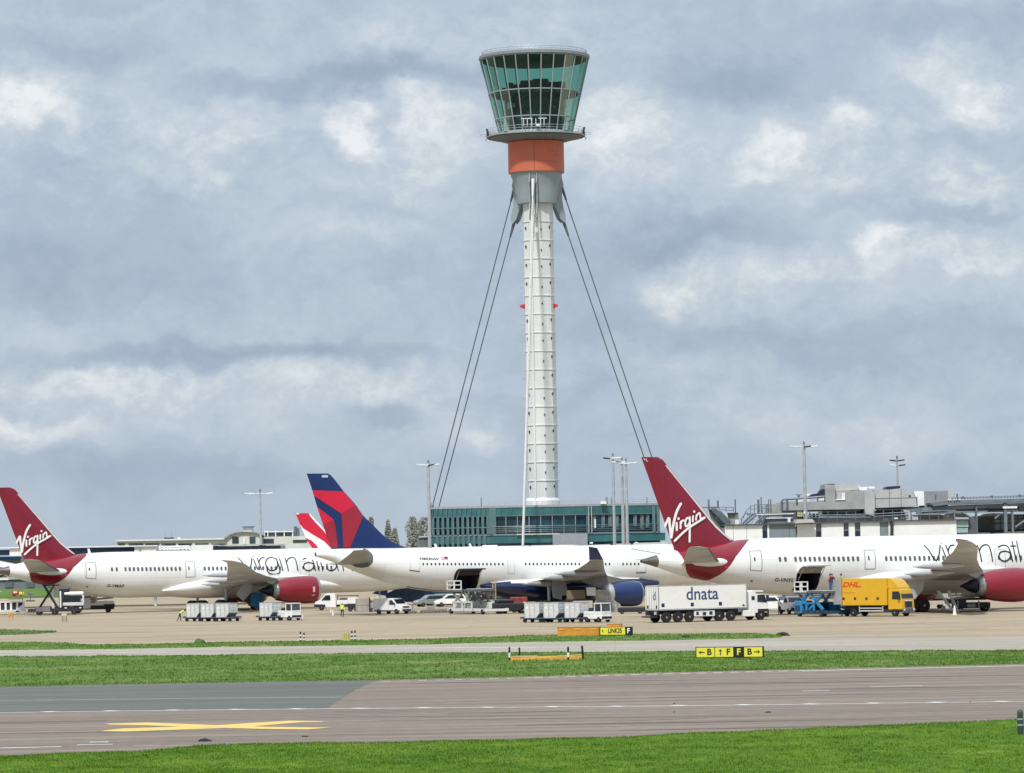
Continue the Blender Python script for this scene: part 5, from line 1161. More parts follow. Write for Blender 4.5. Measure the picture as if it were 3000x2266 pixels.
def nosegear(P, u, dz):
    g = MB().tube((u, 0, 2.8+dz), (u, 0, .45), .14, .1, n=8).build('nose_gear', LMETAL, P.root)
    for dy in (-.35, .35): wheel(g, u, dy, .48, .32, -1 if dy < 0 else 1)
idn = lambda x, y: (x, y)
RX = Plane('probe', 'x', 'x', 1878, 408, P787, R787)
LT, LD = -14, 510.0
tmpL = Plane('probe', 'x', 'x', LT, LD, None, None, 0, ref=RX.st)
def project(p):
    q = CAMR.to_3x3().transposed() @ (p-CO); return (CW/2+FPX*q.x/-q.z, CH/2-FPX*q.y/-q.z)
def toL(x, y, v=2.9):                         # same spot on the left airliner, in photo pixels
    u, w = RX.uw(x, y, v); p = tmpL.root.matrix_world if False else Matrix.Translation(tmpL.T) @ Matrix.Rotation(TH, 4, 'Z'); return project(p @ Vector((u, -v, w+DZL)))
def fromL(x, y, v=2.9):
    u, w = tmpL.uw(x, y, v); p = Matrix.Translation(RX.T) @ Matrix.Rotation(TH, 4, 'Z'); return project(p @ Vector((u, -v, w-DZL)))
DZL = -.2
for o_ in (RX.root, tmpL.root): bpy.data.objects.remove(o_)
def fL(x, y): return toL(x, y, 0.0 if (x < 2196 and y < 1604) or x < 1990 else 2.9)
RP = build787('white airliner with crimson fin at the right, its rear cargo door open', 1878, 408, 0, None, 'G-VNYL', lambda x, y: fromL(x, y, .2), idn, [(2335,1677),(2389,1729)], [[fromL(*p) for p in q] for q in TITLE])
LP = build787('white airliner with crimson fin at the left edge, belly loader under its tail', LT, LD, DZL, RX.st, 'G-VMAP', lambda x, y: (x, y), fL, None, TITLE)
# open cargo door of the right airliner
def cargo_door(P, px0, px1, pyh, reach, rise, m, m2):
    (u0, ph), (u1, _) = P.on(px0, pyh), P.on(px1, pyh); p = P.surf(u0, ph, .02); y0, z0 = p.y, p.z
    prof = [(0, 0), (-reach*.3, rise*.55+.12), (-reach*.65, rise*.9+.12), (-reach, rise)]; b = MB()
    vs = [(u, y0+dy, z0+dz_) for u in (u0, u1) for dy, dz_ in prof] + [(u, y0+dy*.98+.02, z0+dz_-.14) for u in (u0, u1) for dy, dz_ in prof]
    b.v = vs; n = 4
    for i in range(3): b.f += [[i, i+1, n+i+1, n+i], [2*n+i, 3*n+i, 3*n+i+1, 2*n+i+1], [i, 2*n+i, 2*n+i+1, i+1], [n+i, n+i+1, 3*n+i+1, 3*n+i]]; b.m += [0, 1, 0, 0]; b.sm += [False]*4
    b.f += [[0, n, 3*n, 2*n], [3, 3+2*n, 3+3*n, 3+n]]; b.m += [0, 0]; b.sm += [False]*2
    d = b.build('cargo_door', [m, m2], P.root)
    for u in (u0+.15, u1-.15): MB().tube((u, y0-reach*.6, z0+rise*.8), (u, y0+.1, z0-.9), .035, n=5).build('door_strut', LMETAL, d)
cargo_door(RP, 2335, 2404, 1677, 2.3, .75, WHITE, mat('door_inner_grey', (.30,.29,.27), .5, var=.2))
# --- blue and red tailed airliner in the middle
DP = Plane('airliner', 'white airliner with blue and red fin and navy belly, in the middle', 'airliner', 924, 462,
    [(924,1618,1631,.25),(945,1612,1637,.7),(981,1608,1649,1.2),(1035,1606.5,1673,1.75),(1089,1606,1694,2.2),(1149,1606,1713,2.6),(1209,1606,1727,2.78),(1268,1606,1733.5,2.82),(1340,1606,1735.5,2.82)],
    [], 0, th=R(26.5), group='large airliners parked on stands')
u_, c_, a_, b_ = DP.st[-1]
DP.st += [(u, c_, a_, 2.82) for u in (24, 40, 49)] + [(52, c_-.05, a_*.97, 2.75), (54.5, c_-.25, a_*.87, 2.5), (56.6, c_-.5, a_*.68, 2.0), (58, c_-.75, a_*.42, 1.25), (58.8, c_-.95, a_*.12, .3)]
_st = DP.st; Plane.__init__.__defaults__
def resmooth(s):
    us = [q[0] for q in s.st]; g = np.linspace(us[0], us[-1], 700); s.g = g; s.A = []
    for k in (1, 2, 3):
        y = np.interp(g, us, [q[k] for q in s.st]); w = 15; yp = np.concatenate([2*y[0]-y[1:w+1][::-1], y, 2*y[-1]-y[-w-1:-1][::-1]]); s.A.append(np.convolve(yp, np.ones(2*w+1)/(2*w+1), 'valid'))
resmooth(DP)
(u0, p1), (u1, p0) = DP.on(1331,1684), DP.on(1391,1728)
DP.fuselage([WHITE, NAVY, DARK], lambda u, ph: 1 if (12 < u < 24 and (ph < .32 or ph > 2*math.pi-.32)) else 0, (u0, u1, max(p0, .3), p1))
z3 = lambda pl: [(850+x*.2992, 1350+y*.2992) for x, y in pl]
te = z3([(415,900),(400,858),(330,655),(260,440),(215,285),(170,150),(155,122)]); le = z3([(1180,865),(1130,853),(1080,835),(1000,795),(920,740),(830,650),(715,540),(640,430),(520,295),(440,190),(405,150),(385,133),(370,126)])
dfin = DP.fin(te, le, .95, [DBLUE])
DP.fin_polys('livery_bright_red', [z3([(217,291),(526,301),(640,440),(500,520),(232,345)])], DRED, dfin, .03, clip=True)
DP.fin_polys('livery_bright_red', [z3([(263,455),(425,577),(338,633),(325,640)])], DRED, dfin, .032, clip=True)
DP.fin_polys('livery_deep_red', [z3([(338,635),(425,579),(440,640),(470,852),(400,858),(326,645)])], DRED2, dfin, .034, clip=True)
DP.fin_polys('livery_deep_red', [z3([(501,524),(641,442),(716,540),(640,710),(585,848),(521,853)])], DRED2, dfin, .036, clip=True)
DP.fin_polys('tail_number', [z3([(312,142),(372,142),(372,165),(312,165)])], mat('number_plate', (.50,.55,.62), .4), dfin, .03)
for side in (1, -1):
    DP.wing([(1.0,6.9,2.6,6.35,.10),(2.0,6.3,2.3,6.5,.10),(5.5,4.9,1.6,7.1,.09),(9.2,3.2,1.0,7.85,.08),(9.7,2.2,.9,8.0,.06)], [mat('tailplane_grey', (.33,.33,.31), .4, var=.15, scale=.5), WHITE], 'tailplane', side)
DP.deco('tailplane_plate', [[(1012,1643),(1040,1634),(1058,1618),(1066,1608),(1077,1612),(1092,1627),(1093,1640),(1091,1649),(1078,1661),(1060,1664),(1040,1661),(1022,1650)]], mat('dark_grey_apron_plate', (.10,.10,.095), .45, var=.15), .03)
xd = [850+.2992*(1303+39.9*k) for k in range(15)] + [1250+.2992*(10+38.7*k) for k in range(3,20)][1:] + [1250+.2992*(970+37.4*k) for k in range(15)] + [1250+.2992*x for x in (1752,1790,1828,1866)] + [1780+8.2+.2992*(10+38*k) for k in range(8)]
xd = sorted(xd); xd = [x for i, x in enumerate(xd) if i == 0 or x-xd[i-1] > 7]
DP.windows([(x, 1653.4-(x-1238)*.0006) for x in xd], .23, .34, mat('window_dark', (.03,.03,.035), .2))
LN = mat('thin_door_line', (.42,.44,.43), .5)
DP.door(1198.5,1228.5,1627,1675,LN,.05,1.5,False,bottom=DL); DP.door(1485,1506.5,1635.5,1680.5,LN,.05,3,False); DP.door(1864.5,1891,1640,1678,LN,.05,0,False,bottom=DL)
DP.text('registration', 'N853NW', 1257, 1638.5, .50, INK, .2, .015, 1.25)
FL = mat('flag_red', (.42,.10,.12), .5)
DP.deco('flag', [[(1292.5,1631.5),(1311,1631.5),(1313,1641.5),(1293,1641.5)]], FL, .02)
DP.deco('flag', [[(1302,1631.8),(1310.5,1631.8),(1312,1637),(1302.5,1637)]], NAVY, .026)
b = MB()
for k in range(3): DP.deco('flag', [[(1292.5,1633.2+k*2.9),(1302 if k < 2 else 1312.5,1633.2+k*2.9),(1302 if k < 2 else 1312.5,1634.4+k*2.9),(1292.5,1634.4+k*2.9)]], WINK, .028)
stw = [(1.5,41.5,28.5,3.7,.13),(2.9,40.0,28.3,3.8,.13),(6,37.6,28.0,4.0,.12),(9.4,35.6,27.9,4.25,.11),(16,31.9,26.6,4.75,.10),(22,28.6,25.1,5.35,.10),(27,25.9,23.8,6.1,.09),(28.8,24.9,23.1,6.35,.08)]
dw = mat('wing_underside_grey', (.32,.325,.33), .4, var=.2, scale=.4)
for side in (1, -1):
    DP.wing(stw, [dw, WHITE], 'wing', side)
    b = MB(); y = -side*28.8; b.add([(24.9,y,6.35),(23.1,y,6.35),(22.8,y-side*.45,7.95),(23.9,y-side*.45,7.75),(24.9,y+.12,6.35),(23.1,y+.12,6.35),(22.8,y-side*.45+.08,7.95),(23.9,y-side*.45+.08,7.75)], [(0,1,2,3),(7,6,5,4),(0,4,5,1),(1,5,6,2),(2,6,7,3),(3,7,4,0)])
    b.build('winglet', NAVY, DP.root)
    e = DP.nacelle(37.3, 41.5, 9.37, 1.95, [(0,1.36),(.2,1.52),(.45,1.60),(.7,1.62),(.86,1.58),(.93,1.52),(.975,1.42),(1,1.28)], [EBLUE, METAL], side); e.location.x = -1.25
    y = -side*9.37
    k = MB(); k.smooth = True; k.lathe([(1.30, 37.9), (1.32, 37.2), (1.18, 36.5), (.85, 35.9)], (0, y, 1.95), 'x', 32); k.build('reverser_cowl', mat('pale_cowl', (.46,.47,.44), .35, .4, var=.1), e)
    k = MB(); k.smooth = True; k.lathe([(.72, 36.1), (.66, 35.0), (.62, 34.9), (.3, 34.8), (.03, 34.0)], (0, y, 1.98), 'x', 24); k.build('exhaust_nozzle', METAL, e)
    k = MB(); k.prism([(35.6, 2.8), (33.5, 3.5), (32.5, 4.1), (36.5, 4.3), (40.6, 3.5), (38, 3.0)], y-.22, y+.22).build('pylon', mat('pylon_grey', (.16,.16,.155), .4, var=.2), e)
    if side == 1:
        for v, ut, z in ((5.5,27.6,3.6),(13.5,26.3,4.35),(19.5,25.0,4.9)):
            b = MB(); b.smooth = True; b.lathe([(.03, ut-1.9), (.24, ut-.7), (.40, ut+1.4), (.34, ut+3.2), (.02, ut+5)], (0, -v, z-.2), 'x', 12); b.build('flap_fairing', dw, DP.root)
rr = []; n = 32; b = MB()
for u, zc, a, w in ((21.6,3.3,.2,2.2),(23.0,3.15,.8,2.9),(25.5,3.0,1.35,3.2),(29,2.80,1.72,3.4),(40,2.8,1.72,3.4),(44,2.9,1.4,3.0),(47,3.1,.5,2.2)):
    rr.append([(u, w*math.cos(2*math.pi*i/n), zc+a*math.sin(2*math.pi*i/n)) for i in range(n)])
b.smooth = True; loft(b, rr); b.m = [1 if sum(b.v[i][2] for i in f)/len(f) < 3.62 else 0 for f in b.f]; b.build('belly_fairing', [WHITE, NAVY], DP.root, auto=50)
gear(DP, 29.6, 5.2, 0, .66, .68); gear(DP, 29.6, -5.2, 0, .66, .68); nosegear(DP, 52, 0)
b = MB(); b.T = Matrix.Translation((30.6, -6.1, 2.6)); b.prism([(-.95,1.25),(.85,1.15),(1.1,.2),(1.05,-.7),(.35,-.75),(.3,-1.25),(-.9,-1.0),(-1.05,.3)], -.04, .04); b.build('gear_door', mat('gear_door_blue_grey', (.29,.32,.35), .4, var=.06), DP.root)
cargo_door(DP, 1331, 1403, 1684, 2.0, .7, mat('dark_door_skin', (.05,.05,.06), .5), DARK)
for x, w_ in ((1275,.3),(1377,.4)):
    u, w = DP.uw(x, 1604, 0); c, a, _ = DP.f(u); MB().prism([(u, c+a-.1), (u+.4, c+a-.1), (u+.05, c+a+.55), (u-.15, c+a+.5)], -.05, .05).build('blade_antenna', WHITE, DP.root)
u, w = DP.uw(1435, 1604, 0); c, a, _ = DP.f(u); MB().box(u-.9, u+.9, -.5, .5, c+a-.2, c+a+.28, bev=.12).build('dome_antenna', WHITE, DP.root)
# --- red and white tail further back
z2 = lambda pl: [(850+x*.2992, 1350+y*.2992) for x, y in pl]
BP = Plane('airliner', 'distant white airliner with red and white fin, behind the blue and red fin', 'airliner', 838, 565, [(838,1618,1622,.2),(870,1613,1634,.9),(905,1611,1650,1.5),(960,1609,1672,2.3),(1000,1609,1690,2.6)], [], 0, th=R(12), group='large airliners parked on stands')
u_, c_, a_, b_ = BP.st[-1]; BP.st += [(u, c_, a_, a_) for u in (18, 45)] + [(52, c_-.6, a_*.5, a_*.5), (54, c_-.8, .2, .2)]; resmooth(BP)
BP.fuselage([WHITE, NAVY, DARK], lambda u, ph: 0)
bf = BP.fin(z2([(255,905),(240,890),(150,760),(95,620),(45,500)]), z2([(560,905),(500,880),(420,800),(350,690),(260,590),(205,530),(180,514)]), .8, [DRED])
BP.fin_polys('white_swoosh', [z2([(93,622),(130,665),(230,730),(330,790),(390,850),(400,868),(290,880),(262,835),(215,785),(150,755)])], WINK, bf, .03, clip=True)
BP.fin_polys('white_leading_edge', [z2([(185,516),(205,530),(260,590),(350,690),(420,800),(400,795),(335,695),(245,600),(198,545)])], WINK, bf, .034, clip=True)
BP.fin_polys('tail_number', [z2([(60,512),(88,516),(88,527),(66,527)])], WINK, bf, .03)
BP.deco('tail_cone_red', [z2([(243,880),(290,885),(280,920),(255,935),(246,925)])], DRED2, .02)
for side in (1, -1): BP.wing([(1,6.8,2.6,6.6,.1),(8.5,2.2,.6,7.4,.07)], [WING, WHITE], 'tailplane', side)
gear(BP, 28, 5, 0); gear(BP, 28, -5, 0); nosegear(BP, 48, 0)
# ------------------------------------------------------------------ road vehicles
class Hull:
    """car-like body: side profile (x,z) with tumblehome above the belt line"""
    def __init__(s, prof, w, belt, tumble=.12, inset=.05):
        s.p, s.w, s.belt, s.t, s.i = prof, w, belt, tumble, inset; s.zm = max(q[1] for q in prof)
    def yf(s, z): return 1 if z <= s.belt else 1-s.t*(z-s.belt)/(s.zm-s.belt)
    def build(s, m, parent, name='body'):
        cx = sum(q[0] for q in s.p)/len(s.p); cz = sum(q[1] for q in s.p)/len(s.p); b = MB(); n = len(s.p); vs = []; b.smooth = True
        for y, k in ((-s.w/2, s.i), (-s.w/2+.07, 0), (s.w/2-.07, 0), (s.w/2, s.i)):
            for x, z in s.p:
                d = math.hypot(x-cx, z-cz); f = 1-k/d; xx, zz = cx+(x-cx)*f, cz+(z-cz)*f; vs.append((xx, y*s.yf(z), zz))
        fs = [(j*n+i, j*n+(i+1) % n, (j+1)*n+(i+1) % n, (j+1)*n+i) for j in range(3) for i in range(n)] + [list(range(n)), list(range(3*n, 4*n))[::-1]]
        b.add(vs, fs); b.sm[-1] = b.sm[-2] = False; return b.build(name, m, parent, auto=20)
    def side(s, pts, m, parent, name='side_window', off=.015, both=True):
        for sg in ((-1, 1) if both else (-1,)):
            b = MB(); b.add([(x, sg*(s.w/2*s.yf(z)+off), z) for x, z in pts], [list(range(len(pts)))]); b.build(name, m, parent)
    def across(s, a, c, m, parent, y0=-.85, y1=.85, name='windscreen', off=.02):   # panel on the profile between two points
        d = Vector((c[0]-a[0], 0, c[1]-a[1])).normalized(); nrm = Vector((d.z, 0, -d.x)) 
        cx = sum(q[0] for q in s.p)/len(s.p); mid = Vector(((a[0]+c[0])/2-cx, 0, 0))
        if nrm.dot(mid) < 0: nrm = -nrm
        b = MB(); h = s.w/2; vs = []
        for (x, z), sg in ((a, y0), (a, y1), (c, y1), (c, y0)): vs.append(Vector((x, sg*h*s.yf(z), z))+nrm*off)
        b.add(vs, [(0,1,2,3)]).build(name, m, parent)
def wheels(parent, xs, w, r, tw=.22):
    for x in xs:
        for sg in (-1, 1): wheel(parent, x, sg*(w/2-tw/2), r, tw, sg)
LAMP = mat('headlamp_glass', (.75,.76,.74), .15); TAILL = mat('tail_lamp', (.35,.02,.02), .3)
BUMP = mat('black_bumper', (.018,.018,.022), .55, var=.15)
# white panel van, nose towards the camera and right
loc = G(1150, 1799.5)
t = thing('panel_van', 'small white panel van with dark windscreen, between the two left airliners', 'van', loc, R(-42))
h = Hull([(-2.45,.35),(-2.48,1.0),(-2.4,1.85),(-2.2,1.95),(.55,1.97),(.85,1.9),(1.55,1.22),(2.2,1.02),(2.42,.8),(2.45,.35)], 1.95, 1.1, .10)
h.build(WPAINT, t); h.across((.95,1.83),(1.5,1.28), GLASSD, t, -.86, .86); h.side([(.35,1.2),(1.35,1.2),(.85,1.72),(.4,1.74)], GLASSD, t)
h.across((2.26,.98),(2.43,.75), BUMP, t, -.6, .6, 'grille'); h.across((2.44,.6),(2.455,.38), BUMP, t, -.8, .8, 'bumper', .03)
for y in (-.82, .6): MB().box(2.2, 2.40, y, y+.24, .82, 1.0, bev=.03).build('headlight', LAMP, t)
MB().box(1.25, 1.45, -1.2, -1.0, 1.2, 1.4, bev=.03).build('wing_mirror', BUMP, t); MB().box(1.25, 1.45, 1.0, 1.2, 1.2, 1.4, bev=.03).build('wing_mirror', WPAINT, t)
MB().box(-2.2, 2.2, -.985, -.97, .38, .5).build('sill_trim', BUMP, t); wheels(t, (-1.5, 1.55), 1.95, .34)
MB().box(-1.2, -1.19, -.99, -.975, .6, 1.75).box(.2, .21, -.99, -.975, .5, 1.75).build('door_seam', DL, t)
# white tipper pickup, nose left
loc = G(985, 1788)
t = thing('pickup_truck', 'white dropside pickup with black lower trim, parked nose left under the left airliner', 'pickup', loc, R(183))
h = Hull([(-.0,.4),(-.0,1.35),(.1,2.2),(1.15,2.25),(1.4,2.15),(2.2,1.35),(2.75,1.15),(2.95,.8),(2.95,.4)], 2.0, 1.3, .10)
h.build(WPAINT, t, 'cab'); h.across((1.5,2.05),(2.12,1.42), GLASSD, t); h.side([(.75,1.35),(2.0,1.35),(1.4,2.02),(.8,2.02)], GLASSD, t)
h.side([(1.4,.42),(2.96,.42),(2.96,.85),(1.5,.8)], BUMP, t, 'wheel_arch')
MB().box(-3.0, -.1, -1.0, 1.0, .75, .85).box(-3.0, -.1, -1.02, -.97, .85, 1.35).box(-3.0, -.1, .97, 1.02, .85, 1.35).box(-3.0, -2.95, -1, 1, .85, 1.35).build('load_bed', WPAINT, t)
MB().box(-3.02, -1.0, -1.03, -.98, .42, .78).box(-3.02, -1.0, .98, 1.03, .42, .78).build('black_skirt', BUMP, t)
MB().box(-.25, -.15, -.98, .98, .85, 2.1).box(-3, -2.9, -.95, -.85, .85, 2.0).box(-3, -2.9, .85, .95, .85, 2.0).box(-2.9, -.2, -.95, -.88, 1.85, 1.95).box(-2.9, -.2, .88, .95, 1.85, 1.95).box(-2.7, -.5, -.8, .8, .86, 1.6).build('load_rack', mat('dark_tools', (.07,.08,.08), .6, var=.5, scale=2), t)
MB().box(-3.0, 1.0, -.5, .5, .5, .74).build('chassis', DARK, t); wheels(t, (-2.05, 1.95), 2.0, .36)
# box trailer truck
def side_text(parent, name, txt, x, z, size, m, y, shear=0, bold=.02, xs=1.0):
    bm = text2d(txt, size, bold, shear, xs=xs); return decal(name, bm, m, parent, lambda a, b_: (x+a, y, z+b_))
HT = R(29.5); D0 = 386.5; P0 = GY(1930, D0); off = Matrix.Rotation(HT, 3, 'Z') @ Vector((0, 1.25, 0)); loc = P0+off
t = thing('articulated_lorry', 'white articulated lorry with dark blue lettering on its box, turned away to the right', 'lorry', loc, HT)
TRW = mat('trailer_white', (.80,.80,.76), .45, var=.03, scale=1.2, coat=.1)
tr = MB().box(0, 10.8, -1.25, 1.25, 1.38, 3.82, bev=.03).build('trailer_box', TRW, t)
MB().box(-.02, 10.85, -1.28, -1.2, 3.78, 3.86).box(-.02, .1, -1.28, -1.2, 1.3, 3.82).box(10.72, 10.86, -1.28, -1.2, 1.3, 3.82).box(-.02, 10.85, -1.29, -1.2, 1.28, 1.42).build('edge_trim', LMETAL, tr)
side_text(tr, 'lettering', 'dnata', 5.35, 2.86, 1.85, mat('slate_blue_lettering', (.03,.075,.17), .4), -1.262, 0, .022, .98)
MB().box(3.98, 4.05, -1.268, -1.262, 3.3, 3.62).build('letter_stem', mat('slate_blue_lettering', (.03,.075,.17), .4), tr)
for x in (.55, 4.1, 7.55): MB().box(x-.19, x+.19, -1.266, -1.255, 1.62, 2.0).build('side_marker', NAVY, tr)
MB().prism([(10.2,1.5),(10.6,1.5),(10.4,1.72)], -1.266, -1.255).build('side_marker', NAVY, tr)
rd = MB().box(-.05, -.01, -1.2, 1.2, 1.45, 3.75).build('rear_door', TRW, tr)
MB().box(-.07, -.05, -.03, .03, 1.45, 3.75).box(-.08, -.05, -.95, -.9, 1.45, 3.7).box(-.08, -.05, .9, .95, 1.45, 3.7).box(-.08, -.05, -.5, -.45, 1.45, 3.7).box(-.08, -.05, .4, .45, 1.45, 3.7).box(-.06, -.02, -1.22, 1.22, 3.72, 3.8).build('door_bar', GREYP, rd)
bm = text2d('d', 1.3, 0); decal('rear_lettering', bm, mat('slate_blue_lettering', (.03,.075,.17), .4), rd, lambda a, b_: (-.07, -.55-a, 2.75+b_))
MB().box(-.09, -.06, -1.1, -.85, 1.5, 1.8).box(-.09, -.06, .6, .85, 1.5, 1.8).build('door_catch', DARK, rd)
MB().box(-.1, 10.2, -.5, .5, .85, 1.28).box(-.6, .0, -1.1, 1.1, .55, .7).box(-.1, 0, -1.2, 1.2, .75, 1.3).build('chassis', DARK, t)
MB().box(-.14, -.1, -1.0, -.6, .85, 1.15).build('number_plate', LGREY, t)
MB().box(4.4, 6.9, -1.2, -.8, .55, 1.15, bev=.05).build('side_locker', WPAINT, t); MB().box(4.6, 4.9, -1.215, -1.2, .7, 1.05).box(5.4, 5.8, -1.215, -1.2, .65, 1.0).box(6.2, 6.6, -1.215, -1.2, .7, 1.05).build('locker_marking', NAVY, t)
wheels(t, (1.0, 2.4, 3.8), 2.5, .55, .36); wheels(t, (7.4, 8.9), 2.5, .55, .36)
cab = Hull([(11.2,.75),(11.2,2.6),(11.3,3.0),(11.6,3.12),(12.9,3.05),(13.15,2.85),(13.45,1.7),(13.5,.75)], 2.4, 2.0, .05, .04); cb = cab.build(WPAINT, t, 'cab')
cab.across((13.13,2.72),(13.4,1.85), GLASSD, cb, -.95, .95); cab.side([(12.15,1.9),(13.3,1.8),(13.1,2.65),(12.2,2.62)], GLASSD, cb); cab.side([(11.45,2.1),(11.85,2.1),(11.85,2.5),(11.45,2.5)], GLASSD, cb)
MB().box(12.0, 13.2, -1.24, 1.24, 2.86, 2.92).build('sun_visor', BUMP, cb); MB().box(13.2, 13.45, -1.5, -1.25, 1.9, 2.6, bev=.05).build('wing_mirror', NAVY, cb)
MB().box(13.3, 13.62, -1.2, 1.2, .3, 1.15, bev=.08).box(12.2, 13.5, -1.22, 1.22, .85, 1.15).build('bumper', BUMP, t); MB().box(10.0, 13.4, -.5, .5, .55, .85).build('cab_chassis', DARK, t)
MB().box(10.4, 11.9, -1.2, -.75, .4, 1.05, bev=.06).build('fuel_tank', WPAINT, t); wheels(t, (12.6,), 2.4, .55, .36)
# yellow lorry
HT = R(-40); P0 = GY(2468, 401); loc = P0 + Matrix.Rotation(HT, 3, 'Z') @ Vector((0, 1.23, 0))
t = thing('delivery_lorry', 'yellow delivery lorry with red lettering, backed up to the blue cargo loader', 'lorry', loc, HT)
bxo = MB().box(0, 5.75, -1.23, 1.23, 1.2, 4.05, bev=.03).build('box_body', YEL, t)
MB().box(-1.1, -.02, -1.23, -1.17, 1.3, 3.95).build('open_rear_door', GREYP, bxo)
MB().box(-.03, .06, -1.25, -1.17, 1.2, 4.05).build('door_edge', mat('orange_red_edge', (.45,.09,.02), .5), bxo)
RL = mat('red_lettering', (.62,.04,.015), .4); side_text(bxo, 'lettering', 'DHL', 1.12, 3.38, .72, RL, -1.245, .35, .02, 1.5)
MB().box(1.8, 2.55, -1.247, -1.242, 3.13, 3.17).box(1.9, 2.6, -1.247, -1.242, 3.21, 3.25).box(.2, 1.75, -1.247, -1.242, 2.52, 2.56).build('lettering_stripe', RL, bxo)
for x in (.22, 1.68, 3.15, 4.6): MB().box(x-.13, x+.13, -1.25, -1.235, 1.78, 2.05).build('side_marker', DARK, bxo)
cab = Hull([(5.85,.75),(5.85,2.9),(6.0,2.98),(7.15,2.95),(7.35,2.8),(7.6,1.75),(7.65,.75)], 2.3, 1.9, .05, .04); cb = cab.build(YEL, t, 'cab')
cab.across((7.33,2.72),(7.57,1.9), GLASSD, cb, -.95, .95); cab.side([(6.35,1.85),(7.45,1.8),(7.25,2.65),(6.4,2.65)], GLASSD, cb)
cab.across((7.6,1.65),(7.64,.95), BUMP, cb, -.55, .6, 'grille', .04); cab.across((7.6,1.7),(7.605,1.6), CREAM, cb, -.6, .65, 'grille_trim', .05)
MB().prism([(5.75,2.98),(5.78,4.05),(6.1,4.0),(6.6,3.7),(7.1,3.1),(7.15,2.98)], -1.05, 1.05).build('wind_deflector', YEL, cb)
MB().box(7.6, 7.75, -1.12, 1.12, .35, .85, bev=.05).build('bumper', mat('grey_bumper', (.10,.115,.12), .5), t)
for y in (-1.05, .75): MB().box(7.7, 7.79, y, y+.3, .62, .8, bev=.02).build('headlight', LAMP, t)
MB().box(7.2, 7.45, -1.45, -1.2, 1.8, 2.5, bev=.05).build('wing_mirror', BUMP, cb)
MB().box(-.1, 7.4, -.45, .45, .7, 1.2).build('chassis', DARK, t); MB().box(2.1, 5.2, -1.15, -1.1, .55, .68).box(2.1, 5.2, -1.15, -1.1, .85, .95).box(2.1, 2.2, -1.15, -1.1, .5, 1.1).box(5.1, 5.2, -1.15, -1.1, .5, 1.1).build('side_guard', LGREY, t)
wheels(t, (1.35, 6.65), 2.3, .42, .3)
# ------------------------------------------------------------------ cargo containers, dollies and tractors
CA = mat('white_container_panel', (.60,.61,.60), .5, .1, var=.10, scale=2.2)
def container(loc, rz, label, group='cargo containers on dollies'):
    t = thing('cargo_container', label, 'cargo container', loc, rz, group)
    P_ = [(-1,0),(.52,0),(1.01,.52),(1.01,1.62),(-1,1.62)]; b = MB(); b.prism(P_, -.76, .76); b.m = [0]*len(b.f)
    b.m[3] = 1; b.build('shell', [CA, ALUD], t)
    b = MB()
    for p, q in zip(P_, P_[1:]+P_[:1]):
        for y in (-.77, .77): b.bar((p[0], y, p[1]), (q[0], y, q[1]), .05)
    for x, z in P_: b.bar((x, -.78, z), (x, .78, z), .045)
    b.build('frame', LMETAL, t)
    for q in ((-.35,-.31,-.775,-.76,.1,1.5),(.3,.34,-.775,-.76,.1,1.5),(1.01,1.02,-.04,.04,.55,1.55)): MB().box(*q).build('panel_rib', GREYP, t)
    MB().box(-.85, -.5, -.776, -.765, .95, 1.2).box(-.1, .15, -.776, -.765, 1.0, 1.15).box(1.012, 1.022, -.5, .45, 1.15, 1.3).box(1.012, 1.022, -.5, .1, .9, 1.0).build('decal_patch', WPAINT, t)
    return t
def dolly(loc, rz, label):
    t = thing('cargo_dolly', label, 'dolly', loc, rz, 'flat dollies towed by tractors')
    b = MB(); b.box(-1.5, 1.5, -.82, .82, .42, .5); b.box(-1.55, -1.47, -.85, .85, .42, .6); b.box(1.47, 1.55, -.85, .85, .42, .6); b.build('deck', mat('dolly_blue_grey', (.09,.13,.18), .5, .2, var=.3, scale=2), t)
    b = MB(); b.box(-1.3, 1.3, -.4, -.3, .3, .42); b.box(-1.3, 1.3, .3, .4, .3, .42); b.build('chassis', DARK, t)
    MB().bar((1.5,0,.38), (2.3,0,.3), .07).build('towbar', DARK, t)
    for x in (-1.05, 1.05):
        for y in (-.65, .65): MB().lathe([(.1,-.08),(.22,-.08),(.22,.08),(.1,.08)], (x, y, .22), 'y', 14).build('wheel', BLACK, t)
    return t
def train(Ys, pxs, labs, dl, extra=None):
    for (px, Y), lb, d in zip(zip(pxs, Ys), labs, dl):
        p = GY(px, Y); dolly(p, R(-38), d)
        if lb: container(p+Vector((0,0,.5)), R(-38), lb)
train((442.5,440.8,439.2), (578,621,665), ('leftmost of three white containers behind the worker in yellow vest','middle of three white containers left of the white tractor','rightmost of the three white containers left of the empty dolly end'),
      ('dolly under the leftmost white container by the bending worker','dolly under the middle container of the left train','dolly under the rightmost container of the left three'))
train((438.5,), (793,), ('single white container directly behind the left white tractor',), ('dolly coupled right behind the left white tractor',))
train((400.5,399,397.5), (1572,1628,1690), ('leftmost white container of the train beneath the navy belly','middle white container of the train beneath the navy belly','white container next to the right hand white tractor'),
      ('dolly under the leftmost container beneath the navy belly','dolly under the middle container beneath the navy belly','dolly under the container beside the right hand tractor'))
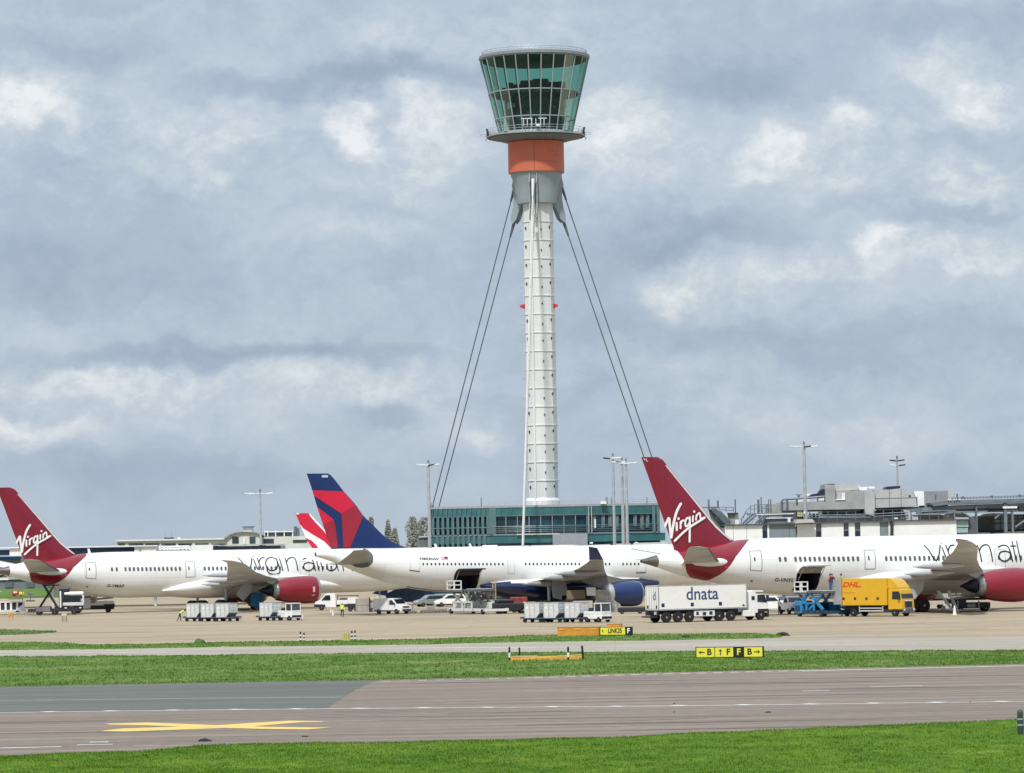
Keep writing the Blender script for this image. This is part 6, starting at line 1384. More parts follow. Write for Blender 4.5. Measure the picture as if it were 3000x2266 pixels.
def tractor(loc, rz, label):
    t = thing('baggage_tractor', label, 'tow tractor', loc, rz, 'white tow tractors')
    MB().box(-1.5, 1.35, -.72, .72, .35, .75, bev=.06).box(-1.5, .1, -.7, .7, .75, 1.15, bev=.06).build('body', WPAINT, t)
    c = MB(); c.box(.15, 1.3, -.7, .7, .7, 1.15, bev=.04); c.build('cab_front', WPAINT, t)
    b = MB()
    for x in (.2, 1.25):
        for y in (-.67, .67): b.bar((x, y, 1.1), (x-(.08 if x > 1 else 0), y*.95, 1.98), .09)
    b.box(.1, 1.3, -.72, .72, 1.94, 2.04, bev=.03); b.build('cab_frame', WPAINT, t)
    MB().add([(1.27,-.6,1.2),(1.27,.6,1.2),(1.2,.57,1.9),(1.2,-.57,1.9)], [(0,1,2,3)]).build('windscreen', mat('pale_reflecting_glass', (.07,.09,.10), .08, var=.4), t)
    for y in (-.68, .68): MB().add([(.3,y,1.2),(1.15,y,1.2),(1.1,y*.96,1.9),(.3,y*.96,1.9)], [(0,1,2,3)]).build('side_window', GLASSD, t)
    MB().box(1.33, 1.42, -.7, .7, .3, .62, bev=.03).box(-1.55,-1.5,-.5,.5,.3,.5).build('bumper', BUMP, t); MB().box(1.40, 1.44, -.6, .6, .28, .36).build('bumper_strip', LGREY, t)
    for y in (-.6, .42): MB().box(1.38, 1.43, y, y+.18, .62, .74).build('headlight', LAMP, t)
    wheels(t, (-.95, .85), 1.45, .30, .2)
    for x in (-1.3, -.3): MB().box(x, x+.5, -.2, .2, 1.15, 1.35, bev=.04).build('seat' if x > -1 else 'toolbox', DARK, t)
    return t
tractor(GY(848, 437.5), R(-48), 'white tow tractor at the head of the left container train')
tractor(GY(1752, 396), R(-48), 'white tow tractor at the head of the train beneath the navy belly')
# ------------------------------------------------------------------ people
def person(loc, rz, joints, label, mats, hat=None, vest=None, scale=1.0):
    """joints: dict name->(x,y,z) facing +x; one continuous skin grown along the skeleton"""
    J = dict(pel=(0,0,.95), ch=(.0,0,1.32), nk=(.0,0,1.48), hd=(.02,0,1.60), hd2=(.03,0,1.72), sl=(0,.19,1.42), sr=(0,-.19,1.42), el=(.02,.27,1.14), er=(.02,-.27,1.14), wl=(.08,.27,.90), wr=(.08,-.27,.90),
             hl=(0,.1,.92), hr=(0,-.1,.92), kl=(.03,.11,.50), kr=(.03,-.11,.50), al=(0,.12,.09), ar=(0,-.12,.09), tl=(.17,.13,.04), tr=(.17,-.13,.04))
    J.update(joints); names = list(J); E = [('pel','ch',1),('ch','nk',1),('nk','hd',0),('hd','hd2',4),('ch','sl',1),('ch','sr',1),('sl','el',1),('sr','er',1),('el','wl',1),('er','wr',1),('pel','hl',2),('pel','hr',2),('hl','kl',2),('hr','kr',2),('kl','al',2),('kr','ar',2),('al','tl',3),('ar','tr',3)]
    rad = dict(pel=(.15,.12), ch=(.17,.12), nk=(.06,.06), hd=(.095,.085), hd2=(.085,.08), sl=(.075,.07), sr=(.075,.07), el=(.05,.05), er=(.05,.05), wl=(.032,.032), wr=(.032,.032), hl=(.10,.1), hr=(.10,.1), kl=(.065,.065), kr=(.065,.065), al=(.045,.045), ar=(.045,.045), tl=(.04,.03), tr=(.04,.03))
    V = [Vector(J[n]) for n in names]; ED = [(names.index(a), names.index(b_)) for a, b_, _ in E]; MI = [m for *_, m in E]; RD = [rad[n] for n in names]
    for side in ('l', 'r'):                  # palm, four fingers and a thumb
        w = Vector(J['w'+side]); d = (w-Vector(J['e'+side])).normalized(); lat = d.orthogonal().normalized(); pi = len(V)
        V.append(w+d*.08); RD.append((.028,.02)); ED.append((names.index('w'+side), pi)); MI.append(0)
        for k, ln in enumerate((.065,.08,.075,.06)):
            base = V[pi]+lat*(.024*(k-1.5)); V.append(base+d*.02); RD.append((.009,.009)); V.append(base+d*(.02+ln*.6)); RD.append((.009,.009)); V.append(base+d*(.02+ln*.85)-d.cross(lat)*.02); RD.append((.008,.008))
            i = len(V)-3; ED += [(pi, i), (i, i+1), (i+1, i+2)]; MI += [0,0,0]
        V.append(w+d*.04+lat*.04); RD.append((.010,.010)); V.append(w+d*.075+lat*.055); RD.append((.009,.009)); ED += [(names.index('w'+side), len(V)-2), (len(V)-2, len(V)-1)]; MI += [0,0]
    me = bpy.data.meshes.new('tmp'); me.from_pydata([tuple(v) for v in V], ED, []); o = bpy.data.objects.new('tmp', me); col.objects.link(o)
    md = o.modifiers.new('s', 'SKIN'); 
    for i, r_ in enumerate(RD): me.skin_vertices[0].data[i].radius = r_
    me.skin_vertices[0].data[0].use_root = True
    sb = o.modifiers.new('u', 'SUBSURF'); sb.levels = 1; sb.render_levels = 1
    m2 = bpy.data.meshes.new_from_object(o.evaluated_get(bpy.context.evaluated_depsgraph_get())); bpy.data.objects.remove(o)
    m2.name = 'body'
    for m in mats: m2.materials.append(m)
    for f in m2.polygons:
        c = f.center; best = (9, 0)
        for (a, b_), mi in zip(ED, MI):
            p, q = V[a], V[b_]; tt = max(0, min(1, (c-p).dot(q-p)/max(1e-9, (q-p).length_squared))); dd = (c-(p+(q-p)*tt)).length
            if dd < best[0]: best = (dd, mi)
        f.material_index = best[1]; f.use_smooth = True
    r = thing('person', label, 'person', loc, rz); r.scale = (scale,)*3
    b = bpy.data.objects.new('body', m2); col.objects.link(b); b.parent = r
    hd, h2 = Vector(J['hd']), Vector(J['hd2']); up_ = (h2-hd).normalized()
    bm = bmesh.new(); bmesh.ops.create_icosphere(bm, subdivisions=2, radius=.115); 
    for v in bm.verts: v.co = Vector((v.co.x*.98-.02, v.co.y*.88, max(v.co.z, -.03)*1.0)) + hd + up_*.10
    MB().bm(bm).build('hair' if hat is None else 'cap', hat or HAIR, r, smooth=True)
    fc = MB(); f0 = hd+Vector((.1,0,.02)); fc.box(f0.x-.02, f0.x+.025, -.012, .012, f0.z-.02, f0.z+.03); fc.build('nose', SKIN, r)
    for y in (-.03, .03): MB().box(f0.x-.02, f0.x+.0, y-.01, y+.01, f0.z+.035, f0.z+.05).build('eye', INK, r)
    MB().box(f0.x-.03, f0.x-.005, -.022, .022, f0.z-.05, f0.z-.04).build('mouth', mat('lips', (.30,.10,.08), .5), r)
    if vest:
        c, p, n_ = Vector(J['ch']), Vector(J['pel']), Vector(J['nk']); rg = []
        for f, a, b2 in ((p*.9+c*.1, .155, .19), (c*.5+p*.5, .15, .19), (c, .155, .21), (c*.45+n_*.55, .13, .20), (n_, .075, .10)):
            rg.append([tuple(f+Vector((a*math.cos(q), b2*math.sin(q), 0))) for q in [2*math.pi*i/14 for i in range(14)]])
        bb = MB(); bb.smooth = True; loft(bb, rg, False); v_ = bb.build('vest', vest, r)
        bb = MB(); q = c*.5+p*.5; bb.lathe([(.16, -.025), (.16, .025)], (q.x, 0, q.z), 'z', 14, cap=False); bb.v = [(x, y*1.24, z) for x, y, z in bb.v]; bb.build('reflective_band', WPAINT, v_)
    return r
BOOT = mat('black_boot', (.012,.012,.012), .6)
person(GY(527, 443.5), R(10), dict(ch=(.30,0,1.22), nk=(.44,0,1.28), hd=(.55,0,1.27), hd2=(.64,0,1.33), sl=(.38,.18,1.24), sr=(.38,-.18,1.24), el=(.55,.22,1.05), er=(.55,-.22,1.05), wl=(.78,.2,1.05), wr=(.78,-.2,1.05), kl=(.12,.12,.5), kr=(-.12,-.12,.5), al=(.1,.12,.09), ar=(-.35,-.12,.09), tl=(.26,.13,.04), tr=(-.19,-.13,.04)),
       'person in yellow vest and dark trousers bending to push the left container', [SKIN, HIVIS, TROU, BOOT, HAIR], vest=HIVIS)
person(GY(1003, 449), R(100), dict(kl=(.14,.11,.52), kr=(-.02,-.11,.5), al=(.16,.12,.12), ar=(-.22,-.1,.14), tl=(.33,.12,.06), tr=(-.08,-.1,.05), wl=(.15,.28,.92), wr=(-.06,-.28,.9)),
       'person in yellow vest walking away across the apron below the pickup', [SKIN, HIVIS, TROU, BOOT, HAIR], hat=mat('white_cap', (.6,.6,.55), .7), vest=HIVIS)
# ------------------------------------------------------------------ scissor cargo loaders
def loader(loc, rz, label, cm, cd, plat_z, L=10.0, w=3.1, cage=WPAINT, mastm=None, front_z=None, rails=True, arm=None, p0=.02):
    t = thing('cargo_loader', label, 'cargo loader', loc, rz, 'scissor cargo loaders'); fz = front_z or plat_z; arm = arm or cm
    b = MB(); b.box(.0, L, -w/2, -w/2+.35, .35, .7); b.box(0, L, w/2-.35, w/2, .35, .7)
    for x in (.2, L*.3, L*.55, L-.5): b.box(x, x+.3, -w/2, w/2, .35, .65)
    b.build('chassis', cd, t)
    b = MB()
    for x in (L*.35, L*.6, L*.82):
        for y in (-w/2, w/2-.12): b.box(x, x+.25, y, y+.12, .7, 1.5)
    b.box(L*.35, L*.87, -w/2, -w/2+.12, 1.38, 1.55); b.box(L*.35, L*.87, w/2-.12, w/2, 1.38, 1.55); b.box(L*.4, L*.6, -w/2-.02, -w/2+.6, .6, 1.4, bev=.05); b.box(L*.7, L*.85, -w/2-.02, -w/2+.6, .6, 1.4, bev=.05)
    b.build('side_frame', cm, t)
    MB().box(L*.62, L*.98, -.9, .9, .6, 1.5, bev=.05).build('engine_housing', cd, t)
    for y in (-w/2+.2, w/2-.2):
        MB().bar((L*(p0+.08), y, .75), (L*.55, y, plat_z-.2), .2, .28).build('scissor_arm', arm, t); MB().bar((L*.55, y, .75), (L*(p0+.08), y, plat_z-.2), .2, .28).build('scissor_arm', arm, t)
        MB().bar((L*.62, y*.95, 1.1), (L*.92, y*.95, fz-.2), .16, .24).build('scissor_arm', arm, t); MB().bar((L*.92, y*.95, 1.1), (L*.62, y*.95, fz-.2), .16, .24).build('scissor_arm', arm, t)
    MB().box(L*p0, L*.6, -w/2, w/2, plat_z-.22, plat_z).build('main_platform', mat('loader_platform_grey', (.13,.14,.15), .5, .2, var=.25), t)
    MB().box(L*.58, L, -w/2, w/2, fz-.18, fz).build('front_platform', mat('loader_platform_grey', (.13,.14,.15), .5, .2, var=.25), t)
    b = MB()
    for k in range(8): xx = L*(p0+.03)+k*L*(.5-p0)/8; b.tube((xx, -w/2+.2, plat_z+.03), (xx, w/2-.2, plat_z+.03), .05, n=6)
    b.build('roller', LMETAL, t)
    y = w/2                                   # operator cage on the far left corner
    b = MB(); x0, x1 = L*.80, L-.05
    for x in (x0, x1):
        for yy in (y, y-.9): b.bar((x, yy, fz), (x, yy, fz+1.15), .11)
    for zz in (fz+.08, fz+.62, fz+1.12): b.bar((x0, y, zz), (x1, y, zz), .11); b.bar((x0, y-.9, zz), (x1, y-.9, zz), .11); b.bar((x0, y, zz), (x0, y-.9, zz), .11); b.bar((x1, y, zz), (x1, y-.9, zz), .11)
    b.build('operator_cage', cage, t)
    b = MB()
    for k in range(6): b.bar((L*.05+k*L*.1, -w/2, plat_z), (L*.05+k*L*.1, -w/2, plat_z+1.0), .05)
    b.bar((L*.05, -w/2, plat_z+1.0), (L*.6, -w/2, plat_z+1.0), .06); b.bar((L*.05, -w/2, plat_z+.5), (L*.6, -w/2, plat_z+.5), .05)
    if rails: b.build('guard_rail', cage if mastm is None else mastm, t)
    for x in (.8, L-.9):
        for sg in (-1, 1): wheel(t, x, sg*(w/2-.1), .32, .3, sg)
    return t
ld = loader(GY(1456, 453), R(116.5), 'white and grey scissor loader raised at the cargo door of the blue tailed airliner', DIRTYW, DIRTYW, 3.0, 10.5, 3.2, front_z=2.9, rails=False, p0=.36, arm=mat('loader_arm_grey', (.30,.31,.30), .5, var=.3, scale=2))
b = MB()
for dx in (-.35, .35): b.bar((4.2+dx, -1.75, .5), (4.2+dx, -1.75, 4.3), .12)
for k in range(9): b.bar((3.85, -1.75, .7+.42*k), (4.55, -1.75, .7+.42*k), .07)
b.build('ladder', mat('dirty_yellow_paint', (.42,.36,.18), .6, var=.25), ld)
bl = loader(GY(2456, 401.5), R(115), 'bright blue scissor loader raised at the cargo door of the right airliner', SKYB, SKYD, 2.75, 6.5, 3.3, front_z=2.6)
b = MB()
for dx in (-.3, .3): b.bar((1.0+dx, -1.8, .5), (1.0+dx, -1.8, 4.0), .13)
for k in range(7): b.bar((.7, -1.8, .8+.45*k), (1.3, -1.8, .8+.45*k), .07)
b.build('ladder', DIRTYW, bl)
MB().box(4.9, 6.45, .3, 1.75, .35, 1.7, bev=.08).build('power_unit', SKYB, bl); MB().box(5.2, 6.2, 1.76, 1.8, .6, 1.2).build('recess', SKYD, bl)
b = MB(); b.bar((-1.5,-1.7,.35),(2.5,-1.6,.3), .25); b.bar((-.5,-1.75,.4),(3.8,-1.7,1.3), .2); b.box(3.2, 5.4, -1.9, -1.2, .3, 1.5, bev=.06); b.build('outrigger', SKYB, bl)
mw = bl.matrix_basis
def onl(x, y, z): return Matrix.Translation(bl.location) @ Matrix.Rotation(R(115), 4, 'Z') @ Vector((x, y, z))
person(onl(2.6,-.6,2.8), R(200), dict(wl=(.28,.15,1.1), el=(.12,.26,1.15)), 'person in red vest and blue trousers standing on the blue loader', [SKIN, mat('maroon_top', (.10,.015,.02), .8), JEANS, BOOT, HAIR], vest=HIRED)
person(onl(1.7,-.3,2.8), R(60), dict(wr=(.3,-.15,1.05), er=(.14,-.27,1.15)), 'second person in maroon top and blue trousers leaning beside the red vest', [SKIN, mat('maroon_top', (.10,.015,.02), .8), JEANS, BOOT, HAIR])
person(onl(1.1,-1.1,2.8), R(170), dict(wr=(.25,-.35,1.1), er=(.12,-.3,1.18)), 'person in pale yellow vest at the rail end of the blue loader', [SKIN, mat('pale_olive_top', (.20,.24,.12), .8), TROU, BOOT, HAIR], vest=mat('pale_hi_vis', (.62,.66,.30), .7))
person(GY(2284, 415), R(-60), dict(el=(.2,.24,1.2), wl=(.38,.1,1.28), er=(.2,-.24,1.2), wr=(.38,-.1,1.28)), 'person in white shirt and dark trousers beside the white pickup front', [SKIN, SHIRTW, TROU, BOOT, HAIR])
# belly loader under the left tail
t = thing('scissor_lift_truck', 'black scissor lift truck raised beneath the left crimson tail', 'lift truck', G(118, 1803), R(4))
MB().box(-1.6, 5.6, -1.2, 1.2, .45, .85).box(-.6, 1.5, -1.25, 1.25, .55, 1.15, bev=.05).box(2.0, 5.4, -1.1, 1.1, .6, 1.0).build('chassis', DARK, t)
for k in range(4): MB().box(-.5, 1.4, -1.29, -1.25, .55+.15*k, .63+.15*k).build('radiator_bar', GREYP, t)
for y in (-1.0, 1.0):
    MB().bar((-.1, y, 1.0), (2.0, y, 4.1), .2, .22).build('scissor_arm', DARK, t); MB().bar((2.3, y, 1.0), (.5, y, 4.1), .2, .22).build('scissor_arm', DARK, t)
MB().box(.4, 2.6, -1.1, 1.1, 3.9, 4.1).build('lift_deck', DARK, t)
MB().box(2.6, 4.0, -1.15, 1.15, 1.0, 3.6, bev=.1).build('dark_hold_body', mat('dark_glossy_body', (.02,.022,.05), .3, var=.3), t)
MB().box(3.2, 5.9, -1.2, 1.2, 2.6, 3.1, bev=.2).box(2.7, 2.9, -1.2, -1.0, 1.0, 3.2).box(5.75,5.9,-1.2,1.2,1.3,2.6).build('white_cab_shell', WPAINT, t)
MB().box(3.3, 5.5, -1.22, -1.19, 1.7, 2.55).build('windscreen', GLASSD, t); MB().box(3.1, 5.9, -1.25, 1.2, 1.2, 1.65, bev=.08).build('front_panel', LGREY, t)
for x in (3.35, 5.3): MB().box(x, x+.3, -1.33, -1.25, .85, 1.0, bev=.03).build('headlight', LAMP, t)
wheels(t, (-.1, 2.0, 4.6), 2.3, .42, .35)
t = thing('belt_loader', 'white and grey belt loader to the right of the scissor lift truck', 'belt loader', G(262, 1796), R(3))
MB().box(-2.4, 3.4, -1.0, 1.0, 1.0, 1.6, bev=.08).box(-2.4, .4, -1.05, 1.05, 1.9, 2.9, bev=.1).box(-.8, .2, -1.05, -.9, .6, 1.9).build('body', WPAINT, t)
MB().box(-2.2, 3.4, -.9, .9, .45, 1.0).box(2.0, 3.5, -1.05, 1.05, .7, 1.2, bev=.1).box(-2.3,.3,-1.08,-1.05,2.1,2.3).build('chassis', DARK, t)
MB().bar((-.2,-.6,1.8), (3.3,-.6,2.05), .5, .25).bar((0.2,.6,1.8), (3.3,.6,2.05), .5, .25).build('conveyor', GREYP, t)
MB().box(.3, .9, -1.1, -.9, 1.4, 2.2, bev=.1).build('cloth_cover', mat('khaki_cloth', (.28,.27,.17), .9), t); MB().box(.9,1.15,-.9,-.5,1.6,2.6,bev=.05).build('beacon_post', WPAINT, t)
wheels(t, (-1.5, 2.6), 2.0, .35, .3)
# cage trailer at the far left
t = thing('pallet_cage_trailer', 'white slatted trailer with yellow green top rail at the left edge', 'trailer', G(28, 1800), R(2))
MB().box(-3, 2.2, -1.1, 1.1, .35, .6).box(-6, 3.6, -1.2, -.9, .1, .22).build('deck', DIRTYW, t)
MB().box(-2.6, 2.0, -.6, 1.0, .6, 1.7).build('dark_load', mat('dark_load_cover', (.03,.03,.05), .6, var=.3), t)
b = MB()
for x in (-2.7, -1.4, -.6, .15, 1.0, 1.9): b.box(x, x+.28, -.75, -.68, .6, 1.65)
b.prism([(.9,.6),(1.9,.6),(1.9,1.3)], -.8, -.74); b.box(-2.7, 2.2, -.8, -.7, 1.62, 1.78); b.build('slat', WPAINT, t)
b = MB(); gy = -.7
for p, q in (((-1.4,1.9),(-1.4,3.2)),((-1.4,3.2),(1.9,3.2)),((1.9,3.2),(1.9,1.8)),((-1.4,2.1),(1.9,2.1))): b.bar((p[0], gy, p[1]), (q[0], gy, q[1]), .13)
b.build('top_rail', mat('yellow_green_rail', (.55,.60,.25), .5), t); MB().box(2.3, 3.5, -.2, .2, 1.7, 1.9).bar((2.9,0,1.9),(2.9,0,3.0),.1).box(2.6,3.4,-.1,.1,2.6,2.9,bev=.08).build('winch', GREYP, t)
wheels(t, (-1.8, 1.2), 2.2, .28, .25)
t = thing('fire_engine', 'tiny red and yellow emergency vehicle far off on the grass beyond the left tail', 'fire engine', GY(50, 740), R(0)); t.scale = (.55, .55, .5)
MB().box(-1.7, .8, -1.1, 1.1, .5, 2.5, bev=.15).build('body', RED1, t); MB().box(.8, 2.6, -1.1, 1.1, .5, 1.7, bev=.15).build('rear_body', YELL, t); MB().box(-1.2,.1,-1.13,-1.1,1.3,2.0).build('window', WPAINT, t); wheels(t, (-1, 1.6), 2.1, .5, .3)
# things standing on the apron at the left
t = thing('orange_stand', 'small orange square topped stand on two legs at the left edge', 'stand', G(32, 1818))
MB().box(-.32, .32, -.2, .2, .5, .95, bev=.03).build('top', ORG, t)
for x in (-.22, .22): MB().bar((x, 0, 0), (x, 0, .5), .07).build('leg', ORG, t)
t = thing('wire_basket', 'small beige wire basket standing in front of the scissor lift truck', 'basket', G(189, 1822))
MB().box(-.3, .3, -.25, .25, .65, 1.0, bev=.05).build('lid', mat('beige_bag', (.55,.50,.36), .8), t)
b = MB()
for x in (-.25, .25):
    for y in (-.2, .2): b.bar((x, y, 0), (x, y, .7), .05)
for z in (.1, .25, .4, .55):
    b.bar((-.25, -.2, z), (.25, -.2, z), .04); b.bar((-.25, .2, z), (.25, .2, z), .04)
b.build('wire_frame', mat('brown_grey_wire', (.22,.19,.15), .6), t)
def cone(px, py, h, label, m=ORG, m2=CREAM):
    t = thing('traffic_cone', label, 'traffic cone', G(px, py), 0, 'traffic cones on the apron')
    MB().box(-h*.28, h*.28, -h*.28, h*.28, 0, .05).build('base', m, t); MB().lathe([(h*.2,.05),(h*.06,h),(h*.05,h)], n=14).build('cone', m2, t); return t
cone(975.6, 1804, .75, 'cream cone just left of the walking person'); cone(969, 1795, .5, 'tiny cone behind the cream cone left of the walking person')
cone(886, 1817, .7, 'cone right beside the left white tow tractor'); cone(2797, 1804, 1.05, 'tall cream cone beneath the right crimson engine'); cone(735, 1797, .6, 'dull red cone below the left airliner belly', ORG, mat('dull_red', (.20,.06,.05), .7))
cone(2463+4, 1806, .5, 'small cone by the rear wheel of the yellow lorry')
# blue stowage under the left engine
t = thing('ground_power_unit', 'blue fabric covered unit hanging near the left crimson engine', 'ground power unit', GY(752, 520), R(20))
MB().prism([(-1.0,.6),(-.2,.2),(.7,.3),(.8,2.2),(.3,2.4),(-.9,2.3),(-1.1,1.7)], -.8, .8).build('cover', mat('bright_blue_cover', (.02,.22,.42), .6, var=.25, scale=2), t); MB().box(-1.3,-.9,-.7,.7,.9,2.1,bev=.1).build('side_pod', DARK, t); wheels(t, (-.5, .5), 1.4, .25, .2)
# carts, pallets and barriers between the airliners
t = thing('beige_crate', 'tall beige crate beside the sack trolley, left of the white van', 'crate', GY(1064, 487), R(12))
MB().box(-.85, .85, -.8, .8, .12, 1.75).build('panel_box', mat('beige_panel', (.40,.36,.31), .7, var=.1), t); MB().box(-.9, .9, -.85, .85, 0, .12).build('base', GREYP, t); MB().box(-.88,.88,-.83,-.79,.85,.9).build('rib', GREYP, t)
t = thing('white_box_trailer', 'small white and dark trailer left of the beige crate', 'trailer', GY(1046, 492), R(5)); MB().box(-1.2,.2,-.7,.7,1.0,1.8,bev=.05).build('body', WPAINT, t); MB().box(-1.2,.2,-.68,.68,.45,1.0).build('skirt', DARK, t); wheels(t, (-.9,-.1), 1.4, .25, .2)
t = thing('sack_trolley', 'trolley stacked with tan sacks between the beige crate and the white van', 'trolley', GY(1101, 486), R(5))
MB().box(-.85, 1.0, -.6, .6, .35, .45).box(-.85,-.78,-.6,.6,.1,1.9).box(.95,1.02,-.6,.6,.1,1.2).build('frame', DARK, t)
for (x, z, s_) in ((-.4,1.55,.42),(.3,1.65,.38)): 
    bm = bmesh.new(); bmesh.ops.create_icosphere(bm, subdivisions=3, radius=1)
    for v in bm.verts: v.co = Vector((v.co.x*s_, v.co.y*.4, v.co.z*.38))*(1+.12*noise.noise(v.co*2))+Vector((x, 0, z))
    MB().bm(bm).build('sack', mat('tan_sack', (.42,.38,.27), .9, var=.2), t, smooth=True)
MB().box(-.7,.9,-.5,.5,.45,1.2,bev=.05).build('box', mat('trolley_box', (.33,.32,.29), .7, var=.2), t); wheels(t, (-.6,.7), 1.2, .18, .15)
def lowbar(px, Y, L, label):
    t = thing('floor_barrier', label, 'barrier', GY(px, Y), R(3), 'low white barriers on the apron')
    MB().prism([(-L/2,0),(L/2,0),(L/2,.22),(L/2-.15,.3),(-L/2+.15,.3),(-L/2,.22)], -.2, .2).build('beam', WPAINT, t)
    for x in (-L/2+.1, L/2-.3): MB().box(x, x+.2, -.25, .25, 0, .12).build('foot', ORG, t)
lowbar(1203, 472, 1.6, 'low white barrier touching the white van nose'); lowbar(1256, 474, 2.2, 'longest low white barrier, in the middle of the row'); lowbar(1292, 476, .9, 'short low white barrier with orange feet'); lowbar(1312, 476, 1.1, 'low white barrier nearest the grey loader')
for px, w_, h_, lb in ((1207,.3,1.0,'brown post behind the white van nose'),(1262,.9,.6,'pale covered bollard behind the barrier row')):
    t = thing('bollard', lb, 'bollard', GY(px, 484)); MB().box(-w_/2, w_/2, -.15, .15, 0, h_, bev=.05).build('post', mat('brown_grey_post', (.30,.24,.20), .8), t); MB().box(-w_/2-.1, w_/2+.1, -.25, .25, 0, .08).build('foot', DARK, t)
def car(loc, rz, label, m, L=4.5, H=1.65, w=1.85):
    t = thing('parked_car', label, 'car', loc, rz, 'cars parked behind the middle airliner'); h = Hull([(-L/2,.35),(-L/2-.02,.9),(-L/2+.25,H*.62),(-L/2+.7,H*.97),(-.4,H),(.5,H*.97),(1.25,H*.64),(L/2-.25,H*.54),(L/2,.65),(L/2,.35)], w, H*.6, .16)
    h.build(m, t); h.side([(-L/2+.55,H*.64),(1.0,H*.64),(.45,H*.9),(-L/2+.85,H*.91)], GLASSD, t); h.across((.58,H*.93),(1.2,H*.67), GLASSD, t); h.across((-L/2+.28,H*.66),(-L/2+.6,H*.92), GLASSD, t, name='rear_window')
    for y in (-.8,.5): MB().box(L/2-.15, L/2+.01, y, y+.3, .62, .8, bev=.02).build('headlight', LAMP, t)
    MB().box(-L/2+.1, L/2-.1, -w/2-.01, w/2+.01, .3, .42).build('sill', BUMP, t); wheels(t, (-L/2+.85, L/2-.85), w, .34, .22); return t
car(GY(1262, 519), R(200), 'silver grey car nearest the blue trailer, nose left', mat('silver_car_paint', (.30,.33,.32), .3, .4, var=.1)); car(GY(1288, 527), R(197), 'second silver car partly hidden behind the first', mat('silver_car_paint', (.30,.33,.32), .3, .4, var=.1))
car(GY(1322, 516), R(188), 'white car parked left of the raised grey loader', WPAINT, 4.6, 1.75); car(GY(1330, 534), R(10), 'dark car roof behind the white car', mat('dark_car_paint', (.03,.035,.04), .25))
t = thing('blue_trailer', 'large dark blue covered trailer behind the white van', 'trailer', GY(1205, 540), R(4))
MB().prism([(-3.6,.6),(3.4,.6),(3.4,2.6),(2.4,2.75),(-1.0,2.7),(-2.6,2.1),(-3.6,1.6)], -1.2, 1.2).build('cover', mat('dark_blue_cover', (.01,.045,.11), .5, var=.5, scale=.8), t); MB().box(-3.4,3.2,-1,1,.4,.6).build('chassis', DARK, t); wheels(t, (-2.2,1.9), 2.2, .38, .25)
MB().prism([(-5.6,1.7),(-3.4,1.3),(-3.4,2.2),(-4.6,2.3)], -1.0, 1.0).build('blue_wing', mat('royal_blue', (.01,.05,.26), .4), t)
t = thing('blue_trailer', 'dark teal trailer standing to the right of the blue covered trailer', 'trailer', GY(1232, 545), R(2)); MB().box(-1.5, 2.6, -1.2, 1.2, .9, 2.9, bev=.08).build('cover', mat('dark_teal_cover', (.012,.05,.08), .4, var=.4, scale=.8), t); MB().box(-1.4,2.5,-1,1,.4,.9).build('chassis', DARK, t); wheels(t, (-.8,1.8), 2.2, .38, .25)
# under the navy belly
t = thing('gear_shade_block', 'added low dark tug shape standing for landing gear shade beneath the navy belly', 'shade block', GY(1498, 455), R(10))  # dark tug shape added to stand for the shade around the landing gear
MB().box(-2.2, 2.0, -1.1, 1.1, .35, 1.3, bev=.15).box(-1.9,.2,-1.0,1.0,1.3,1.7,bev=.1).build('body', mat('gear_shade_black', (.01,.01,.014), .5), t); MB().box(-1.7,.0,-1.02,-1.0,1.35,1.6).build('side_window', GLASSD, t); wheels(t, (-1.4,1.3), 2.2, .42, .35)
t = thing('red_cargo_cart', 'red cart with white drum just left of the belly container train', 'cart', GY(1533, 462), R(4))
MB().box(-1.6, .5, -.7, .7, .9, 1.9, bev=.1).build('red_box', mat('dull_red_cart', (.22,.03,.03), .6, var=.4, scale=2), t); MB().lathe([(.42,-.5),(.45,-.3),(.45,.3),(.42,.5)], (.1,-.8,.85), 'y', 20).build('drum', CREAM, t); MB().box(-1.5,.6,-.6,.6,.4,.6).build('chassis', DARK, t); wheels(t, (-1.1,.2), 1.4, .28, .2)
t = thing('cargo_net_stack', 'pale stack of netted cargo behind the tow tractor beneath the blue engine', 'cargo stack', GY(1795, 455), R(8))
MB().prism([(-1.9,0),(1.0,0),(.8,.9),(.1,1.4),(-.6,2.6),(-1.9,2.7)], -.9, .9).build('net_cover', mat('pale_net', (.30,.29,.27), .8, var=.3, scale=2), t); MB().box(-2.0,1.1,-1,1,-.0,.12).build('pallet', GREYP, t)
t = thing('brown_crate', 'brown and white boxes on a cart above the right container train', 'crate', GY(1700, 462), R(3)); MB().box(-1.6,.6,-.7,.7,1.5,2.6).build('brown_box', mat('brown_carton', (.20,.14,.10), .8), t); MB().box(.8,1.9,-.7,.7,1.9,2.9).build('white_box', WPANEL, t); MB().box(-1.8,2.0,-.8,.8,1.3,1.5).box(-1.6,-1.4,-.7,.7,0,1.3).box(1.6,1.8,-.7,.7,0,1.3).build('cart_frame', DARK, t)
t = thing('step_unit', 'dark low unit on the ground below the blue engine', 'service unit', GY(1850, 440), R(3)); MB().box(-1.6,1.6,-.5,.5,.2,.75,bev=.1).build('body', DARK, t); MB().box(1.8,4.0,-.5,.5,.05,.75,bev=.08).build('white_panel', LGREY, t); wheels(t, (-1.1,1.0), 1.0, .22, .2)
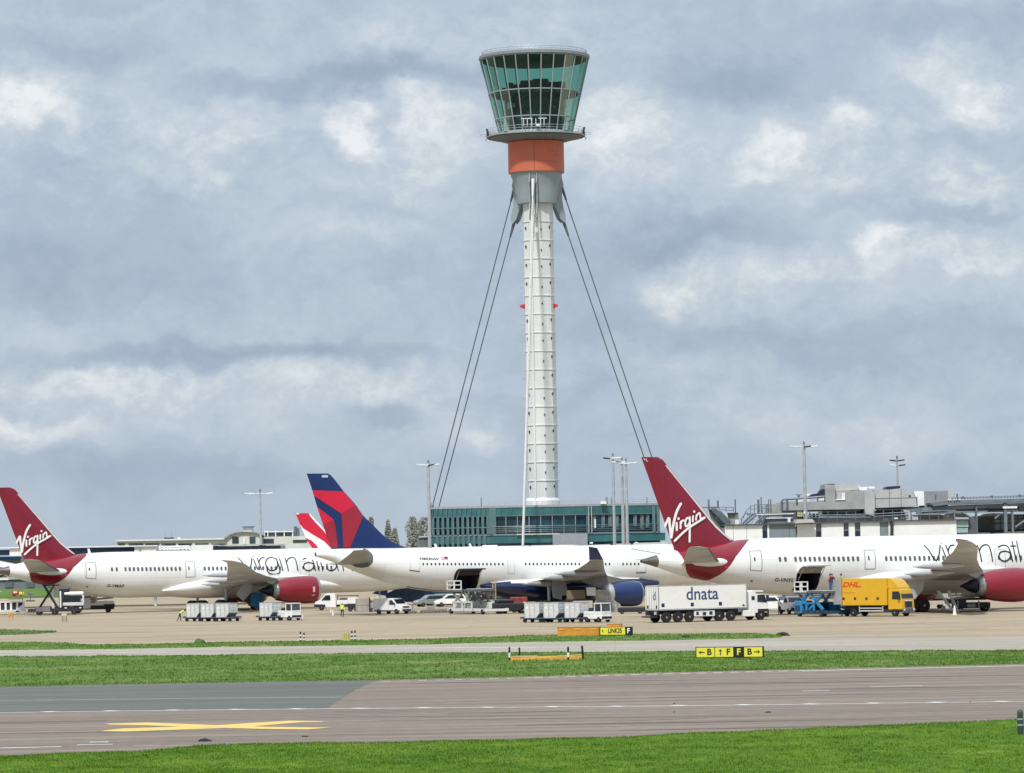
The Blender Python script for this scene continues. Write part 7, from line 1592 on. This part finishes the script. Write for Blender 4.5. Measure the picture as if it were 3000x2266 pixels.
# white pickup front and van behind the lorry
t = thing('pickup_truck', 'white pickup facing the camera between the lorry cab and the blue loader', 'pickup', GY(2322, 421), R(-78))
h = Hull([(-2.6,.5),(-2.6,1.15),(-.5,1.2),(-.3,1.9),(.5,2.0),(.9,1.9),(1.5,1.3),(2.3,1.15),(2.55,.9),(2.55,.5)], 1.95, 1.2, .12); h.build(WPAINT, t)
h.across((.95,1.84),(1.45,1.36), GLASSD, t); h.across((2.35,1.1),(2.54,.85), BUMP, t, -.65, .65, 'grille'); h.side([(-.1,1.3),(1.2,1.3),(.75,1.8),(.0,1.85)], GLASSD, t)
MB().box(2.5, 2.65, -.95, .95, .35, .75, bev=.05).build('bumper', BUMP, t); MB().box(2.65,2.67,-.3,.3,.5,.62).build('number_plate', WPAINT, t); wheels(t, (-1.6,1.6), 1.95, .38, .25)
for y in (-.95,.68): MB().box(2.4,2.58,y,y+.27,.78,.98,bev=.03).build('headlight', LAMP, t)
t = thing('passenger_van', 'white van half hidden behind the lorry cab', 'van', GY(2268, 434), R(-30)); h = Hull([(-2.3,.4),(-2.3,1.75),(-2.1,1.9),(.6,1.85),(1.4,1.3),(2.2,1.1),(2.3,.4)], 2.0, 1.3, .08); h.build(WPAINT, t); h.across((.7,1.78),(1.32,1.36), GLASSD, t); h.side([(-2.0,1.3),(1.1,1.3),(.6,1.7),(-2.0,1.7)], GLASSD, t); wheels(t, (-1.5,1.5), 2.0, .36, .25); MB().box(2.3,2.45,-.9,.9,.4,.7,bev=.05).build('bumper', BUMP, t)
# under the right wing
t = thing('baggage_cart', 'white topped baggage carts standing behind the wheels of the right airliner', 'baggage cart', GY(2735, 436), R(8))
for x in (-2.2, -.1): MB().box(x, x+1.7, -.7, .7, 1.15, 2.2, bev=.06).build('cover', mat('pale_cart_cover', (.50,.50,.46), .7, var=.2), t)
MB().box(-2.8, -2.3, -.7, .7, 1.2, 2.3, bev=.1).build('yellow_cover', YELL, t); MB().box(-3, 3.6, -.7, .7, .95, 1.15).box(-2.9,-2.7,-.6,.6,.2,.95).box(1.5,3.8,-.5,.5,.55,.95).build('frame', DARK, t); wheels(t, (-2.0, .8, 3.0), 1.4, .25, .2)
t = thing('mobile_steps', 'thin white steps leaning under the right wing near the cream cone', 'steps', GY(2775, 414), R(8))
b = MB()
for y in (-.4, .4): b.bar((-1.0, y, 2.4), (.6, y, .25), .12); b.bar((.2, y, 2.4), (1.2, y, .0), .12)
for k in range(6): b.bar((-.85+.27*k, -.4, 2.2-.36*k), (-.85+.27*k, .4, 2.2-.36*k), .06)
b.bar((.2,-.5,.25),(1.6,-.5,.2), .1); b.build('ladder_frame', LGREY, t); MB().box(-.6,-.2,-.1,.3,.3,.7).build('weight_box', GREYP, t)
t = thing('belt_loader', 'dark belt loader on the apron left of the right crimson engine', 'belt loader', GY(2845, 417), R(6))
MB().box(-2.0, 2.0, -.9, .9, .35, 1.0, bev=.08).box(-2.1,1.6,-.7,.7,1.25,1.5).build('body', DARK, t); MB().bar((-2.0,-.6,1.45),(1.0,-.6,1.7), .3, .2).bar((-2.0,.6,1.45),(1.0,.6,1.7), .3, .2).build('conveyor', GREYP, t)
MB().box(-1.0,.6,-.4,.4,1.75,2.3,bev=.1).build('grey_cover', LGREY, t); MB().box(-.6,.3,-.92,-.9,.45,.85).box(.6,.75,-.95,-.9,.4,1.2).box(-1.75,-1.6,-.95,-.9,.3,1.2).build('frame', GREYP, t); wheels(t, (-1.4,1.5), 1.9, .32, .28)
# ------------------------------------------------------------------ airfield signs, barriers and posts
def board(b, x0, x1, z0, z1, y=0, d=.12): return b.box(x0, x1, y, y+d, z0, z1)
SB = mat('sign_frame_black', (.012,.012,.012), .5)
def ground_sign(name, label, pxl, pxr, pyb, hgt, panels, rz=0):
    a, c = G(pxl, pyb), G(pxr, pyb-(pxr-pxl)*ROLL*.5); t = thing(name, label, 'airfield sign', a, math.atan2(c.y-a.y, c.x-a.x)); W_ = (c-a).length
    MB().box(0, W_, 0, .25, .12, hgt, bev=.01).build('frame', SB, t); x = .05
    tot = sum(p[1] for p in panels); us = W_-.1
    for txt, wt, m, inkm, arrow in panels:
        w = us*wt/tot; pn = MB().box(x+.025, x+w-.025, -.02, 0, .17, hgt-.05).build('panel', m, t); xc = x+w/2; zc = (.17+hgt-.05)/2; S_ = hgt*.66
        if txt: 
            dx = {'l': w*.2, 'r': -w*.2, 'u': w*.22, None: 0, 'ul': w*.09}[arrow]; bm = text2d(txt, S_*1.05, .02, xs=1.0 if len(txt) < 3 else .70)
            decal('lettering', bm, inkm, pn, lambda a_, b_, dx=dx: (xc+dx+a_, -.026, zc+b_))
        if arrow:
            s_ = S_*.5; ax = {'l': xc-w*.2, 'r': xc+w*.2, 'u': xc-w*.2, 'ul': x+w*.10}[arrow]; rot = {'l': 180, 'r': 0, 'u': 90, 'ul': 115}[arrow]
            if arrow == 'ul': s_ *= .6
            polys = [[(-s_*.75,-.035),(s_*.5,-.035),(s_*.5,.035),(-s_*.75,.035)], [(s_*.25,.42*s_),(s_*.78,0),(s_*.25,-.42*s_),(s_*.12,-.34*s_),(s_*.5,0),(s_*.12,.34*s_)]]
            cr, sr_ = math.cos(R(rot)), math.sin(R(rot)); bm = flat2d(polys)
            for v in bm.verts: v.co.y = 0
            decal('arrow', bm, inkm, pn, lambda a_, b_: (ax+a_*cr-b_*sr_, -.028-.002*abs(b_), zc+a_*sr_+b_*cr))
        x += w
    return t
ground_sign('direction_sign', 'long yellow and black taxiway sign with arrows, standing in the grass', 2038, 2237, 1933, .88, [('B',1.0,YELL,SB,'l'),('F',1.0,YELL,SB,'u'),('F',.55,SB,YELL,None),('B',1.0,YELL,SB,'r')])
ground_sign('stand_sign', 'yellow sign reading LINK35 with a small black end panel, beside orange boxes', 1757, 1852, 1866, .86, [('LINK35',1.0,YELL,SB,'ul'),('F',.24,SB,WINK,None)])
def orange_box(pxl, pxr, py, hgt, label, slots, dp=.8, grp=True, yy=0):
    a, c = G(pxl, py), G(pxr, py-(pxr-pxl)*ROLL*.6); t = thing('orange_barrier', label, 'barrier', a+Vector((0,yy,0)), math.atan2(c.y-a.y, c.x-a.x)); w = (c-a).length
    MB().box(0, w, 0, dp, 0, hgt, bev=.04).build('body', ORG, t); MB().box(-.02, w+.02, -.03, dp, hgt-.03, hgt+.03).build('lid', mat('orange_edge', (.50,.25,.07), .6, var=.1), t)
    for k in range(slots): x = w*(.12+.76*k/max(1, slots-1)); MB().box(x-.28, x+.28, -.05, -.01, hgt-.22, hgt-.14, bev=.01).build('handle', mat('pale_orange', (.75,.45,.15), .5), t)
orange_box(1633, 1755, 1867, .86, 'long low orange box barrier left of the LINK35 sign', 3); orange_box(1777, 1819, 1846, .55, 'short orange box just behind the LINK35 sign', 0, .6)
def striped_post(px, py, h, label, n=5, r=.075, grp='black and white marker posts', dark0=True, lean=0):
    t = thing('marker_post', label, 'marker post', G(px, py), 0, grp); b = MB(); z = 0
    for k in range(n): b.cur = (k+(0 if dark0 else 1)) % 2; b.tube((lean*k/n,0,h*k/n), (lean*(k+1)/n,0,h*(k+1)/n), r, n=12)
    b.build('post', [SB, WINK], t); bm = bmesh.new(); bmesh.ops.create_uvsphere(bm, u_segments=12, v_segments=6, radius=r*1.02)
    for v in bm.verts: v.co.z += h; v.co.x += lean
    MB().bm(bm).build('cap', SB, t, smooth=True); return t
striped_post(880.5, 1881, .84, 'left post of the striped pair nearer the left, taller one'); striped_post(891, 1881.5, .76, 'right post of the striped pair nearer the left, shorter one')
striped_post(1031, 1879, .86, 'left post of the striped pair beside the yellow box'); striped_post(1040.5, 1878.5, .88, 'right post of the striped pair beside the yellow box')
t = thing('yellow_box', 'small dull yellow ribbed box left of the right striped post pair', 'box', G(1014, 1880)); MB().box(-.34,.34,-.2,.2,0,.74,bev=.02).build('body', mat('dull_yellow', (.42,.36,.12), .6, var=.2), t)
MB().box(-.3,-.2,-.24,-.2,0,.72).box(-.1,0,-.24,-.2,0,.72).box(.1,.18,-.24,-.2,0,.72).build('rib', mat('rib_yellow', (.62,.52,.16), .6), t)
striped_post(1493, 1941, 1.02, 'leftmost black post with one white band at the orange ramp', 3, .07); striped_post(1522, 1924, .62, 'short plain black post behind the orange ramp', 1, .07)
striped_post(1665, 1939, .98, 'black post with a broad white band at the right of the orange ramp', 3, .075); striped_post(1708.5, 1935, .98, 'tall plain black post, rightmost at the orange ramp', 1, .08, lean=-.06)
a, c = G(1496, 1941), G(1706, 1935.5); t = thing('orange_ramp', 'low orange barrier lying in the grass between black posts', 'barrier', a, math.atan2(c.y-a.y, c.x-a.x)); w = (c-a).length
MB().box(0, w, 0, .35, 0, .30, bev=.04).build('body', mat('amber_plastic', (.66,.36,.05), .55, var=.15, scale=2), t); MB().prism([(0,.34),(w*.5,.30),(w,.36),(w,.42),(w*.5,.36),(0,.40)], .05, .3).build('top_strip', mat('pale_orange', (.75,.45,.15), .5), t); MB().box(.3, 2.0, .1, .3, .30, .45).build('grey_box', GREYP, t)
p = G(2990, 2156); t = thing('edge_marker', 'dark green round topped marker with pale reflective bands at the right edge', 'marker post', p)
b = MB(); b.smooth = True; b.lathe([(.125,0),(.125,.92),(.11,1.02),(.06,1.08),(.01,1.09)], n=20); b.build('post', mat('dark_green_plastic', (.03,.05,.045), .5, var=.1), t, auto=40)
for z in (.42, .66): MB().lathe([(.128,z),(.128,z+.06)], n=20, cap=False).build('band', mat('reflective_band', (.34,.40,.38), .3), t)
